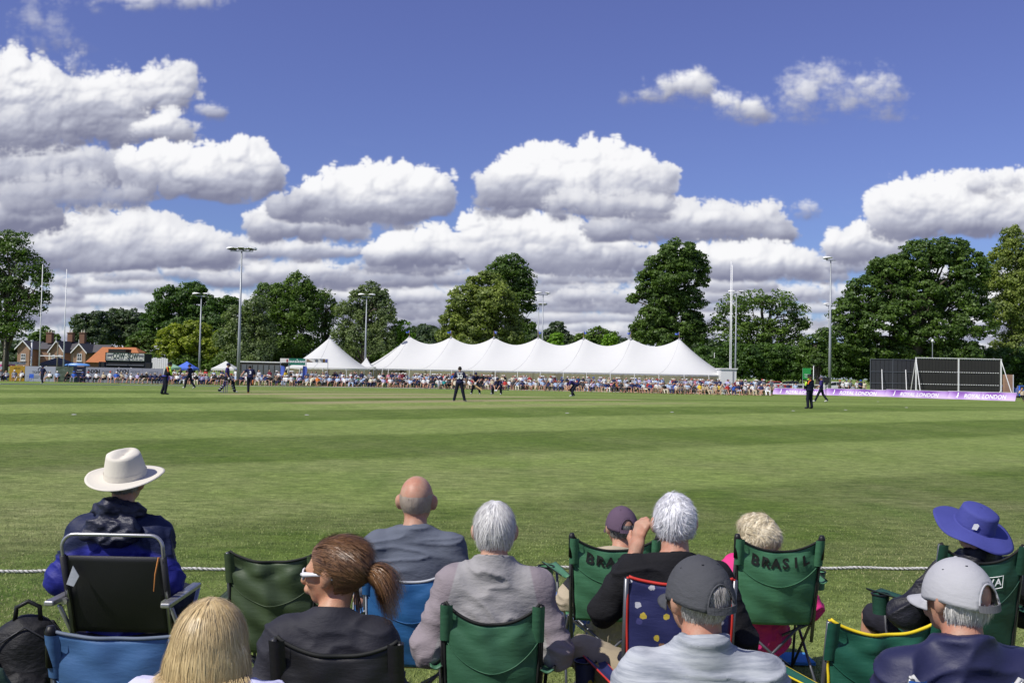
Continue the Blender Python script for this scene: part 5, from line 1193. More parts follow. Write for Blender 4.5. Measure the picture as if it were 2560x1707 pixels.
class Head:
    """head frame: +y is the face; origin at the middle of the skull"""
    def __init__(s, c, yaw=0., pitch=0., roll=0., k=1.0):
        s.c = np.array(c, float); s.M = rotz(yaw) @ rotx(pitch) @ roty(roll); s.k = k
    def p(s, x, y, z): return s.c + s.M @ (np.array([x, y, z]) * s.k)
    def e(s, x, y, z, rx, ry, rz, R=None): return E(s.p(x, y, z), np.array((rx, ry, rz)) * s.k, s.M if R is None else s.M @ R)
    def cap(s, a, b, ra, rb): return C(s.p(*a), s.p(*b), ra * s.k, rb * s.k)
    def skull(s): return [s.e(0, -.012, .012, .076, .096, .096), s.e(0, .012, -.01, .070, .080, .088)]
    def prims(s):
        out = s.skull() + [s.e(0, .035, -.055, .058, .058, .062), s.e(0, .062, -.100, .026, .022, .018), s.e(0, .082, .008, .052, .016, .012)]     # face, chin, brow
        out += [s.cap((0, .094, .000), (0, .118, -.040), .008, .0135), s.e(0, .100, -.066, .024, .012, .0065), s.e(0, .098, -.078, .020, .012, .0065)]  # nose, lips
        out += [s.e(.045, .066, -.03, .022, .022, .022), s.e(-.045, .066, -.03, .022, .022, .022)]
        for q in (-1, 1):
            R = rotz(q * -.35)
            out += [s.e(q * .086, -.004, -.012, .0085, .018, .031, R), s.e(q * .079, .004, -.038, .007, .009, .011, R), s.e(q * .090, -.012, -.008, .006, .012, .016, R)]
        return out
def torso_prims(J):
    """J: joints - pelvis, chest, neck, shoulders, elbows, wrists, hips, knees, ankles, toes; widths in J['w'], J['b'] girth"""
    w = J.get('w', 1.0); g_ = J.get('b', 1.0); P = J
    pel, che, nk = P['pelvis'], P['chest'], P['neck']; up = (nk - pel) / np.linalg.norm(nk - pel)
    sp = P['sh_r'] - P['sh_l']; sp = sp / np.linalg.norm(sp)
    R = np.stack([sp, np.cross(up, sp), up], 1)
    mid = pel * .5 + che * .5
    return [E(pel, (.175 * w * g_, .125 * g_, .12), R), E(mid, (.155 * w * g_, .115 * g_, .17), R), E(che, (.178 * w * (.5 + .5 * g_), .118 * (.5 + .5 * g_), .19), R),
            C(P['sh_l'] * .85 + nk * .15 - up * .055, P['sh_r'] * .85 + nk * .15 - up * .055, .070, .070), C(nk - up * .03, P['sh_l'] * .72 + nk * .28 - up * .015, .052, .058), C(nk - up * .03, P['sh_r'] * .72 + nk * .28 - up * .015, .052, .058),
            C(P['sh_l'], P['sh_l'], .058 * w), C(P['sh_r'], P['sh_r'], .058 * w)]
def arm_prims(J, s, hand=True):
    a = J.get('arm', 1.0); S, El, W = J['sh_' + s], J['el_' + s], J['wr_' + s]
    out = [C(S, El, .050 * a, .041 * a), C(El, El * .35 + W * .65, .044 * a, .034 * a), C(El * .35 + W * .65, W, .034 * a, .026 * a)]
    return out
def hand_prims(J, s, fingers=True, curl=.5, dirn=None, palm=None):
    W, El = J['wr_' + s], J['el_' + s]; d = (W - El) / np.linalg.norm(W - El) if dirn is None else np.array(dirn, float) / np.linalg.norm(dirn)
    side = J.get('hand_side_' + s, np.array([1., 0, 0])); side = side - d * side.dot(d); side /= np.linalg.norm(side); nrm = np.cross(d, side)
    R = np.stack([side, nrm, d], 1); out = [E(W + d * .045, (.040, .019, .050), R), C(W - d * .01, W + d * .03, .027, .026)]
    if fingers:
        L = (.068, .078, .072, .056)
        for i in range(4):
            b = W + d * .085 + side * (-.030 + .020 * i); c1 = b + (d * math.cos(curl * .5) + nrm * math.sin(curl * .5)) * L[i] * .5; c2 = c1 + (d * math.cos(curl * 1.3) + nrm * math.sin(curl * 1.3)) * L[i] * .5
            out += [C(b, c1, .0100, .0092), C(c1, c2, .0092, .0078)]
        b = W + d * .02 - side * .030; c1 = b - side * .030 + d * .030 + nrm * .008; out += [C(b, c1, .0130, .0110), C(c1, c1 - side * .008 + d * .030 + nrm * .006, .0108, .0088)]
    return out
def leg_prims(J, s):
    g_ = J.get('leg', 1.0); Hp, K, A_ = J['hip_' + s], J['kn_' + s], J['an_' + s]
    m_ = K * .55 + A_ * .45
    return [C(Hp, K, .088 * g_, .058 * g_), C(K, m_, .056 * g_, .056 * g_), C(m_, A_, .054 * g_, .036 * g_)]
def foot_prims(J, s, infl=0.0):
    A_, T = J['an_' + s], J['to_' + s]; return [C(A_ - np.array([0, 0, .02]), T, .038 + infl, .030 + infl), C(A_ - np.array([0, 0, .025]), A_ * .75 + T * .25 - np.array([0, 0, .02]), .040 + infl, .036 + infl)]
def neck_prims(J, hd):
    return [C(J['neck'] - np.array([0, 0, .03]), hd.p(0, -.018, -.075), .060 * J.get('nk', 1), .056 * J.get('nk', 1))]
def seated(scale=1.0, lean=.14, slouch=0.0, w=1.0, g=1.0, seat=.46, head_fwd=.05, yaw=0., elbow=.26, knees=.16, hands_y=.30, sh_drop=0., tilt=0., nl=.132):
    """joint positions of a seated figure facing +y, hips over the origin"""
    J = {'w': w, 'b': g}; S = scale; z0 = seat
    def v(x, y, z): return np.array([x * S, y * S, z0 + z * S])
    L = lean
    J['pelvis'] = v(0, 0, .03 - slouch * .5); J['chest'] = v(0, -.36 * L, .36 - slouch); J['neck'] = v(0, -.56 * L, .60 - slouch)
    for s, q in (('l', -1), ('r', 1)):
        J['sh_' + s] = v(q * .175 * w, -.52 * L, .500 - slouch - sh_drop); J['el_' + s] = v(q * elbow, -.10, .25 - slouch * .6); J['wr_' + s] = v(q * .17, hands_y - .12, .17)
        J['hip_' + s] = v(q * .09, .02, .01); J['kn_' + s] = v(q * knees, .44, .05); J['an_' + s] = np.array([q * knees * S, .44 * S + .10, .09]); J['to_' + s] = np.array([q * knees * 1.15 * S, .44 * S + .25, .04])
    J['head'] = v(tilt, -.56 * L + head_fwd, .60 - slouch + nl)
    return J
def strands(name, mat, parent, roots, dirs, norms, L, w, droop=.3, lift=.15, seg=4, seed=1, curl=.15):
    """thin tapering hair ribbons from root points along given directions"""
    rs = np.random.RandomState(seed); n = len(roots); P = roots.copy(); d = dirs.copy(); rows = []
    L = L * rs.uniform(.65, 1.2, n); sd = np.cross(norms, dirs); sd /= np.maximum(np.linalg.norm(sd, axis=1)[:, None], 1e-6)
    d = d + norms * lift + rs.normal(size=(n, 3)) * curl; ww = w * rs.uniform(.6, 1.3, n)
    for k in range(seg + 1):
        t = k / seg; wk = ww * (1 - t * .85); rows.append(np.stack([P - sd * wk[:, None], P + sd * wk[:, None]], 1))
        d = d / np.linalg.norm(d, axis=1)[:, None]; P = P + d * (L / seg)[:, None]; d = d + np.array([0, 0, -1.]) * droop / seg - norms * lift * .9 / seg + rs.normal(size=(n, 3)) * curl * .4
    V = np.stack(rows, 1).reshape(n, -1, 3); m_ = V.shape[1]
    Fq = []
    for k in range(seg): Fq.append(np.array([2 * k, 2 * k + 1, 2 * k + 3, 2 * k + 2]))
    Fq = (np.arange(n)[:, None, None] * m_ + np.array(Fq)[None]).reshape(-1, 4)
    return V.reshape(-1, 3), Fq
def join_np(parts):
    V = []; Fq = []; o = 0
    for v, f in parts: V.append(v); Fq.append(f + o); o += len(v)
    return np.concatenate(V), np.concatenate(Fq)
def hair_on(hd, mat, parent, cover, base_infl=.010, n=1400, L=.05, w=.0022, flow=None, droop=.3, lift=.25, res=.007, seed=1, rough=.004, name='hair', extra=(), curl=.18, cuts=(), seg=4):
    """hair as a thin scalp volume with strands over it; cover(local point) -> bool tells where hair grows"""
    pr = hd.skull() + list(extra)
    D, lo = sdf_grid(pr, res, .02, base_infl, cuts)
    V, Fq = surface_nets(D, lo, res); Lc = (V - hd.c) @ hd.M / hd.k
    keep = cover(Lc); fk = keep[Fq].all(1); Fk = Fq[fk]; used = np.unique(Fk); remap = np.full(len(V), -1); remap[used] = np.arange(len(used)); V2 = V[used]; F2 = remap[Fk]
    Nn = vnormals(V, Fq)[used]; L2 = Lc[used]
    V2 = V2 + Nn * (rough * n3(L2 * np.array([90, 90, 45]), seed, 2))[:, None]
    rs = np.random.RandomState(seed); pick = rs.randint(0, len(V2), n); R0 = V2[pick] + rs.normal(size=(n, 3)) * .002 - Nn[pick] * .002
    if flow is None:
        def flow(p): d = p - np.array([0, -.02, .10]); return d + np.array([0, 0, -.05])
    dl = flow(L2[pick]); dw = dl @ hd.M.T; Np = Nn[pick]; dw = dw - Np * (dw * Np).sum(1)[:, None]; dw /= np.maximum(np.linalg.norm(dw, axis=1)[:, None], 1e-6)
    S = strands('s', None, None, R0, dw, Np, L * hd.k, w, droop, lift, seg, seed, curl)
    V3, F3 = join_np([(V2, F2), S]); return link(name, mesh_np(name, V3, F3), mat, parent, smooth=True)
def full_cover(p):   # back, sides and top; leaves face and ears free
    x, y, z = p[:, 0], p[:, 1], p[:, 2]
    return (z > -.065) & (y < .052 + .25 * np.clip(z - .03, 0, 1) + .2 * np.clip(z - .06, 0, 1)) & ~((np.abs(x) > .058) & (y > -.020) & (z < .014))
def fringe_cover(p):  # bald crown with short hair round the sides and back
    x, y, z = p[:, 0], p[:, 1], p[:, 2]
    return (z > -.062) & (z < .022 + .30 * np.clip(np.abs(x) - .04, 0, 1)) & (y < .045) & ~((np.abs(x) > .066) & (y > -.014) & (z < .004))
def cap_hat(hd, mat, parent, k=1.0, opening=True, bill_yaw=0.0, strap=None, stitch=None, pitch=.12, dz=.004, r=(.094, .114, .112), name='baseball_cap', backlow=-.030):
    """baseball cap: panelled dome, bill at the front, arched opening and strap at the back"""
    Mx = Matrix(hd.M.tolist()).to_4x4(); Mx.translation = Vector(hd.c.tolist())
    Mx = Mx @ Matrix.Rotation(-pitch, 4, 'X'); K = hd.k * k; rim = -.012
    nu, nv = 60, 18; V = []; Fc = []
    cy = -.010
    for j in range(nv + 1):
        th = (j / nv) * math.pi / 2
        for i in range(nu):
            a = 2 * math.pi * i / nu; x = math.cos(a) * math.cos(th); y = math.sin(a) * math.cos(th); zz = math.sin(th)
            pan = 1 + .012 * abs(math.cos(3 * a)) * math.cos(th) - .006
            z = rim + dz + zz * (r[2] + .012) ** 1 * (1.0) - (1 - zz) * (.030 * max(0, -y)) * (0 if opening else 0)
            if y < 0: z += backlow * (-y) * (1 - zz)
            V.append(Vector((x * r[0] * pan, y * r[1] * pan + cy, z)) * K)
    def hole(a, th):
        b = (a - 1.5 * math.pi); return opening and (abs(b) / .50) ** 2 + ((th - .0) / .52) ** 2 < 1
    for j in range(nv):
        for i in range(nu):
            a = 2 * math.pi * (i + .5) / nu; th = (j + .5) / nv * math.pi / 2
            if hole(a, th): continue
            i2 = (i + 1) % nu; Fc.append((j * nu + i, j * nu + i2, (j + 1) * nu + i2, (j + 1) * nu + i))
    me = bpy.data.meshes.new(name); me.from_pydata([Mx @ v for v in V], [], Fc); me.update()
    o = link(name, me, mat, parent, smooth=True); so = o.modifiers.new('thick', 'SOLIDIFY'); so.thickness = .003; so.offset = 1
    # bill
    mb = MB()
    def bl(u, v):
        a = math.radians(28 + 124 * u); rr = 1 + 0.0 * v; x = math.cos(a) * r[0] * 1.0; y = math.sin(a) * r[1] + cy
        ex = math.sin(math.pi * u) ** .55
        return Mx @ (Vector((x * (1 + .02 * v), y + .068 * v * ex, rim + dz + .004 - .30 * abs(x) * abs(x) / .09 * .35 - .012 * v - .02 * v * (abs(x) / .09) ** 2)) * K)
    mb.grid(bl, 16, 5); b_ = mb.build('bill', mat, o, smooth=True); so = b_.modifiers.new('thick', 'SOLIDIFY'); so.thickness = .004
    mb = MB(); mb.lathe([(.007, 0), (.006, .004), (.002, .006)], (0, 0, 0), 10); me = mb.mesh('button'); me.transform(Mx @ Matrix.Translation(Vector((0, cy, rim + dz + r[2] + .012)) * K)); link('button', me, mat, o, smooth=True)
    # seams
    mb = MB()
    for q in range(6):
        a = math.pi / 6 + q * math.pi / 3 + math.pi / 6
        pts = []
        for th in np.linspace(.02 if not (opening and abs(a - 1.5 * math.pi) < .3) else .56, math.pi / 2 - .02, 12):
            x = math.cos(a) * math.cos(th); y = math.sin(a) * math.cos(th); zz = math.sin(th); z = rim + dz + zz * (r[2] + .012)
            if y < 0: z += backlow * (-y) * (1 - zz)
            pts.append(Mx @ (Vector((x * r[0] * 1.018, y * r[1] * 1.018 + cy, z + .002)) * K))
        mb.tube(pts, .0013, 4)
    mb.build('seam', stitch or mat, o)
    mb = MB()
    for q in range(6):
        a = math.pi / 3 * q + math.pi / 6 * 0 + .52 * 0 + math.pi / 6 * (1 if q % 1 == 0 else 0) - math.pi / 6
        if opening and abs(((a - 1.5 * math.pi) + math.pi) % (2 * math.pi) - math.pi) < .6: th = 1.0
        else: th = .85
        x = math.cos(a) * math.cos(th); y = math.sin(a) * math.cos(th); mb.lathe([(.0042, 0), (.003, .001)], tuple((Vector((x * r[0] * 1.03, y * r[1] * 1.03 + cy, rim + dz + math.sin(th) * (r[2] + .012) + .001)) * K)), 8)
    me = mb.mesh('eyelet'); me.transform(Mx); link('eyelet', me, DARKM, o)
    if opening:
        mb = MB(); pts = []
        for a in np.linspace(1.5 * math.pi - .54, 1.5 * math.pi + .54, 12):
            x, y = math.cos(a), math.sin(a); pts.append(Vector((x * r[0] * 1.02, y * r[1] * 1.02 + cy, rim + dz + .008 + backlow * (-y))) * K)
        for k_ in range(len(pts) - 1):
            p, q = pts[k_], pts[k_ + 1]; u = Vector((0, 0, .0105)) * K; mb.add([Mx @ (p - u), Mx @ (q - u), Mx @ (q + u), Mx @ (p + u)], [(0, 1, 2, 3)])
        s_ = mb.build('strap', strap or mat, o); so = s_.modifiers.new('thick', 'SOLIDIFY'); so.thickness = .004; so.offset = 1
    # opening edge piping
        mb = MB(); pts = []
        for t in np.linspace(0, math.pi, 16):
            a = 1.5 * math.pi + .52 * math.cos(t); th = .54 * math.sin(t); x = math.cos(a) * math.cos(th); y = math.sin(a) * math.cos(th); zz = math.sin(th); z = rim + dz + zz * (r[2] + .012)
            if y < 0: z += backlow * (-y) * (1 - zz)
            pts.append(Mx @ (Vector((x * r[0] * 1.02, y * r[1] * 1.02 + cy, z)) * K))
        mb.tube(pts, .0034, 5); mb.build('edging', mat, o, smooth=True)
    return o
def brim_hat(hd, mat, parent, name, crown_r, crown_h, brim_r, curve, dent=0.0, band=None, tilt=(0, 0), crown_taper=.86, dz=.0, soft=0., seg=48, oval=1.12):
    Mx = Matrix(hd.M.tolist()).to_4x4(); Mx.translation = Vector(hd.c.tolist()); Mx = Mx @ Matrix.Rotation(tilt[0], 4, 'X') @ Matrix.Rotation(tilt[1], 4, 'Y'); K = hd.k
    rows = []; prof = []
    nb = 10
    for i in range(nb + 1): t = 1 - i / nb; prof.append(('b', t))
    nc = 9
    for i in range(1, nc + 1): prof.append(('c', i / nc))
    nt_ = 6
    for i in range(1, nt_ + 1): prof.append(('t', i / nt_))
    V = []
    for kind, t in prof:
        for k in range(seg):
            a = 2 * math.pi * k / seg; ca, sa = math.cos(a), math.sin(a)
            if kind == 'b':
                r = crown_r + (brim_r - crown_r) * t; z = curve(a, t); z += soft * .012 * t * math.sin(3 * a + 1) + soft * .008 * t * math.sin(5 * a)
            elif kind == 'c':
                r = crown_r * (1 - (1 - crown_taper) * t ** 1.3); z = crown_h * t
                if soft: r *= 1 + soft * .03 * math.sin(4 * a + 3 * t)
            else:
                r = crown_r * crown_taper * (1 - t ** 1.1) ; z = crown_h + (.018 * (1 - (1 - t) ** 2))
            x, y = r * ca, r * sa * oval
            if dent and kind in 'ct':
                # centre crease and two pinches at the front
                h = (t if kind == 'c' else 1)
                if kind == 't': z -= dent * math.exp(-(x / .030) ** 2) * (1 - .35 * abs(y) / .1)
                fr = math.exp(-((y - .075) / .05) ** 2) * h ** 2
                x *= 1 - .22 * fr; z += .016 * math.exp(-(y / .06) ** 2) * 0 + h * (.010 * (1 if y < 0 else -1) * abs(y) / .1 * 0)
            V.append(Mx @ (Vector((x, y, z + dz)) * K))
    n = len(prof); Fc = [(j * seg + i, j * seg + (i + 1) % seg, (j + 1) * seg + (i + 1) % seg, (j + 1) * seg + i) for j in range(n - 1) for i in range(seg)]
    me = bpy.data.meshes.new(name); me.from_pydata(V, [], Fc); me.update(); o = link(name, me, mat, parent, smooth=True); so = o.modifiers.new('thick', 'SOLIDIFY'); so.thickness = .004; so.offset = 1
    if band:
        mb = MB(); vs = []
        for z in (.004, .030):
            for k in range(seg): a = 2 * math.pi * k / seg; r = crown_r * (1.045 - .02 * (z > .01)); vs.append(Mx @ (Vector((r * math.cos(a), r * math.sin(a) * oval, z + dz)) * K))
        mb.add(vs, [(i, (i + 1) % seg, seg + (i + 1) % seg, seg + i) for i in range(seg)]); mb.build('hat_band', band, o, smooth=True)
    mb = MB()
    pts = [V[k] for k in range(seg)] + [V[0]]; mb.tube(pts, .0032, 5); mb.build('brim_edge', mat, o, smooth=True)
    return o, Mx, K

# ---------------------------------------------------------------- folding chairs
TUBEG = plain('grey_tube', (.13, .135, .145), rough=.35, metal=.6, var=.08); TUBEL = plain('silver_tube', (.42, .42, .42), rough=.3, metal=.7, var=.06); BLKP = plain('black_plastic', (.012, .012, .013), rough=.45, var=.1, bmp=.2)
def camp_chair(loc, rz, fab, pipe, label, w=.46, h=.91, dip=.09, seat_h=.42, arms=True, post_caps=True, post=None, top_c=None, holder=True, recline=.06, cat='camping chair', flap=True, lean_bottom=.0, bowl=.05, arm_fab=None, name='folding_chair', arm_drop=0.0, fold=.8):
    """folding camping chair seen from behind; faces +y; origin on the ground below the back rest"""
    root = empty(name, loc, rz, label, cat, 'folding camping chairs of the near spectators'); hw = w / 2; post = post or TUBEG
    yb = 0.0; yt = -recline
    for s in (-1, 1):
        mb = MB(); mb.tube([(s * hw * .94, yb + .03, seat_h - .12), (s * hw, yt * .5 + .02, (seat_h + h) / 2), (s * hw, yt, h - .02)], .0105, 8); p_ = mb.build('back_post', post, root, smooth=True)
        if post_caps:
            mb = MB(); mb.tube([(s * hw, yt * .82 + .002, h - .13), (s * hw, yt * .98, h - .012), (s * hw, yt * 1.0, h + .006)], [.017, .019, .012], 10); mb.build('cap', BLKP, p_, smooth=True)
    def back(u, v):
        x = (u - .5) * w * (.96 - .10 * (1 - v) ** 2); q = 1 - (2 * u - 1) ** 2; zt = h - .015 - dip * q ** .8; z = seat_h - .015 + (zt - seat_h + .015) * v
        z += 0.0; y = yt * (z - seat_h) / (h - seat_h) - bowl * q * (.35 + .65 * math.sin(math.pi * min(1, v * .9 + .05)))
        y += .006 * math.sin(u * 17 + v * 5) * fold * (1 - abs(2 * u - 1)) + .004 * math.sin(v * 21 + u * 9) * fold + .010 * fold * math.exp(-((v - .88) / .05) ** 2) * math.sin(u * 14)
        return (x, y, z)
    mb = MB(); mb.grid(back, 28, 26); bk = mb.build('back_panel', fab, root, smooth=True); so = bk.modifiers.new('thick', 'SOLIDIFY'); so.thickness = .004
    mb = MB(); mb.tube([Vector(back(u, 1)) + Vector((0, 0, .002)) for u in np.linspace(0, 1, 29)], .0065, 6); mb.build('edging', pipe, bk, smooth=True)
    for s in (0, 1): mb = MB(); mb.tube([Vector(back(s, v)) + Vector(((.004 if s else -.004), 0, 0)) for v in np.linspace(1, .0, 20)], .0055, 6); mb.build('edging', pipe, bk, smooth=True)
    if flap:   # stitched hem line below the top
        mb = MB(); mb.tube([Vector(back(u, .70 - .16 * (1 - (2 * u - 1) ** 2))) + Vector((0, -.003, 0)) for u in np.linspace(.01, .99, 28)], .0022, 5); mb.build('seam', fab, bk, smooth=True)
        for s in (-1, 1):
            mb = MB(); mb.grid(lambda u, v, s=s: (s * (hw + .012 - u * .050), yt * .96 - .020 - .012 * math.sin(math.pi * u) + (v) * .04, h - .02 - v * .15), 4, 5); mb.build('corner_sleeve', fab, bk, smooth=True)
    def seat(u, v): q = (1 - (2 * u - 1) ** 2); return ((u - .5) * w * 1.06, .08 + .44 * v, seat_h + .035 * v - .05 * q * (1 - (2 * v - 1) ** 2) - .02 * q)
    mb = MB(); mb.grid(seat, 12, 12); st = mb.build('seat', fab, root, smooth=True); so = st.modifiers.new('thick', 'SOLIDIFY'); so.thickness = .004
    # crossing legs
    for a, b in (((-hw, .50, .02), (hw * .95, .08, seat_h - .03)), ((hw, .50, .02), (-hw * .95, .08, seat_h - .03)), ((-hw * 1.02, -.04, .02), (hw * .95, .10, seat_h)), ((hw * 1.02, -.04, .02), (-hw * .95, .10, seat_h)), ((-hw * 1.05, -.04, .02), (-hw * 1.02, .50, seat_h)), ((hw * 1.05, -.04, .02), (hw * 1.02, .50, seat_h)), ((-hw * 1.07, .50, .02), (-hw * 1.0, .06, seat_h)), ((hw * 1.07, .50, .02), (hw * 1.0, .06, seat_h))):
        mb = MB(); mb.tube([a, b], .0085, 7); mb.build('leg', post, root, smooth=True)
    if arms:
        for s in (-1, 1):
            za = .63 - arm_drop
            mb = MB(); mb.tube([(s * (hw + .01), .48, .02), (s * (hw + .055), .50, za - .01)], .0085, 7); mb.build('arm_post', post, root, smooth=True)
            def arm(u, v, s=s, za=za): return (s * (hw + .002 + .055 * v + u * (.05 + .035 * v)), yt * .3 - .01 + .56 * v, za + .035 * (1 - v) - .014 * math.sin(math.pi * u))
            mb = MB(); mb.grid(arm, 5, 12); ar = mb.build('armrest', arm_fab or fab, root, smooth=True); so = ar.modifiers.new('thick', 'SOLIDIFY'); so.thickness = .006
            mb = MB(); mb.tube([arm(0, v) for v in np.linspace(0, 1, 9)] + [arm(u, 1) for u in (.25, .5, .75, 1)] + [arm(1, v) for v in np.linspace(1, 0, 9)], .0045, 5); mb.build('edging', pipe, ar, smooth=True)
            if holder and s == -1 or holder == 2:
                mb = MB(); mb.lathe([(.040, -.10), (.046, -.004), (.048, .004), (.042, .004), (.036, -.095)], (s * (hw + .125), .36, za), 18, cap=False); hd_ = mb.build('cup_holder', arm_fab or fab, ar, smooth=True)
                mb = MB(); mb.lathe([(.044, 0), (.052, .0), (.052, .006), (.044, .006)], (s * (hw + .125), .36, za + .004), 18, cap=False); mb.build('rim', BLKP, hd_)
    return root, back
def nylon(name, col, rough=.55, spec=.45, var=.10):
    mt, nt, b = newmat(name); t = tc(nt); n1 = noise(nt, t, 6, 4)
    lk(nt, mix(nt, n1, tuple(x * (1 - var) for x in col), tuple(x * (1 + var) for x in col)), b.inputs['Base Color']); b.inputs['Roughness'].default_value = rough; b.inputs['Specular IOR Level'].default_value = spec
    h = mth(nt, 'ADD', noise(nt, mapping(nt, t, (6, 6, 22)), 1, 4, .6), mth(nt, 'MULTIPLY', noise(nt, t, 500, 1), .05)); lk(nt, bump(nt, h, .22, .02), b.inputs['Normal'])
    tr = N(nt, 'ShaderNodeBsdfTranslucent'); tr.inputs[0].default_value = (*[min(1, x * 1.2) for x in col], 1); m_ = N(nt, 'ShaderNodeMixShader'); m_.inputs[0].default_value = .12
    lk(nt, b.outputs[0], m_.inputs[1]); lk(nt, tr.outputs[0], m_.inputs[2]); lk(nt, m_.outputs[0], nt.nodes['Material Output'].inputs[0]); return mt
# ---------------------------------------------------------------- the near spectators and their chairs
TROU_K = cloth('navy_trousers_cloth', (.02, .024, .04)); TROU_B = cloth('beige_trousers_cloth', (.34, .27, .18)); DENIM = cloth('denim_cloth', (.10, .16, .36)); SHOE = plain('dark_shoe', (.03, .03, .03), rough=.6); SHOEW = plain('white_shoe', (.55, .55, .53), rough=.6)
def shift(J, dz):
    for k in J:
        if isinstance(J[k], np.ndarray) and k[:2] not in ('an', 'to'): J[k] = J[k] + np.array([0, 0, dz])
def near_person(px, py, d, label, headyaw=0., headpitch=0., headroll=0., rz=0., k=1.0, sk=0, res=.008, group='spectators in the near rows', mod=None, topoff=.108, fingers=False, nkw=1.0, **kw):
    J = seated(**kw); p = at(px, py, d); gx, gy = p.x, d
    g0 = gz(gx, gy); tgt = p.z - g0 - topoff * k; shift(J, tgt - J['head'][2])
    c, s_ = math.cos(rz), math.sin(rz); hx, hy = J['head'][0], J['head'][1]
    loc = (gx - (hx * c - hy * s_), gy - (hx * s_ + hy * c), g0)
    if mod: mod(J)
    J['nk'] = nkw
    root = empty('person', loc, rz, label, 'person', group); hd = Head(J['head'], headyaw, headpitch, headroll, k)
    pr = torso_prims(J) + neck_prims(J, hd) + hd.prims()
    for s in 'lr': pr += arm_prims(J, s) + hand_prims(J, s, fingers=True, curl=J.get('curl_' + s, .5), dirn=J.get('hd_' + s)) + leg_prims(J, s) + foot_prims(J, s)
    body = sdf_mesh('body', pr, res, SKIN[sk], root, k=.018, smooth_it=1)
    return root, J, hd
def top(root, J, mat, name='jacket', infl=.018, wr=.014, sleeve=1.0, collar=.0, neckdrop=.0, hem=.02, seed=1, res=.008, ws=(9, 9, 20), k=.035, collar_mat=None):
    pr = torso_prims(J)
    for s in 'lr':
        S, El, W = J['sh_' + s], J['el_' + s], J['wr_' + s]
        if sleeve >= 1: pr += [C(S, El, .053, .048), C(El, El * .2 + W * .8, .052, .042)]
        else: e = S + (El - S) * sleeve; pr += [C(S, e, .056, .058)]
    nk = J['neck']; cuts = [(nk + np.array([0, 0, .012 - neckdrop + collar * .6]), (0, .25, 1)), (J['pelvis'] + np.array([0, 0, -hem - .06]), (0, .2, -1))]
    if collar: pr += [C(nk + np.array([0, -.006, -.02]), nk + np.array([0, .0, .05 + collar]), .062, .056)]
    return sdf_mesh(name, pr, res, mat, root, k=k, infl=infl, cuts=cuts, wrinkle=wr, wscale=ws, seed=seed, subs=[C(nk + np.array([0, .01, .0]), nk + np.array([0, .02, .3]), .052, .056)] if collar else ())
def bottoms(root, J, mat, short=False, name='trousers', res=.011, seed=1):
    pr = [E(J['pelvis'], (.18, .13, .13))]
    for s in 'lr':
        K, A_ = J['kn_' + s], J['an_' + s]
        if short: pr += [C(J['hip_' + s], K * .93 + J['hip_' + s] * .07, .096, .074)]
        else: pr += [C(J['hip_' + s], K, .093, .066), C(K, A_, .064, .052)]
    o = sdf_mesh(name, pr, res, mat, root, k=.03, infl=.012, wrinkle=.010, seed=seed); 
    sp = foot_prims(J, 'l', .012); 
    for s in 'lr': sdf_mesh('shoe', foot_prims(J, s, .010), .012, SHOE, root, k=.02)
    return o
def clump_band(name, mat, root, pts, r, seed=1, wr=.012, res=.009):
    return sdf_mesh(name, [C(a, b, r0, r1) for a, b, r0, r1 in pts], res, mat, root, k=.03, wrinkle=wr, seed=seed)
def zband(name, colA, colB, expr, rough=.7, spec=.25, bmp=.4):
    """cloth with two colours split by a pattern function on object coordinates (sewn panels)"""
    mt = cloth(name, colA, rough=rough, spec=spec, bmp=bmp); nt = mt.node_tree; b = nt.nodes['Principled BSDF']; src = b.inputs['Base Color'].links[0].from_socket
    s = N(nt, 'ShaderNodeSeparateXYZ'); lk(nt, tc(nt), s.inputs[0]); f = expr(nt, s.outputs); lk(nt, mix(nt, f, src, colB), b.inputs['Base Color']); return mt
# A - man in the cream hat on the lawn chair
WIG = 0
rA, JA, hA = near_person(316, 1127 + 18, 4.95, 'man in cream wide-brimmed hat and blue and navy rain jacket, far left', scale=1.0, w=1.02, g=1.06, lean=.10, elbow=.27, hands_y=.3, sk=1, topoff=.112, sh_drop=.02, nl=.150)
BJ = zband('blue_navy_jacket', (.010, .016, .055), (.014, .018, .20), lambda nt, o: ramp(nt, mth(nt, 'ADD', o[2], mth(nt, 'MULTIPLY', mth(nt, 'ABSOLUTE', o[0]), .40)), [(.955, (1, 1, 1)), (.975, (0, 0, 0))]).outputs[0], rough=.6, spec=.3)
top(rA, JA, BJ, infl=.024, wr=.026, seed=3, ws=(7, 7, 13), collar=.02); bottoms(rA, JA, TROU_K)
NAVY = cloth('navy_hood_cloth', (.012, .014, .035), rough=.45, spec=.45, bmp=.5)
nk = JA['neck']; v3 = lambda x, y, z: nk + np.array([x, y, z])
clump_band('hood', NAVY, rA, [(v3(-.10, -.02, .005), v3(-.02, -.085, .03), .040, .045), (v3(-.02, -.085, .03), v3(.10, -.03, .005), .045, .038), (v3(-.09, -.10, -.06), v3(.09, -.10, -.055), .045, .042), (v3(-.12, -.11, -.11), v3(.06, -.12, -.12), .036, .040), (v3(-.02, -.11, -.15), v3(.10, -.10, -.10), .030, .036)], .0, seed=6, wr=.022)
GREYH = hairmat('grey_hair', (.10, .095, .09), (.36, .34, .32)); hair_on(hA, GREYH, rA, fringe_cover, n=900, L=.016, w=.0016, base_infl=.004, seed=3)
FELT = plain('cream_felt', (.66, .62, .53), rough=.85, var=.05, bmp=.12, bscale=90)
def cvA(a, t): return -.012 * t + .014 * t * abs(math.cos(a)) ** 2 - .018 * t * (math.sin(a) > 0) * abs(math.sin(a)) + .010 * t * t
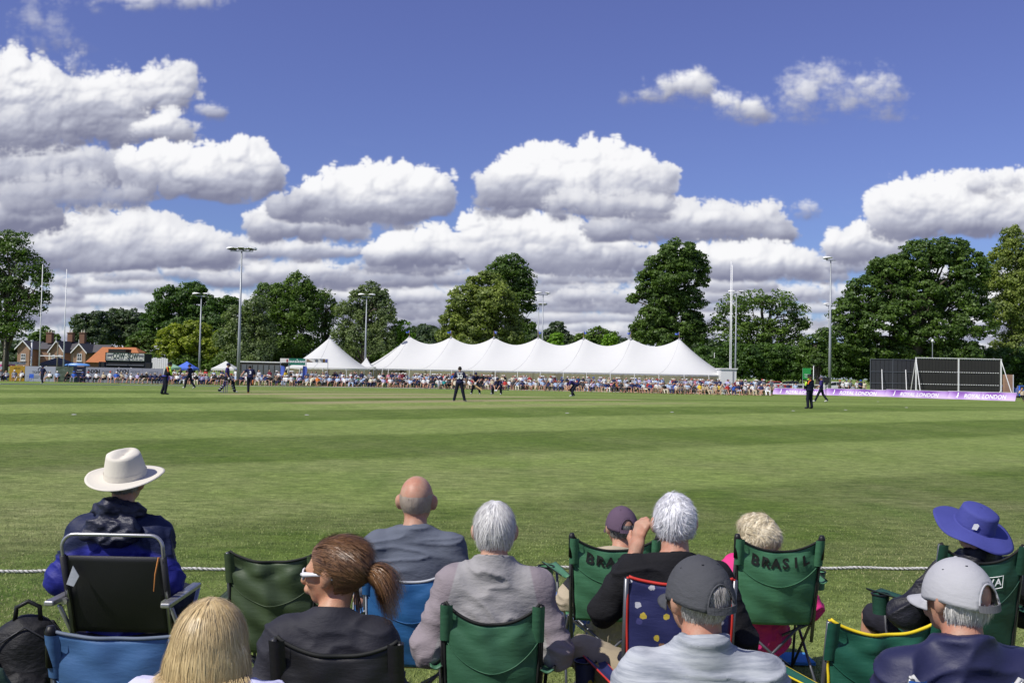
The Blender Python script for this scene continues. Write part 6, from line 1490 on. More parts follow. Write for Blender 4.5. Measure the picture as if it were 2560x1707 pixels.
brim_hat(Head(hA.p(0, -.005, .022), 0, .24), FELT, rA, 'wide_brimmed_hat', .100, .118, .186, cvA, dent=.030, band=FELT, crown_taper=.80, oval=1.14)
def lawn_chair(pxl, pxr, pyt, pyb, d, label):
    a = at(pxl, pyt, d); b = at(pxr, pyt, d); cx = (a.x + b.x) / 2; hw = (b.x - a.x) / 2; zb = at(pxl, pyb, d).z; g0 = gz(cx, d)
    root = empty('lawn_chair', (cx, d, g0), 0, label, 'lawn chair'); h = a.z - g0; sb = zb - g0; r = .009; cr = .06
    pts = [(-hw, .16, sb - .05), (-hw, .0, h - cr)] + [(-hw + cr - cr * math.cos(q), 0, h - cr + cr * math.sin(q)) for q in np.linspace(.2, math.pi / 2, 6)]
    pts += [(-x, y, z) for x, y, z in pts[::-1]]
    mb = MB(); mb.tube(pts, r, 10); mb.build('back_frame', TUBEL, root, smooth=True)
    def sl(u, v): q = (1 - (2 * u - 1) ** 2); return ((u - .5) * 2 * (hw - .0), .012 + .15 * (1 - v) - .020 * q * math.sin(math.pi * v), sb + (h - .105 - sb) * v)
    mt, nt, b_ = newmat('black_sling'); t = tc(nt); lk(nt, mix(nt, noise(nt, t, 3, 3), (.006, .006, .008), (.016, .016, .02)), b_.inputs['Base Color']); b_.inputs['Roughness'].default_value = .55; lk(nt, bump(nt, noise(nt, t, 300, 2), .3, .004), b_.inputs['Normal'])
    mb = MB(); mb.grid(sl, 14, 14); bp = mb.build('back_sling', mt, root, smooth=True); so = bp.modifiers.new('thick', 'SOLIDIFY'); so.thickness = .004
    for s in (-1, 1): mb = MB(); mb.tube([(s * hw, .165, sb), (s * hw, .012, h - .105)], .0165, 8); mb.build('sleeve', mt, bp, smooth=True)
    mb = MB(); mb.grid(lambda u, v: ((u - .5) * 2 * hw, .16 + .42 * v, sb - .01 + .02 * v - .02 * math.sin(math.pi * u)), 8, 8); mb.build('seat', mt, root, smooth=True)
    for s in (-1, 1):
        for pp in (((s * (hw + .02), .0, .015), (s * (hw + .02), .50, sb + .16)), ((s * (hw + .03), .62, .015), (s * (hw + .03), .06, sb + .15))): mb = MB(); mb.tube(pp, .0105, 8); mb.build('leg', TUBEL, root, smooth=True)
        mb = MB(); mb.box((s * (hw + .035) - .024, -.045, sb + .17), (s * (hw + .035) + .024, .42, sb + .195), M=Matrix.Rotation(0, 4, 'Z')); ar = mb.build('armrest', TUBEL, root); bv = ar.modifiers.new('b', 'BEVEL'); bv.width = .008; bv.segments = 3
        mb = MB(); mb.lathe([(.016, -.012), (.016, .012)], (0, 0, 0), 10); me = mb.mesh('bolt'); me.transform(Matrix.Translation((s * (hw + .0), .05, sb + .175)) @ Matrix.Rotation(math.pi / 2, 4, 'X')); link('bolt', me, TUBEL, root)
    mb = MB(); mb.tube([(hw - .012, -.016, h - .10), (hw - .025, -.020, h - .18), (hw - .03, -.018, h - .26)], [.005, .0035, .002], 5); mb.build('orange_cord', plain('orange_cord', (.55, .22, .06)), root)
    TAGM = plain('silver_label', (.42, .44, .48), rough=.35, var=.3, scale=60)
    mb = MB(); mb.poly([(-hw + .025, -.012 + .02, h - .24), (-hw + .06, -.012 + .02, h - .25), (-hw + .085, -.012 + .02, h - .20), (-hw + .055, -.015 + .02, h - .15)], (0, -.004, 0)); mb.build('label_patch', TAGM, bp)
    return root
lawn_chair(156, 408, 1334, 1600, 4.62, 'silver-framed folding lawn chair with black sling under the hatted man')
# B - bald man in slate t-shirt
rB, JB, hB = near_person(1043, 1189, 4.84, 'bald man with large ears in slate grey t-shirt on blue chair', scale=1.0, w=1.06, g=1.1, lean=.14, elbow=.25, sk=1, headyaw=-.05, res=.007, k=1.08)
top(rB, JB, cloth('slate_jersey', (.115, .130, .165), bmp=.3), 't_shirt', infl=.012, wr=.016, sleeve=.75, seed=5, ws=(5, 5, 24)); bottoms(rB, JB, TROU_B, short=True, name='shorts')
STUB = hairmat('grey_stubble', (.25, .19, .145), (.42, .35, .29)); hair_on(hB, STUB, rB, lambda p: fringe_cover(p) , n=1300, L=.008, w=.0012, base_infl=.0012, seed=4, rough=.0008)
BLUEN = nylon('blue_chair_nylon', (.022, .115, .30)); GREYE = plain('grey_edging', (.40, .42, .45), rough=.6)
def chair_px(pxl, pxr, pyt, d, rz=0., recl=.06, **kw):
    a = at(pxl, pyt, d); b = at(pxr, pyt, d); cx = (a.x + b.x) / 2; g0 = gz(cx, d)
    return camp_chair((cx + recl * math.sin(rz) * -1, d + recl, g0), rz, w=kw.pop('w', b.x - a.x), h=(a.z + b.z) / 2 - g0, recline=recl, **kw)
chair_px(912, 1146, 1400, 4.58, fab=BLUEN, pipe=GREYE, label='blue camping chair with grey edging under the bald man', dip=.09, post_caps=False, holder=False)
# C - white haired man in grey jacket
rC, JC, hC = near_person(1238, 1251 + 5, 4.07, 'white-haired man in grey jacket with mauve sleeves on green chair', scale=1.0, w=.97, g=1.02, lean=.14, elbow=.262, sk=0, k=1.02, headyaw=.04, headpitch=-.02)
GJ = zband('grey_mauve_jacket', (.30, .29, .29), (.25, .215, .23), lambda nt, o: ramp(nt, mth(nt, 'ADD', mth(nt, 'ABSOLUTE', o[0]), mth(nt, 'MULTIPLY', mth(nt, 'SUBTRACT', 1.0, o[2]), -.25)), [(.150, (0, 0, 0)), (.156, (1, 1, 1))]).outputs[0], rough=.75)
top(rC, JC, GJ, infl=.022, wr=.022, seed=8, ws=(6, 6, 14), collar=.035); bottoms(rC, JC, TROU_B)
WH = hairmat('white_hair', (.36, .35, .34), (.80, .79, .76)); WH2 = hairmat('silver_hair', (.42, .41, .43), (.86, .86, .88))
hair_on(hC, WH, rC, full_cover, n=6500, L=.042, w=.0012, base_infl=.010, seed=7, rough=.0022, flow=lambda p: np.stack([p[:, 0] * 2.2, p[:, 1] * .3 - .02, -np.ones(len(p)) * .09 - .5 * np.abs(p[:, 0])], 1), lift=.03, curl=.08, droop=.4)
GRN = nylon('green_chair_nylon', (.048, .150, .080)); BLKE = plain('black_edging', (.012, .013, .012), rough=.7)
chair_px(1109, 1355, 1498, 3.85, fab=GRN, pipe=BLKE, label='dark green camping chair under the man in the grey jacket', dip=.085, holder=False, post_caps=False, post=BLKP, arm_drop=.03)
# D - woman in profile with ponytail
rD, JD, hD = near_person(838, 1343, 3.20, 'woman with brown ponytail and white sunglasses turned in profile', scale=.96, w=.92, g=.95, lean=.08, headyaw=1.33, headpitch=-.04, sk=2, res=.0056, elbow=.24, topoff=.115, k=.93, nkw=.84)
TOPB = cloth('charcoal_top', (.022, .022, .030), rough=.7, spec=.3, bmp=.3); top(rD, JD, TOPB, 'top', infl=.012, wr=.014, seed=9, ws=(6, 6, 20), collar=.0, neckdrop=-.01); bottoms(rD, JD, TROU_K)
BRH = hairmat('brown_hair', (.080, .038, .017), (.25, .130, .058), rough=.35)
def pony_cover(p):
    x, y, z = p[:, 0], p[:, 1], p[:, 2]
    return (z > -.075 - .3 * np.clip(-y, 0, 1) * 0) & (y < .040 + .45 * np.clip(z - .01, 0, .2)) & ~((np.abs(x) > .055) & (y > -.026) & (z < .002)) & ~((y > .0) & (z < -.0))
def pony_flow(p): return np.array([0, -.128, -.022]) - p
hair_on(hD, BRH, rD, pony_cover, n=5200, L=.060, w=.0013, base_infl=.012, seed=11, rough=.0012, flow=pony_flow, lift=.04, curl=.045, droop=.02, extra=[hD.e(0, -.055, .045, .070, .070, .066)], res=.006)
rs_ = np.random.RandomState(4); n = 2400; th = rs_.uniform(0, 6.28, n); rr = np.sqrt(rs_.rand(n)) * .023
R0 = np.array([hD.p(rr[i] * math.cos(th[i]), -.122, -.012 + rr[i] * math.sin(th[i])) for i in range(n)]); dl = np.stack([np.cos(th) * .35, np.full(n, -1.), np.sin(th) * .35 + .15], 1) @ hD.M.T; nn = np.stack([np.cos(th), np.zeros(n), np.sin(th)], 1) @ hD.M.T
Vp, Fp = strands('p', None, None, R0, dl / np.linalg.norm(dl, axis=1)[:, None], nn, .155, .0018, droop=2.7, lift=.12, seg=7, seed=5, curl=.10); link('ponytail', mesh_np('ponytail', Vp, Fp), BRH, rD, smooth=True)
n = 60; R0 = np.array([hD.p(.02 + rs_.uniform(-.02, .02), -.075, -.07) for i in range(n)]); Vp, Fp = strands('p', None, None, R0, np.tile(np.array([.15, -.2, -1.]), (n, 1)), np.tile(np.array([0, -1., 0]), (n, 1)), .10, .0012, droop=.6, lift=0, seg=6, seed=6, curl=.10); link('loose_hair', mesh_np('loose_hair', Vp, Fp), BRH, rD, smooth=True)
mb = MB(); mb.lathe([(.017, -.006), (.021, 0), (.017, .006)], (0, 0, 0), 14); me = mb.mesh('hair_tie'); Mh = Matrix(hD.M.tolist()).to_4x4(); Mh.translation = Vector(hD.c.tolist()); me.transform(Mh @ Matrix.Translation((0, -.125, -.010)) @ Matrix.Rotation(math.pi / 2, 4, 'X')); link('hair_tie', me, BLKP, rD, smooth=True)
def glasses(hd, root, fmat, lens, thick=.0035, wrap=.012, name='sunglasses'):
    Mh = Matrix(hd.M.tolist()).to_4x4() @ Matrix.Scale(hd.k, 4); Mh.translation = Vector(hd.c.tolist()); g_ = MB(); l_ = MB()
    for s in (-1, 1):
        ring = []
        for q in np.linspace(0, 2 * math.pi, 20):
            ring.append(Vector((s * (.036 + .027 * math.cos(q)), .105 - wrap * (abs(.036 + .027 * math.cos(q)) / .06) ** 2, -.010 + .017 * math.sin(q) - .004 * math.cos(q))))
        g_.tube([Mh @ p for p in ring], thick * .8, 6, cap=False); l_.add([Mh @ p for p in ring[:-1]], [tuple(range(len(ring) - 1))])
        g_.tube([Mh @ Vector(p) for p in ((s * .062, .096, -.006), (s * .076, .080, -.004), (s * .083, .03, -.002), (s * .086, -.010, -.004), (s * .084, -.030, -.018))], [thick * 1.5, thick * 2.1, thick * 1.5, thick, thick * .7], 7)
    g_.tube([Mh @ Vector(p) for p in ((-.010, .108, -.006), (0, .112, -.003), (.010, .108, -.006))], thick, 6)
    o = g_.build(name, fmat, root, smooth=True); l_.build('lens', lens, o); return o
LENS = plain('dark_lens', (.012, .012, .02), rough=.06, spec=.8); glasses(hD, rD, plain('white_glasses_frame', (.72, .72, .74), rough=.3, var=.02), LENS, thick=.0042)
BLKN = nylon('black_chair_nylon', (.012, .012, .015))
chair_px(683, 1003, 1585, 2.98, fab=BLKN, pipe=BLKE, label='black camping chair holding the woman with the ponytail', dip=.05, holder=False, post_caps=False, post=DARKM, rz=-.05)
# E - blonde bob, bottom left
rE, JE, hE = near_person(533, 1490, 2.62, 'woman with blonde bobbed hair and pale lilac shirt, bottom left', scale=.94, w=.92, lean=.10, headyaw=-.04, headpitch=-.10, sk=0, topoff=.122, res=.008, k=.98, nl=.105, nkw=.85, sh_drop=-.035)
top(rE, JE, cloth('lilac_cotton', (.56, .56, .76), bmp=.3), 'shirt', infl=.015, wr=.014, seed=12, sleeve=.8); bottoms(rE, JE, TROU_B)
BLH = hairmat('blonde_hair', (.44, .32, .15), (.72, .56, .30), rough=.38)
bob = [hE.e(0, -.022, .0, .092, .100, .108), hE.e(0, -.035, -.060, .104, .092, .100), hE.e(-.055, -.02, -.075, .055, .065, .085), hE.e(.055, -.02, -.075, .055, .065, .085)]
hair_on(hE, BLH, rE, lambda p: (p[:, 1] < .055), n=17000, L=.055, w=.0009, base_infl=.006, seed=13, rough=.0014, extra=bob, flow=lambda p: np.stack([p[:, 0] * .5 + .02 * np.sin(p[:, 0] * 70), p[:, 1] * .25, -.07 - .6 * np.clip(.14 - p[:, 2], 0, .2)], 1) * np.array([.35, .5, 1.]), lift=.0, curl=.02, droop=.6, cuts=[(hE.p(0, 0, -.072), hE.M @ np.array([0, .15, -1.]))], res=.007, seg=5)
# F - empty blue chair bottom left
BLU2 = nylon('steel_blue_chair_nylon', (.060, .150, .330))
a = at(88, 1594, 3.1); b = at(430, 1594, 3.1)
camp_chair(((a.x + b.x) / 2, 3.26, gz(a.x, 3.1)), -.03, BLU2, plain('grey_blue_edging', (.12, .15, .20)), 'empty steel-blue camping chair in the bottom left corner', w=b.x - a.x, h=(a.z + b.z) / 2, dip=.012, post_caps=True, holder=False)
# N - olive chair
OLV = nylon('olive_chair_nylon', (.055, .085, .038)); chair_px(567, 790, 1374, 4.75, fab=OLV, pipe=BLKE, label='empty olive green camping chair behind the ponytailed woman', dip=.045, holder=False, post_caps=False, rz=-.06, fold=1.8)
# G - first chair lettered BRASIL with man in purple cap
def on_panel(txt, back, root, u0, v0, size, mat, w, hh, tilt=0., bold=.003, sx=1.1):
    """lettering printed on the sagging back panel: every vertex follows the cloth"""
    o = text_mesh(txt, size, 'lettering', mat, root, Matrix.Identity(4), bold=bold, sx=sx); c, s = math.cos(tilt), math.sin(tilt)
    for vt in o.data.vertices:
        x, z = vt.co.x * c - vt.co.y * s, vt.co.x * s + vt.co.y * c
        q = Vector(back(u0 + x / w, v0 + z / hh)); vt.co = q + Vector((0, -.0055, 0))
    return o
def brasil(back, root):
    for i, ch in enumerate('BRASIL'):
        u = .20 + .125 * i; on_panel(ch, back, root, u, .84, .078, TK, .50, .42, tilt=(u - .5) * .5)
GRB = nylon('bright_green_chair_nylon', (.070, .215, .110))
G1, bk1 = chair_px(1430, 1646, 1337, 5.45, fab=GRB, pipe=BLKE, label='green chair lettered BRASIL, left of two, behind the saluting man', dip=.075, recl=.10); brasil(bk1, G1)
G2, bk2 = chair_px(1844, 2055, 1339, 5.45, fab=GRB, pipe=BLKE, label='green chair lettered BRASIL, right of two, under the pale blonde woman', dip=.075, recl=.10, holder=2); brasil(bk2, G2)
rG, JG, hG = near_person(1554, 1263, 5.76, 'man in faded purple cap slouched in the left lettered green chair', scale=.98, slouch=.10, lean=.22, headyaw=.25, sk=0, topoff=.122, elbow=.31, knees=.30, res=.010)
top(rG, JG, cloth('beige_jacket_cloth', (.40, .34, .25)), infl=.026, wr=.02, seed=14); bottoms(rG, JG, DENIM)
hair_on(hG, GREYH, rG, fringe_cover, n=700, L=.014, w=.0018, base_infl=.006, seed=15)
cap_hat(hG, cloth('purple_cap_cotton', (.105, .070, .105), bmp=.25), rG)
# H - pale blonde woman in pink
rH, JH, hH = near_person(1900, 1283, 5.80, 'woman with tousled pale blonde hair and bright pink jacket', scale=.92, slouch=.08, lean=.20, headyaw=.0, sk=0, topoff=.128, elbow=.31, hands_y=.2, res=.010)
top(rH, JH, cloth('pink_jacket_cloth', (.62, .035, .20), rough=.6), infl=.030, wr=.03, seed=16, ws=(8, 8, 14)); bottoms(rH, JH, TROU_K)
PBH = hairmat('pale_blonde_hair', (.42, .32, .17), (.86, .78, .58)); hair_on(hH, PBH, rH, lambda p: (p[:, 1] < .06) & (p[:, 2] > -.10), n=7000, L=.055, w=.0014, base_infl=.020, seed=17, rough=.008, lift=.12, curl=.22, droop=.8, extra=[hH.e(.0, -.03, -.01, .094, .095, .090), hH.e(-.05, -.01, .05, .055, .06, .055)], flow=lambda p: np.stack([p[:, 0] + .35 * np.sin(p[:, 2] * 40), p[:, 1] * .4, -.06 + .06 * np.sin(p[:, 0] * 50)], 1))
# I - white haired man shading his eyes
def salute(J):
    h = J['head']; J['wr_l'] = h + np.array([-.150, .075, -.150]); J['el_l'] = h + np.array([-.285, .02, -.385]); J['hd_l'] = np.array([.16, .03, 1.0]); J['hand_side_l'] = np.array([.55, -.8, 0.]); J['curl_l'] = .55; J['sh_l'] = J['sh_l'] + np.array([0, 0, .02])
    J['kn_l'] = J['kn_l'] + np.array([-.20, -.06, .02])
rI, JI, hI = near_person(1686, 1236, 4.08, 'white-haired man in black sweater shading his eyes with one hand', scale=1.0, w=1.0, g=1.02, lean=.12, headyaw=.06, sk=1, mod=salute, res=.0066, elbow=.275, k=1.03, fingers=True)
top(rI, JI, cloth('black_knit', (.012, .012, .014), rough=.9, bmp=.5), 'sweater', infl=.013, wr=.018, seed=19, ws=(6, 6, 14)); bottoms(rI, JI, cloth('khaki_shorts_cloth', (.30, .25, .17)), short=True, name='shorts')
hair_on(hI, WH2, rI, full_cover, n=6500, L=.026, w=.0012, base_infl=.010, seed=20, rough=.0035, lift=.08, curl=.22, droop=.25, flow=lambda p: np.stack([p[:, 0] * 1.5 + .03, p[:, 1] * .3, -.06 + .04 * np.sin(p[:, 0] * 60)], 1))
glasses(hI, rI, DARKM, LENS, thick=.0016, name='glasses')
mt = nylon('navy_print_nylon', (.022, .026, .105)); nt = mt.node_tree; b = nt.nodes['Principled BSDF']; src = b.inputs['Base Color'].links[0].from_socket; vo = N(nt, 'ShaderNodeTexVoronoi'); vo.voronoi_dimensions = '2D'; vo.inputs['Scale'].default_value = 13; s_x = N(nt, 'ShaderNodeSeparateXYZ'); lk(nt, tc(nt), s_x.inputs[0]); c_x = N(nt, 'ShaderNodeCombineXYZ'); lk(nt, s_x.outputs[0], c_x.inputs[0]); lk(nt, s_x.outputs[2], c_x.inputs[1]); lk(nt, c_x.outputs[0], vo.inputs[0])
vc = ramp(nt, vo.outputs['Color'], [(.2, (.55, .42, .06)), (.4, (.25, .13, .07)), (.6, (.5, .5, .55)), (.8, (.06, .06, .2))]); vc.color_ramp.interpolation = 'CONSTANT'; lk(nt, mix(nt, ramp(nt, mth(nt, 'ADD', vo.outputs['Distance'], mth(nt, 'MULTIPLY', noise(nt, tc(nt), 60, 2), .25)), [(.27, (1, 1, 1)), (.29, (0, 0, 0))]).outputs[0], src, vc.outputs[0]), b.inputs['Base Color']); NPR = mt
REDE = plain('red_edging', (.50, .035, .025), rough=.6); chair_px(1567, 1838, 1435, 3.84, fab=NPR, pipe=REDE, label='navy patterned chair with red edging under the man shading his eyes', dip=.025, post_caps=False, holder=2, arm_drop=.08, flap=False)
# J - man in dark grey cap
rJ, JJ, hJ = near_person(1748, 1387, 2.84, 'man in washed grey cap and heather grey polo shirt, bottom centre right', scale=.98, w=1.0, g=1.02, lean=.08, headyaw=.42, headroll=.0, sk=1, k=.97, topoff=.122, res=.0066, elbow=.27)
JSH = cloth('heather_grey_jersey', (.24, .26, .30), var=.12, streak=((.42, .44, .47), (6, 6, 70)), bmp=.12); top(rJ, JJ, JSH, 'polo_shirt', infl=.015, wr=.018, seed=22, sleeve=.8, ws=(5, 5, 20), collar=.030); bottoms(rJ, JJ, TROU_B)
nk = JJ['neck']
hair_on(hJ, hairmat('salt_pepper_hair', (.16, .14, .125), (.62, .59, .55)), rJ, lambda p: full_cover(p) & ((p[:, 2] < -.012) | ((p[:, 2] < .05) & (np.abs(p[:, 0]) < .042) & (p[:, 1] < -.05))), n=4200, L=.016, w=.0011, base_infl=.007, seed=23, rough=.002, lift=.03, curl=.12, flow=lambda p: np.stack([p[:, 0] * .5, p[:, 1] * .2, -np.ones(len(p)) * .08], 1))
cap_hat(hJ, cloth('washed_grey_cotton', (.070, .072, .080), var=.35, bmp=.4), rJ, pitch=.10, k=1.02)
# K - man in light grey cap
def crossleg(J): J['kn_l'] = J['kn_l'] + np.array([-.36, .00, .12]); J['an_l'] = np.array([-.05, .50, .50]); J['to_l'] = np.array([.06, .60, .48])
rK, JK, hK = near_person(2392, 1392, 2.93, 'man in pale grey cap and navy jacket, bottom right', scale=1.0, w=1.0, g=1.04, lean=.10, headyaw=.50, headroll=.0, sk=1, k=.95, topoff=.122, res=.0066, elbow=.29, mod=crossleg)
NJ = cloth('navy_shell_cloth', (.018, .020, .062), rough=.55, spec=.35, bmp=.16); top(rK, JK, NJ, infl=.022, wr=.022, seed=25, ws=(5, 5, 17), collar=.022); bottoms(rK, JK, TROU_B, short=True, name='shorts')
hair_on(hK, hairmat('white_grey_hair', (.38, .36, .34), (.78, .76, .73)), rK, lambda p: full_cover(p) & (p[:, 2] < -.005), n=4200, L=.034, w=.0012, base_infl=.011, seed=26, rough=.002, lift=.04, curl=.10, flow=lambda p: np.stack([p[:, 0] * .7, p[:, 1] * .4, -np.ones(len(p)) * .06], 1))
cap_hat(hK, cloth('pale_grey_cap_cloth', (.40, .40, .42), bmp=.2, rough=.7), rK, pitch=.12, strap=plain('grey_strap', (.14, .14, .15)), k=1.02)
p = JK['sh_l'] * .55 + JK['neck'] * .45
mb = MB(); mb.box((p[0] - .035, p[1] - .118, p[2] - .085), (p[0] + .005, p[1] - .112, p[2] - .078), M=None); o = mb.build('shoulder_print', TW, rK); 
BLU3 = nylon('royal_blue_chair_nylon', (.03, .13, .50)); chair_px(2277, 2556, 1680, 2.72, fab=BLU3, pipe=plain('pale_grey_edging', (.50, .50, .48)), label='royal blue chair with pale edging at the bottom right corner', dip=.07, post_caps=False, holder=False)
# L - bucket hat man and his chair
rL, JL, hL = near_person(2436, 1268, 5.16, 'person in broad blue sun hat and black jacket on dark green chair', scale=1.0, slouch=.10, lean=.16, headyaw=.1, headpitch=.05, sk=0, topoff=.118, elbow=.40, knees=.36, res=.010, hands_y=.25)
top(rL, JL, cloth('black_shell_cloth', (.012, .012, .018), rough=.5, spec=.4, bmp=.6), infl=.026, wr=.03, seed=28, ws=(8, 8, 14), collar=.04); bottoms(rL, JL, cloth('black_shorts', (.02, .02, .03)), short=True, name='shorts')
hair_on(hL, GREYH, rL, lambda p: fringe_cover(p) & (p[:, 2] < -.03), n=300, L=.014, w=.0018, base_infl=.006, seed=15)
BH = cloth('blue_hat_cotton', (.058, .066, .26), bmp=.25, rough=.8)
def cvL(a, t): return -.016 * t + .004 * t * math.cos(2 * a) - .008 * t * t
oL, MxL, KL = brim_hat(Head(hL.p(0, 0, .022), .1, -.20, .0), BH, rL, 'sun_hat', .100, .090, .205, cvL, crown_taper=.88, soft=.7, tilt=(.62, .16), oval=1.08)
mb = MB(); M0 = MxL @ Matrix.Rotation(-.62, 4, 'Z') @ Matrix.Translation((0, -.1135, .040)) @ XZ
mb.add([M0 @ Vector(p) for p in ((-.012, -.018, 0), (.012, -.014, 0), (.014, .016, 0), (.004, .022, 0), (-.012, .014, 0))], [(0, 1, 2, 3, 4)]); mb.build('hat_badge', TW, oL)
DGR = nylon('bottle_green_chair_nylon', (.016, .070, .045)); G3, bk3 = chair_px(2350, 2562, 1352, 4.88, fab=DGR, pipe=BLKE, label='bottle green chair lettered AVA under the person in the blue hat', dip=.10, post_caps=False, recl=.09)
for j, ch in enumerate('AVA'):
    on_panel(ch, bk3, G3, .515 + .085 * j, .80, .048, TW, .45, .46, bold=.0008)
mb = MB(); pts = [Vector(bk3(u, v)) + Vector((0, -.007, 0)) for u, v in [(u, .86) for u in np.linspace(.27, .74, 8)] + [(.74, .74)] + [(u, .74) for u in np.linspace(.74, .27, 8)] + [(.27, .86)]]; mb.tube(pts, .0018, 4); mb.build('printed_frame', TW, G3)
# M - green and yellow empty chair
GYN = nylon('deep_green_chair_nylon', (.014, .105, .065)); YEL = plain('yellow_edging', (.72, .55, .02), rough=.6)
chair_px(2070, 2352, 1540, 3.66, fab=GYN, pipe=YEL, label='empty deep green chair with yellow edging, left of the pale grey cap', dip=.055, post_caps=False, holder=2, rz=.06, fold=1.6, arm_drop=.02)
# person just outside the left edge, only a forearm showing
def lowarm(J): J['wr_r'] = J['wr_r'] + np.array([.14, .05, .06]); J['el_r'] = J['el_r'] + np.array([.06, .10, .04])
rQ, JQ, hQ = near_person(-170, 1420, 2.75, 'person mostly outside the left edge, bare forearm resting on a chair', scale=.98, lean=.08, sk=2, res=.009, mod=lowarm)
top(rQ, JQ, cloth('dark_green_cloth', (.03, .06, .04)), 't_shirt', infl=.014, wr=.014, seed=32, sleeve=.7); bottoms(rQ, JQ, TROU_K); hair_on(hQ, BRH, rQ, full_cover, n=1200, L=.03, base_infl=.012)
# bags
BAGM = cloth('black_bag_cloth', (.010, .010, .012), rough=.6, spec=.35, bmp=.6)
def rucksack(loc, s, rz, mat, label, seed=1, zip_=None):
    root = empty('rucksack', loc, rz, label, 'rucksack'); q = lambda x, y, z: (x * s, y * s, z * s)
    sdf_mesh('body', [E(q(0, 0, .20), (.17 * s, .11 * s, .21 * s)), E(q(0, 0, .36), (.14 * s, .10 * s, .13 * s)), E(q(0, -.04, .10), (.18 * s, .12 * s, .12 * s))], .012, mat, root, k=.04, wrinkle=.018, seed=seed, wscale=(9, 9, 12))
    sdf_mesh('front_pocket', [E(q(0, -.10, .16), (.12 * s, .06 * s, .12 * s))], .010, mat, root, k=.04, wrinkle=.012, seed=seed + 1)
    mb = MB(); mb.tube([q(-.05, -.02, .47), q(-.045, -.02, .53), q(0, -.02, .555), q(.045, -.02, .53), q(.05, -.02, .47)], .010 * s, 8); mb.build('handle', BLKP, root, smooth=True)
    mb = MB(); mb.tube([q(-.14, -.055, .24), q(-.12, -.075, .38), q(0, -.085, .46), q(.12, -.075, .38), q(.14, -.055, .24)], .004 * s, 6); mb.build('zip', zip_ or DARKM, root, smooth=True)
    for sx in (-1, 1): mb = MB(); mb.tube([q(sx * .08, .09, .44), q(sx * .12, .17, .34), q(sx * .12, .16, .16), q(sx * .10, .09, .05)], .014 * s, 7, flat=.4); mb.build('strap', mat, root, smooth=True)
    return root
a = at(66, 1700, 4.75); rucksack((a.x, 4.75, gz(0, 4.7) + .02), 1.14, .3, BAGM, 'large black rucksack on the grass left of the hatted man', 3)
sdb = at(40, 1700, 4.5); rucksack((a.x - .20, 4.62, 0), .95, -.4, BAGM, 'second black bag slumped against the large rucksack at far left', 7)
a = at(1066, 1700, 3.5); rucksack((a.x, 3.5, .0), 1.22, .1, cloth('charcoal_bag_cloth', (.035, .037, .042), rough=.55, bmp=.5), 'charcoal rucksack standing between the black and green chairs', 9)
# folded dark green chair bag beside the bottle green chair
a = at(2240, 1580, 5.0); root = empty('chair_bag', (a.x, 5.0, 0), 0, 'crumpled dark green fabric bag left of the bottle green chair', 'bag')
sdf_mesh('body', [E((0, 0, .34), (.09, .07, .10)), E((.09, 0, .36), (.08, .07, .09)), E((.02, 0, .20), (.10, .08, .22)), E((.10, .02, .15), (.08, .08, .16))], .010, DGR, root, k=.04, wrinkle=.03, seed=5, wscale=(10, 10, 14))
mb = MB(); mb.tube([(-.02, -.07, .44), (.03, -.09, .47), (.08, -.07, .45)], .006, 6); mb.build('drawstring', BLKP, root, smooth=True)
# bright blue foam mat on the grass
def mat_():
    a = on_ground(1930, 1655); b = on_ground(2015, 1652)
    root = MB(); root.box((a.x, a.y - .10, .012), (b.x, a.y + .12, .03)); o = root.build('ground_mat', plain('blue_speckled_mat', (.05, .22, .52), rough=.9, var=.5, scale=200), smooth=False); tag(o, 'speckled blue mat on the grass beneath the lettered chairs', 'mat')
mat_()
# ---------------------------------------------------------------- players and officials
KIT = cloth('navy_kit', (.016, .018, .055), bmp=.2); KITP = cloth('purple_kit', (.040, .028, .14), bmp=.2); KTR = cloth('dark_kit_trousers', (.010, .012, .024), bmp=.2)
HIVIS = plain('hivis_yellow', (.50, .75, .04), rough=.6, var=.05); ORG = plain('kit_orange', (.75, .17, .03), rough=.6, var=.05); PADS = plain('white_pads', (.66, .66, .66), rough=.7, var=.05); BATW = plain('bat_willow', (.55, .38, .18), rough=.6)
JETH = plain('dark_hair', (.02, .016, .012), rough=.7)
def Jt(**k):
    J = {'w': 1.0, 'b': 1.0}
    for a, v in k.items(): J[a] = np.array(v, float) if isinstance(v, (tuple, list)) else v
    return J
def stand(**k):
    base = dict(pelvis=(0, 0, .98), chest=(0, 0, 1.28), neck=(0, -.01, 1.50), head=(0, .02, 1.665), sh_l=(-.185, 0, 1.44), sh_r=(.185, 0, 1.44), el_l=(-.25, -.02, 1.16), el_r=(.25, -.02, 1.16), wr_l=(-.25, .08, .92), wr_r=(.25, .08, .92),
                hip_l=(-.09, 0, .94), hip_r=(.09, 0, .94), kn_l=(-.12, .03, .52), kn_r=(.12, .03, .52), an_l=(-.14, -.02, .09), an_r=(.14, -.02, .09), to_l=(-.17, .14, .035), to_r=(.17, .14, .035))
    base.update(k); return Jt(**base)
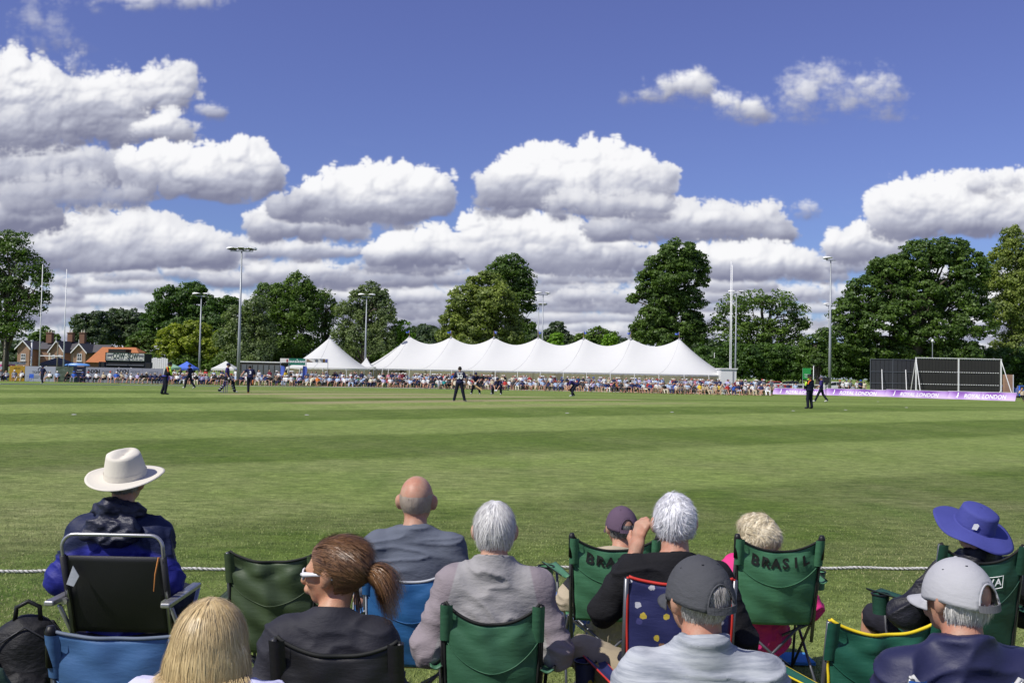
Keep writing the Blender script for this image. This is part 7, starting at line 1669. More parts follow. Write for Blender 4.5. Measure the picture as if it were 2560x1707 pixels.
def player(px, py, label, J, rz, shirt, trous, sleeve=.75, head='cap', hmat=None, shoes=None, sk=0, yaw=0, pitch=0, pads=False, group='players and umpires on the field', gloves=None, res=.021, scale=1.0, Y=None):
    p = on_ground(px, py) if Y is None else on_z(px, Y); root = empty('person', p, rz, label, 'person', group); root.scale = (scale,) * 3
    hd = Head(J['head'], yaw, pitch, 0, 1.06)
    pr = torso_prims(J) + neck_prims(J, hd) + hd.prims()
    for s in 'lr': pr += arm_prims(J, s) + hand_prims(J, s, True) + leg_prims(J, s) + foot_prims(J, s)
    sdf_mesh('body', pr, .015, SKIN[sk], root, k=.02)
    top(root, J, shirt, 'shirt', infl=.018, wr=.008, sleeve=sleeve, res=res, hem=.10, collar=.0)
    pr = [E(J['pelvis'], (.17, .12, .12))]
    for s in 'lr': pr += [C(J['hip_' + s], J['kn_' + s], .096, .070), C(J['kn_' + s], J['an_' + s], .070, .056)]
    sdf_mesh('trousers', pr, res, trous, root, k=.03, infl=.014, wrinkle=.008)
    for s in 'lr': sdf_mesh('shoe', foot_prims(J, s, .014), .016, shoes or SHOEW, root, k=.02)
    if head == 'cap': cap_hat(hd, hmat or KIT, root, opening=False, k=1.05); hair_simple(hd, root)
    elif head == 'hat': brim_hat(Head(hd.p(0, 0, .02), yaw, 0, 0, 1.06), hmat or BLKP, root, 'brimmed_hat', .10, .095, .165, lambda a, t: -.015 * t, crown_taper=.9, seg=24)
    elif head == 'helmet':
        o = sdf_mesh('helmet', [hd.e(0, -.01, .03, .105, .120, .105), hd.e(0, .10, .02, .07, .05, .012)], .014, hmat or KIT, root, k=.03, cuts=[(hd.p(0, 0, -.015), hd.M @ np.array([0, .0, -1.]))])
        mb = MB(); Mh = Matrix(hd.M.tolist()).to_4x4(); Mh.translation = Vector(hd.c.tolist())
        for z in (-.03, -.06, -.09): mb.tube([Mh @ Vector((math.sin(q) * .10, math.cos(q) * .13, z)) for q in np.linspace(-1.4, 1.4, 10)], .004, 5)
        mb.build('grille', DARKM, o)
    else: hair_simple(hd, root)
    if pads:
        for s in 'lr':
            K, A_ = J['kn_' + s], J['an_' + s]; f = np.array([0, .03, 0]); sdf_mesh('pad', [C(K + f + np.array([0, 0, .12]), K + f, .075, .085), C(K + f, A_ + f, .080, .065)], res, KTR if pads == 'dark' else PADS, root, k=.02, infl=.012)
            mb = MB()
            for q in (.15, .45, .75): c = Vector((K * (1 - q) + A_ * q).tolist()); mb.lathe([(.098 - .01 * q, -.02), (.098 - .01 * q, .02)], tuple(c), 14, cap=False)
            mb.build('pad_strap', PADS, root)
    if gloves:
        for s in 'lr': sdf_mesh('glove', [E(J['wr_' + s] + (J['wr_' + s] - J['el_' + s]) / np.linalg.norm(J['wr_' + s] - J['el_' + s]) * .06, (.07, .055, .08))], .016, gloves, root, k=.02)
    return root, hd
def hair_simple(hd, root, mat=None, parent=None): return sdf_mesh('hair', hd.skull(), .014, mat or JETH, root, k=.02, infl=.010, cuts=[(hd.p(0, .03, .0), hd.M @ np.array([0, 1, -.7])), (hd.p(0, 0, -.055), hd.M @ np.array([0, 0, -1.]))])
def number(root, txt, J, size=.30, z=None, x=0, back=-.155, mat=None, rz=0):
    c = J['chest']; return text_mesh(txt, size, 'shirt_number', mat or TW, root, Matrix.Translation((c[0] + x, c[1] + back, (z or c[2]) + .0)) @ Matrix.Rotation(rz, 4, 'Z') @ XZ, bold=.010, sx=.9)
# fielder 30, seen from behind
J = stand(kn_l=(-.17, 0, .52), kn_r=(.17, 0, .52), an_l=(-.26, -.02, .09), an_r=(.27, -.02, .09), to_l=(-.30, .13, .035), to_r=(.33, .13, .035), el_l=(-.31, -.02, 1.17), el_r=(.31, -.02, 1.17), wr_l=(-.36, .06, .93), wr_r=(.36, .06, .93))
r_, h_ = player(1148, 1003.5, 'fielder in navy kit numbered 30 seen from behind, centre of the field', J, 0, KIT, KTR, head='none', scale=1.03); number(r_, '30', J, .34, z=1.26, back=-.150)
text_mesh('WESTON', .085, 'shirt_name', TW, r_, Matrix.Translation((0, -.145, 1.44)) @ XZ, bold=.001) if False else None
mb = MB(); mb.box((-.15, -.150, 1.445), (.15, -.146, 1.475)); mb.build('name_print', TW, r_)
# umpire left
J = stand(chest=(0, .06, 1.27), neck=(0, .12, 1.47), head=(0, .19, 1.62), sh_l=(-.19, .10, 1.42), sh_r=(.19, .10, 1.42), el_l=(-.24, .12, 1.16), el_r=(.24, .12, 1.16), wr_l=(-.10, .30, 1.02), wr_r=(.10, .30, 1.02), an_l=(-.14, -.18, .09), to_l=(-.16, -.02, .035), kn_l=(-.12, -.05, .52))
UMJ = zband('umpire_jacket', (.008, .010, .022), (.5, .75, .04), lambda nt, o: ramp(nt, mth(nt, 'ADD', mth(nt, 'MULTIPLY', o[2], .9), mth(nt, 'MULTIPLY', o[1], -.55)), [(1.30 / 2, (0, 0, 0)), (1.302 / 2, (0, 0, 0))]).outputs[0], rough=.6)
r_, h_ = player(413, 986, 'umpire in dark jacket with bright yellow and orange shoulder band, left of the pitch', J, -1.15, cloth('umpire_black', (.010, .011, .020)), KTR, head='hat', hmat=BLKP, shoes=DARKM, sleeve=1.0, sk=0)
def sash(root, J, mat, pts, r): o = sdf_mesh('sash', [C(a, b, r, r) for a, b in zip(pts[:-1], pts[1:])], .02, mat, root, k=.02); return o
N_ = lambda *a: np.array(a, float)
sash(r_, J, HIVIS, [N_(.02, .20, 1.50), N_(.19, .18, 1.44), N_(.235, .22, 1.28), N_(.19, .26, 1.12)], .060); sash(r_, J, ORG, [N_(.10, .03, 1.50), N_(.235, .05, 1.42), N_(.275, .10, 1.25)], .035)
sdf_mesh('tied_jumper', [E((0, -.02, 1.0), (.20, .17, .07)), E((.10, .08, .84), (.08, .09, .15))], .022, plain('royal_jumper', (.03, .03, .28)), r_, k=.04, wrinkle=.01)
# walking fielder behind left umpire
J = stand(kn_l=(-.10, .22, .54), an_l=(-.12, .30, .09), to_l=(-.12, .46, .04), kn_r=(.10, -.10, .52), an_r=(.12, -.38, .12), to_r=(.12, -.24, .035), wr_l=(-.26, .20, .98), wr_r=(.26, -.15, .96), el_r=(.24, -.16, 1.16))
r_, h_ = player(473, 970.5, 'fielder walking in navy shirt and black trousers between umpire and batsman', J, 1.35, KIT, KTR, head='cap')
# non-striking batsman
J = stand(kn_l=(-.12, .30, .52), an_l=(-.14, .42, .09), to_l=(-.14, .58, .04), kn_r=(.12, -.14, .50), an_r=(.14, -.44, .13), to_r=(.14, -.28, .04), wr_r=(.20, .10, .90), wr_l=(-.20, .18, .92), head=(0, .06, 1.66))
r_, h_ = player(567, 981, 'batsman in helmet and dark pads walking with bat beside the left stumps', J, -1.45, KITP, KTR, head='helmet', hmat=KIT, pads='dark', gloves=PADS)
mb = MB(); mb.box((-.055, .0, 0), (.055, .035, .56)); me = mb.mesh('bat'); me.transform(Matrix.Translation((.30, .26, .18)) @ Matrix.Rotation(.12, 4, 'Y')); link('cricket_bat', me, BATW, None).matrix_world = r_.matrix_basis; o = bpy.context.scene.objects['cricket_bat']; tag(o, 'cricket bat held low by the batsman at the left stumps', 'cricket bat')
# bowler
J = stand(pelvis=(0, 0, .96), chest=(0, .10, 1.24), neck=(0, .22, 1.42), head=(0, .34, 1.54), sh_l=(-.19, .17, 1.36), sh_r=(.19, .19, 1.38), el_l=(-.36, -.05, 1.28), wr_l=(-.46, -.24, 1.16), el_r=(.30, .34, 1.12), wr_r=(.20, .44, .92), kn_r=(.12, -.10, .56), an_r=(.12, -.50, .62), to_r=(.12, -.58, .76), kn_l=(-.08, .06, .52), an_l=(-.08, .0, .10), to_l=(-.08, .16, .035), hip_r=(.09, -.02, .93))
r_, h_ = player(624, 983, 'bowler in follow-through on one leg, orange shoe raised behind', J, .35, KIT, KTR, head='none', shoes=plain('orange_shoe', (.75, .25, .08))); text_mesh('3', .26, 'shirt_number', TW, r_, Matrix.Translation((0, -.05, 1.24)) @ Matrix.Rotation(-.35, 4, 'X') @ XZ, bold=.01)
# far left fielder
J = stand(kn_l=(-.10, .16, .53), an_l=(-.12, .20, .09), to_l=(-.12, .36, .04), an_r=(.12, -.22, .11), to_r=(.12, -.08, .035), el_l=(-.28, -.08, 1.17), wr_l=(-.30, .06, .96))
player(106, 958.3, 'fielder in navy walking in near the pale grey advertising board', J, math.pi * .93, KIT, KTR, head='cap')
player(1055, 968.5, 'fielder in blue kit standing near the far rope under the first marquee peaks', stand(), math.pi, KITP, KTR, head='cap')
# striker
J = stand(pelvis=(0, -.06, .90), chest=(0, .10, 1.15), neck=(0, .24, 1.32), head=(0, .34, 1.44), sh_l=(-.19, .20, 1.27), sh_r=(.19, .20, 1.27), el_l=(-.22, .32, 1.05), el_r=(.22, .30, 1.03), wr_l=(-.04, .42, .84), wr_r=(.05, .42, .78), kn_l=(-.22, .08, .48), kn_r=(.22, .08, .48), an_l=(-.30, -.04, .09), an_r=(.30, -.04, .09), to_l=(-.30, .12, .035), to_r=(.34, .12, .035), hip_l=(-.10, -.06, .86), hip_r=(.10, -.06, .86))
r_, h_ = player(1189, 985, 'striking batsman in helmet crouched over his bat, centre', J, math.pi * 1.0, KIT, KTR, head='helmet', hmat=KIT, pads='dark', gloves=PADS)
mb = MB(); mb.box((-.055, -.018, .0), (.055, .018, .56)); mb.tube([(0, 0, .56), (0, 0, .86)], .017, 8); me = mb.mesh('bat'); me.transform(Matrix.Translation((-.48, .45, .30)) @ Matrix.Rotation(1.0, 4, 'Y')); o = link('cricket_bat', me, BATW); o.matrix_world = r_.matrix_basis; tag(o, 'cricket bat held by the crouching striker', 'cricket bat')
# keeper
J = stand(pelvis=(0, -.20, .50), chest=(0, .0, .78), neck=(0, .12, .98), head=(0, .22, 1.10), sh_l=(-.19, .08, .92), sh_r=(.19, .08, .92), el_l=(-.22, .28, .62), el_r=(.22, .28, .62), wr_l=(-.08, .38, .34), wr_r=(.08, .38, .34), hip_l=(-.10, -.20, .47), hip_r=(.10, -.20, .47), kn_l=(-.28, .18, .48), kn_r=(.40, .10, .42), an_l=(-.24, .02, .09), an_r=(.52, -.10, .09), to_l=(-.26, .18, .035), to_r=(.60, .04, .035))
player(1246, 986, 'wicketkeeper squatting low beside the right stumps with pale gloves', J, math.pi * .85, KIT, KTR, head='helmet', hmat=KIT, pads='dark', gloves=PADS)
# slip
J = stand(pelvis=(0, -.22, .82), chest=(0, .08, .98), neck=(0, .30, 1.07), head=(0, .44, 1.13), sh_l=(-.19, .24, 1.03), sh_r=(.19, .24, 1.03), el_l=(-.20, .36, .74), el_r=(.20, .36, .74), wr_l=(-.05, .46, .56), wr_r=(.05, .46, .56), hip_l=(-.10, -.22, .80), hip_r=(.10, -.22, .80), kn_l=(-.26, .10, .48), kn_r=(.26, .02, .46), an_l=(-.34, .20, .09), an_r=(.34, -.28, .09), to_l=(-.34, .36, .035), to_r=(.36, -.12, .035))
player(1431, 990.5, 'slip fielder bending forward with hands on knees, right of the stumps', J, math.pi * .62, KITP, KTR, head='cap')
# umpire right
J = stand(wr_l=(-.10, .26, 1.10), el_l=(-.26, .04, 1.18), wr_r=(.06, .28, 1.08), el_r=(.27, .04, 1.18), w=1.08, b=1.15)
r_, h_ = player(2024, 1021.5, 'umpire in dark jacket with yellow sleeve and black hat, right side', J, .5, cloth('umpire_navy', (.010, .012, .030)), KTR, head='hat', hmat=BLKP, shoes=DARKM, sleeve=1.0, sk=2)
sash(r_, J, HIVIS, [N_(-.08, .01, 1.52), N_(-.20, .0, 1.46), N_(-.28, .0, 1.30), N_(-.275, .04, 1.17), N_(-.13, .22, 1.11)], .052); sash(r_, J, ORG, [N_(-.04, -.10, 1.49), N_(-.17, -.10, 1.42), N_(-.22, -.09, 1.30)], .035)
sdf_mesh('pale_jumper', [E((-.06, .24, 1.10), (.09, .07, .10))], .02, plain('grey_jumper', (.42, .43, .45)), r_, k=.03)
# fielder right
J = stand(kn_l=(-.10, .20, .54), an_l=(-.12, .40, .09), to_l=(-.12, .56, .04), kn_r=(.10, -.12, .52), an_r=(.12, -.40, .13), to_r=(.12, -.24, .04), wr_l=(-.24, .26, 1.0), el_l=(-.24, .04, 1.16), wr_r=(.26, .10, .94))
player(2053, 1004.5, 'fielder in cap and navy kit strolling left behind the right umpire', J, 1.25, KITP, KTR, head='cap', hmat=plain('grey_purple_cap', (.12, .10, .14)), sleeve=.98, sk=1)
# stumps
STP = plain('stump_purple', (.10, .07, .22), rough=.4); BAIL = plain('bail_white', (.6, .58, .55))
for px, py, lb in ((563, 982, 'set of three stumps at the left end of the pitch'), (1231, 984.6, 'set of three stumps at the right end of the pitch')):
    p = on_ground(px, py); root = empty('wicket', p, math.radians(20), lb, 'stumps', 'the two wickets')
    for k in (-1, 0, 1): mb = MB(); mb.tube([(k * .105, 0, 0), (k * .105, 0, .71)], .019, 8); mb.build('stump', STP, root); 
    for k in (-.5, .5): mb = MB(); mb.tube([(k * .105 - .05, 0, .722), (k * .105 + .05, 0, .722)], .010, 6); mb.build('bail', BAIL, root)
# ---------------------------------------------------------------- distant crowd
PAL = {'white': (.74, .74, .73), 'pale blue': (.40, .50, .68), 'lilac': (.46, .42, .64), 'navy': (.025, .03, .09), 'black': (.015, .015, .017), 'grey': (.25, .26, .28), 'red': (.45, .04, .035), 'orange': (.75, .22, .03), 'yellow': (.65, .48, .04), 'beige': (.50, .42, .29), 'green': (.05, .20, .09), 'pink': (.62, .24, .30), 'teal': (.03, .28, .28), 'blue': (.04, .12, .48), 'maroon': (.16, .02, .04), 'cream': (.66, .60, .46), 'pale grey': (.55, .56, .58), 'charcoal': (.05, .05, .055), 'dark blue': (.03, .05, .16), 'striped grey': (.34, .36, .42)}
PM = {k: plain('cloth_' + k.replace(' ', '_'), v, rough=.8, var=.15, scale=9) for k, v in PAL.items()}
HAIRM = {'brown hair': plain('hair_brown', (.06, .035, .02)), 'grey hair': plain('hair_grey', (.30, .29, .28)), 'dark hair': JETH, 'fair hair': plain('hair_fair', (.35, .25, .12))}
def proto(kind, v):
    rs = random.Random(v * 7 + (0 if kind == 'sit' else 100)); R = .036
    if kind == 'sit':
        J = seated(scale=1.0, lean=rs.uniform(.05, .3), slouch=rs.uniform(0, .08), elbow=rs.uniform(.24, .32), knees=rs.uniform(.10, .24), hands_y=rs.uniform(.2, .42), tilt=rs.uniform(-.03, .03))
        if v % 3 == 1: J['an_l'] = J['an_l'] + np.array([.20, .22, .22]); J['to_l'] = J['to_l'] + np.array([.24, .24, .22]); J['kn_l'] = J['kn_l'] + np.array([.08, 0, .10])
        if v % 3 == 2: J['an_r'] = J['an_r'] + np.array([0, .22, .0]); J['to_r'] = J['to_r'] + np.array([0, .22, .05])
        if v % 4 == 3: J['wr_r'] = J['head'] + np.array([.10, .10, -.12]); J['el_r'] = J['head'] + np.array([.28, .05, -.42])
    else:
        J = stand(wr_l=(-.2, rs.uniform(.0, .3), rs.uniform(.9, 1.15)), wr_r=(.2, rs.uniform(.0, .3), rs.uniform(.9, 1.15)), an_l=(-.13 - rs.uniform(0, .12), .0, .09))
    hd = Head(J['head'], rs.uniform(-.6, .6), rs.uniform(-.1, .2), 0, 1.08)
    sk_ = hd.prims() + neck_prims(J, hd); tp = torso_prims(J); bt = [E(J['pelvis'], (.17, .12, .12))]
    short = v % 2 == 0
    for s in 'lr':
        S, El, W = J['sh_' + s], J['el_' + s], J['wr_' + s]; tp.append(C(S, S + (El - S) * .8, .062, .056)); sk_ += [C(S + (El - S) * .7, El, .045, .043), C(El, W, .042, .03), C(W, W + (W - El) * .35, .04, .03)]
        K, A_ = J['kn_' + s], J['an_' + s]
        if short: bt.append(C(J['hip_' + s], K * .9 + J['hip_' + s] * .1, .098, .075)); sk_ += [C(K, A_, .06, .04), C(A_, J['to_' + s], .045, .04)]
        else: bt += [C(J['hip_' + s], K, .096, .07), C(K, A_, .068, .055)]; sk_ += [C(A_, J['to_' + s], .045, .04)]
    hw = v % 4
    parts = [(sk_, .0, 0, ()), (tp, .015, 1, ()), (bt, .012, 2, ())]
    if hw == 0: parts.append((hd.skull(), .012, 3, [(hd.p(0, .03, .0), hd.M @ np.array([0, 1, -.7])), (hd.p(0, 0, -.055), hd.M @ np.array([0, 0, -1.]))]))
    elif hw == 1: parts.append(([hd.e(0, 0, .05, .095, .11, .075), hd.e(0, 0, .035, .185, .19, .022)], .0, 3, ()))
    elif hw == 2: parts.append(([hd.e(0, 0, .045, .09, .105, .075), hd.e(0, .12, .03, .065, .07, .014)], .0, 3, ()))
    else: parts.append((hd.skull() + [hd.e(0, -.05, -.05, .09, .07, .10)], .012, 3, [(hd.p(0, .02, .0), hd.M @ np.array([0, 1, -.7]))]))
    Vs, Fs, mi = [], [], []; o = 0
    for pr, infl, m_, cuts in parts:
        res = .026 if m_ in (0, 3) else R
        D, lo = sdf_grid(pr, res, .03, infl, cuts); V, Fq = surface_nets(D, lo, res); Vs.append(V); Fs.append(Fq + o); o += len(V); mi += [m_] * len(Fq)
    me = mesh_np('person', np.concatenate(Vs), np.concatenate(Fs)); me.polygons.foreach_set('material_index', mi); me.polygons.foreach_set('use_smooth', [True] * len(mi))
    for _ in range(4): me.materials.append(PM['white'])
    me.update(); return me, hw, short
SIT = [proto('sit', v) for v in range(12)]; STD = [proto('std', v) for v in range(8)]
LM = [(-200, 63, 'by the ochre board at far left'), (63, 140, 'before the pale grey board'), (140, 187, 'before the landscape board'), (187, 225, 'before the navy board'), (225, 287, 'before the first NXN board'), (287, 357, 'before the second NXN board'), (357, 412, 'just left of the left umpire'), (412, 462, 'between left umpire and walking fielder'), (462, 512, 'by the second floodlight'), (512, 560, 'left of the white gazebo'), (560, 604, 'behind the left stumps'), (604, 660, 'behind the bowler'), (660, 712, 'before the dark pavilion'), (712, 765, 'under the green bar sign'), (765, 822, 'under the long bar banner'), (822, 905, 'before the single tent'), (905, 975, 'at the marquee\'s left end'), (975, 1050, 'below the first marquee peak'), (1050, 1100, 'left of fielder 30'), (1100, 1180, 'below the second marquee peak'), (1180, 1240, 'below the third marquee peak'), (1240, 1295, 'right of the wicketkeeper'), (1295, 1350, 'left of the fourth marquee peak'), (1350, 1407, 'right of the fourth marquee peak'), (1407, 1465, 'behind the slip fielder'), (1465, 1522, 'right of the fifth marquee peak'), (1522, 1580, 'left of the sixth marquee peak'), (1580, 1640, 'right of the sixth marquee peak'), (1640, 1700, 'left of the last marquee peak'), (1700, 1765, 'right of the last marquee peak'), (1765, 1835, 'at the marquee\'s right end'), (1835, 1885, 'before the grey and silver cars'), (1885, 1931, 'before the red car'), (1931, 2010, 'behind the first purple board'), (2010, 2090, 'behind the second purple board'), (2090, 2200, 'left of the charcoal sight screen'), (2200, 2700, 'at the right edge of the field')]
used = set()
def foot_y(px): return float(np.interp(px, [-200, 0, 300, 600, 800, 1100, 1400, 1700, 1925, 2560], [952, 955.5, 958.5, 961.5, 963.5, 968, 973, 979.5, 983, 995]))
def CY_(px): return float(np.interp(px, [-200, 0, 400, 600, 900, 1200, 1500, 1700, 1930, 2560], [107.5, 108, 109, 112, 114.5, 115, 114, 111.5, 106.5, 95]))
def foot(px):
    Yf = CY_(px); return on_z(px, Yf)
bag = [('white', 34), ('pale blue', 16), ('lilac', 9), ('navy', 14), ('black', 9), ('grey', 8), ('red', 1.6), ('orange', .6), ('yellow', .8), ('beige', 7), ('green', 2), ('pink', 3), ('teal', 1.4), ('blue', 2), ('maroon', 2), ('cream', 7), ('pale grey', 10), ('charcoal', 9), ('dark blue', 7), ('striped grey', 5)]
shirts = [k for k, n in bag for _ in range(int(n * 10))]; trs = ['navy'] * 7 + ['beige'] * 5 + ['grey'] * 4 + ['white'] * 1 + ['black'] * 7 + ['charcoal'] * 4 + ['pale blue'] * 1 + ['cream'] * 3
CR = random.Random(21)
def crowd_person(px, back, kind, row, force=None):
    lm = next((t for a, b, t in LM if a <= px < b), LM[-1][2])
    for _ in range(400):
        me, hw, short = CR.choice(SIT if kind == 'sit' else STD); c = CR.choice(shirts); b_ = CR.choice(trs)
        if hw in (0, 3): hm = CR.choice(list(HAIRM)); ht = hm; hmat = HAIRM[hm]
        else: hc = CR.choice(['white', 'white', 'white', 'cream', 'beige', 'navy', 'navy', 'black', 'grey', 'blue', 'red']); ht = hc + (' sun hat' if hw == 1 else ' cap'); hmat = PM[hc]
        key = (lm, row, c, ht, b_, short)
        if key not in used: break
    used.add(key)
    p = foot(px); d = p.copy(); Yb = p.y + back; x = d.x * Yb / p.y
    o = bpy.data.objects.new('person', me); COL.objects.link(o); o.location = (x, Yb, gz(x, Yb)); o.rotation_euler = (0, 0, math.pi + CR.uniform(-.35, .35)); s = CR.uniform(.92, 1.06); o.scale = (s * CR.choice((-1, 1)), s, s)
    if kind == 'std' or True: o.scale = (s, s, s)
    for i, mt_ in enumerate((SKIN[CR.choice((0, 0, 0, 1, 1, 2))], PM[c], PM[b_], hmat)): o.material_slots[i].link = 'OBJECT'; o.material_slots[i].material = mt_
    w = {'front': 'front-row sitter', 'second': 'second-row sitter', 'standing': 'stander', 'behind': 'spectator'}[row]
    tag(o, f"{w}, {c} top, {b_} {'shorts' if short else 'trousers'}, {ht}, {lm}", 'person', 'spectators along the far boundary'); return o
cnt = 0; placed = []
# chairs of the distant crowd
def far_chair_mesh(wood=False):
    mb = MB()
    if wood:
        for s in (-1, 1): mb.tube([(s * .21, .22, 0), (s * .21, -.16, .88)], .018, 4); mb.tube([(s * .20, -.22, 0), (s * .20, .24, .46)], .018, 4)
        for z in (.62, .72, .84): mb.box((-.21, -.10 - (z - .6) * .25, z), (.21, -.075 - (z - .6) * .25, z + .05))
        mb.box((-.21, -.14, .44), (.21, .24, .465))
    else:
        for s in (-1, 1): mb.tube([(s * .25, .22, 0), (s * .25, .22, .62)], .012, 4); mb.tube([(s * .25, -.22, 0), (s * .25, -.30, .90)], .012, 4); mb.box((s * .27 - .03, -.25, .60), (s * .27 + .03, .24, .625))
        mb.grid(lambda u, v: ((u - .5) * .5, -.24 - .06 * v, .42 + .46 * v), 2, 3); mb.grid(lambda u, v: ((u - .5) * .5, -.22 + .44 * v, .42 - .02 * math.sin(math.pi * u)), 3, 2); mb.tube([(-.25, .24, .03), (.25, -.24, .42)], .012, 4); mb.tube([(.25, .24, .03), (-.25, -.24, .42)], .012, 4)
    return mb.mesh('chair')
FCM = far_chair_mesh(); FCW = far_chair_mesh(True); FCM.materials.append(PM['navy']); WOODC = plain('pale_chair_wood', (.55, .44, .28)); FCW.materials.append(WOODC)
def far_chair(x, Y, rz, wood, lb, gp, mat=None):
    o = bpy.data.objects.new('folding_chair', FCW if wood else FCM); COL.objects.link(o); o.location = (x, Y, gz(x, Y)); o.rotation_euler = (0, 0, rz)
    if mat: o.material_slots[0].link = 'OBJECT'; o.material_slots[0].material = mat
    tag(o, lb, 'chair', gp)
def seat_row(x0, x1, step, back, row, chair=True, jit=.3):
    px = x0
    while px < x1:
        o = crowd_person(px, back + CR.uniform(-.35, .35), 'sit', row)
        if chair and row == 'front':
            wd = px > 1250 and CR.random() < .75; mt_ = None if wd else PM[CR.choice(['navy', 'navy', 'black', 'green', 'blue'])]
            far_chair(o.location.x, o.location.y + .02, o.rotation_euler.z, wd, ('pale wooden' if wd else 'dark fabric') + ' folding chair under a front-row spectator on the far boundary', ('pale wooden' if wd else 'dark fabric') + ' chairs of the far front row', mt_)
        px += step * CR.uniform(1 - jit, 1 + jit)
for px in (3, 17, 37, 54, 124, 144, 170, 186, 208, 222, 243, 259, 277, 292, 304, 318, 329, 345, 356, 367, 378, 389, 403): 
    o = crowd_person(px, 1.0 + CR.uniform(-.3, .3), 'sit', 'front'); far_chair(o.location.x, o.location.y + .02, o.rotation_euler.z, False, 'dark fabric folding chair under a front-row spectator on the far boundary', 'dark fabric chairs of the far front row', PM[CR.choice(['navy', 'black', 'green'])])
p = foot(77); far_chair(p.x * (p.y + 1) / p.y, p.y + 1, math.pi, False, 'empty bright blue folding chair before the pale grey board', 'empty chairs on the far boundary', PM['blue'])
seat_row(418, 1928, 15.6, .9, 'front')
seat_row(425, 1925, 19.5, 3.2, 'second')
px = 425
while px < 1925:
    if not (600 < px < 640 and False): crowd_person(px, 5.6 + CR.uniform(-1, 1.2), 'std', 'standing')
    px += 21 * CR.uniform(.5, 1.5)
for px in (1940, 1955, 1972, 1990, 2100, 2108, 2117, 2126, 2134, 2143, 2152, 2161): crowd_person(px, (13 if px < 2060 else 9) + CR.uniform(-1, 2), 'std' if px > 2095 and CR.random() < .6 else 'sit', 'behind')
crowd_person(2556, -.5, 'sit', 'behind')
for i, px in enumerate((1640, 1652, 1694, 1706, 1718, 1760, 1788, 1806)):
    p = foot(px); far_chair(p.x * (p.y + .3) / p.y, p.y + .3, math.pi + CR.uniform(-.3, .3), True, 'empty pale wooden folding chair in front of the crowd near the last marquee peak', 'empty wooden chairs on the far boundary')
# the rest of the crowd, too many to name, as one mass
Vs, Fs, mi = [], [], []; o_ = 0; MASSM = [SKIN[0], SKIN[1]] + [PM[k] for k in ('white', 'pale blue', 'navy', 'grey', 'red', 'beige', 'lilac', 'black', 'yellow', 'pink')] + [HAIRM['brown hair'], HAIRM['grey hair'], HAIRM['dark hair'], PM['cream']]
def mass(px, back, kind):
    global o_
    me, hw, short = CR.choice(SIT if kind == 'sit' else STD); V = np.empty(len(me.vertices) * 3, np.float32); me.vertices.foreach_get('co', V); V = V.reshape(-1, 3); Fq = np.empty(len(me.polygons) * 4, np.int32); me.loops.foreach_get('vertex_index', Fq); Fq = Fq.reshape(-1, 4)
    m_ = np.empty(len(me.polygons), np.int32); me.polygons.foreach_get('material_index', m_)
    p = foot(px); Yb = p.y + back; x = p.x * Yb / p.y; a = math.pi + CR.uniform(-.8, .8); c, s = math.cos(a), math.sin(a)
    W = np.stack([V[:, 0] * c - V[:, 1] * s + x, V[:, 0] * s + V[:, 1] * c + Yb, V[:, 2] + gz(x, Yb)], 1)
    tab = np.array([CR.choice((0, 0, 1)), CR.choice((2, 2, 2, 2, 3, 3, 4, 4, 5, 5, 6, 7, 8, 9, 9, 2, 3, 5, 11)), CR.choice((4, 5, 7, 9)), CR.choice((2, 2, 15)) if hw in (1, 2) else CR.choice((12, 13, 14))])
    Vs.append(W); Fs.append(Fq + o_); mi.append(tab[m_]); o_ += len(V)
for k in range(170): px = CR.uniform(430, 1830); mass(px, CR.uniform(3.8, 5.4), 'sit')
for k in range(170): px = CR.uniform(690, 1830); mass(px, CR.uniform(5.8, 7.6), 'std')
for k in range(22): mass(CR.uniform(1840, 1930), CR.uniform(3, 6), CR.choice(('sit', 'std')))
for k in range(12): mass(CR.uniform(200, 400), CR.uniform(6, 8), 'std') if k < 7 else mass(CR.uniform(20, 120), CR.uniform(6, 8), 'std')
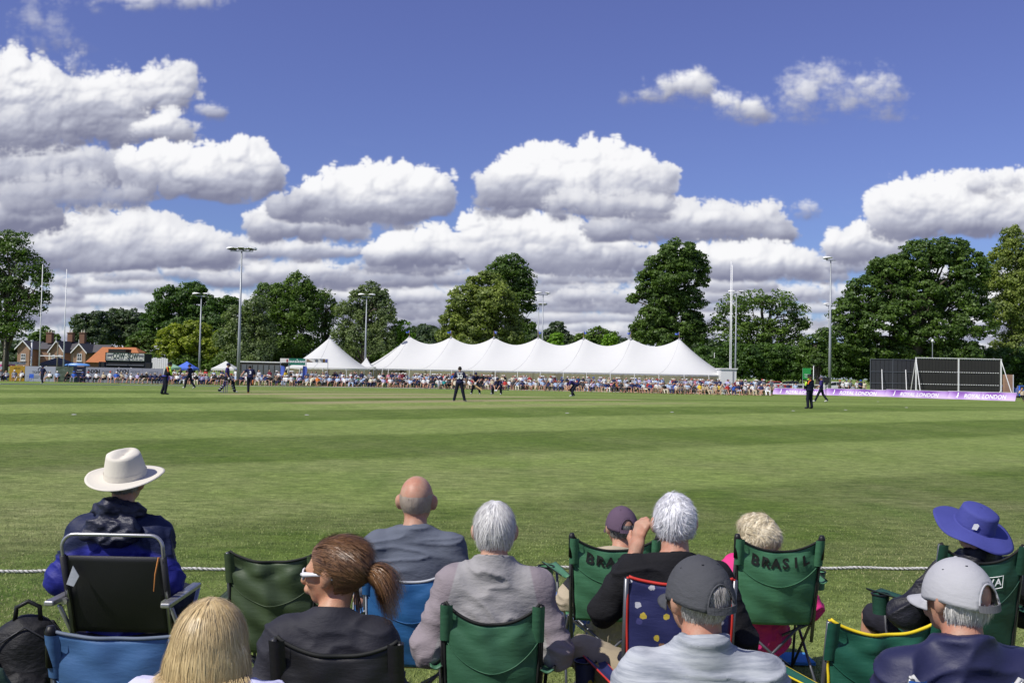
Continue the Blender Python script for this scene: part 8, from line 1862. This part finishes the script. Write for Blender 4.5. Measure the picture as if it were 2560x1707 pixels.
me = mesh_np('crowd', np.concatenate(Vs), np.concatenate(Fs)); me.polygons.foreach_set('material_index', np.concatenate(mi)); me.polygons.foreach_set('use_smooth', [True] * len(me.polygons))
for mt_ in MASSM: me.materials.append(mt_)
o = bpy.data.objects.new('crowd', me); COL.objects.link(o); tag(o, 'packed back rows of the far crowd beneath and beside the marquee', 'crowd', kind='stuff')
# ---------------------------------------------------------------- short grass blades near the camera
rs = np.random.RandomState(9); n = 150000
Yb = 3.4 + 13.0 * rs.rand(n) ** 1.7; Xb = (rs.rand(n) - .5) * 2 * (Yb * .58 + .4); Z = np.array([0.0] * n)
h = rs.uniform(.010, .026, n) * np.clip((17.5 - Yb) / 7, .25, 1); w = rs.uniform(.0016, .0034, n); a = rs.uniform(0, 6.28, n); ln = rs.normal(size=(n, 2)) * .010
B = np.stack([Xb, Yb, Z], 1); dx = np.stack([np.cos(a) * w, np.sin(a) * w, Z * 0], 1); mid = B + np.stack([ln[:, 0] * .4, ln[:, 1] * .4, h * .6], 1); tip = B + np.stack([ln[:, 0], ln[:, 1], h], 1)
V = np.stack([B - dx, B + dx, mid + dx * .7, tip], 1).reshape(-1, 3)
mt, nt, b = newmat('grass_blades'); g_ = N(nt, 'ShaderNodeNewGeometry'); big = noise(nt, mapping(nt, tc(nt), (.8, .8, .8)), 1, 4)
c = mix(nt, ramp(nt, big, [(.4, (0, 0, 0)), (.6, (1, 1, 1))]).outputs[0], (.150, .228, .036), (.25, .318, .085)); c = mix(nt, ramp(nt, noise(nt, mapping(nt, tc(nt), (.35, .35, .35)), 1, 4), [(.42, (0, 0, 0)), (.62, (.8, .8, .8))]).outputs[0], c, (.31, .30, .14)); c = mix(nt, g_.outputs['Random Per Island'], mix(nt, 1, c, (.72, .74, .70), 'MULTIPLY'), mix(nt, 1, c, (1.32, 1.26, 1.3), 'MULTIPLY')); lk(nt, c, b.inputs['Base Color']); b.inputs['Roughness'].default_value = .6
o = link('grass', mesh_np('grass', V, np.arange(n * 4).reshape(-1, 4)), mt); tag(o, 'short blades of mown grass around the near chairs', 'grass', kind='stuff')
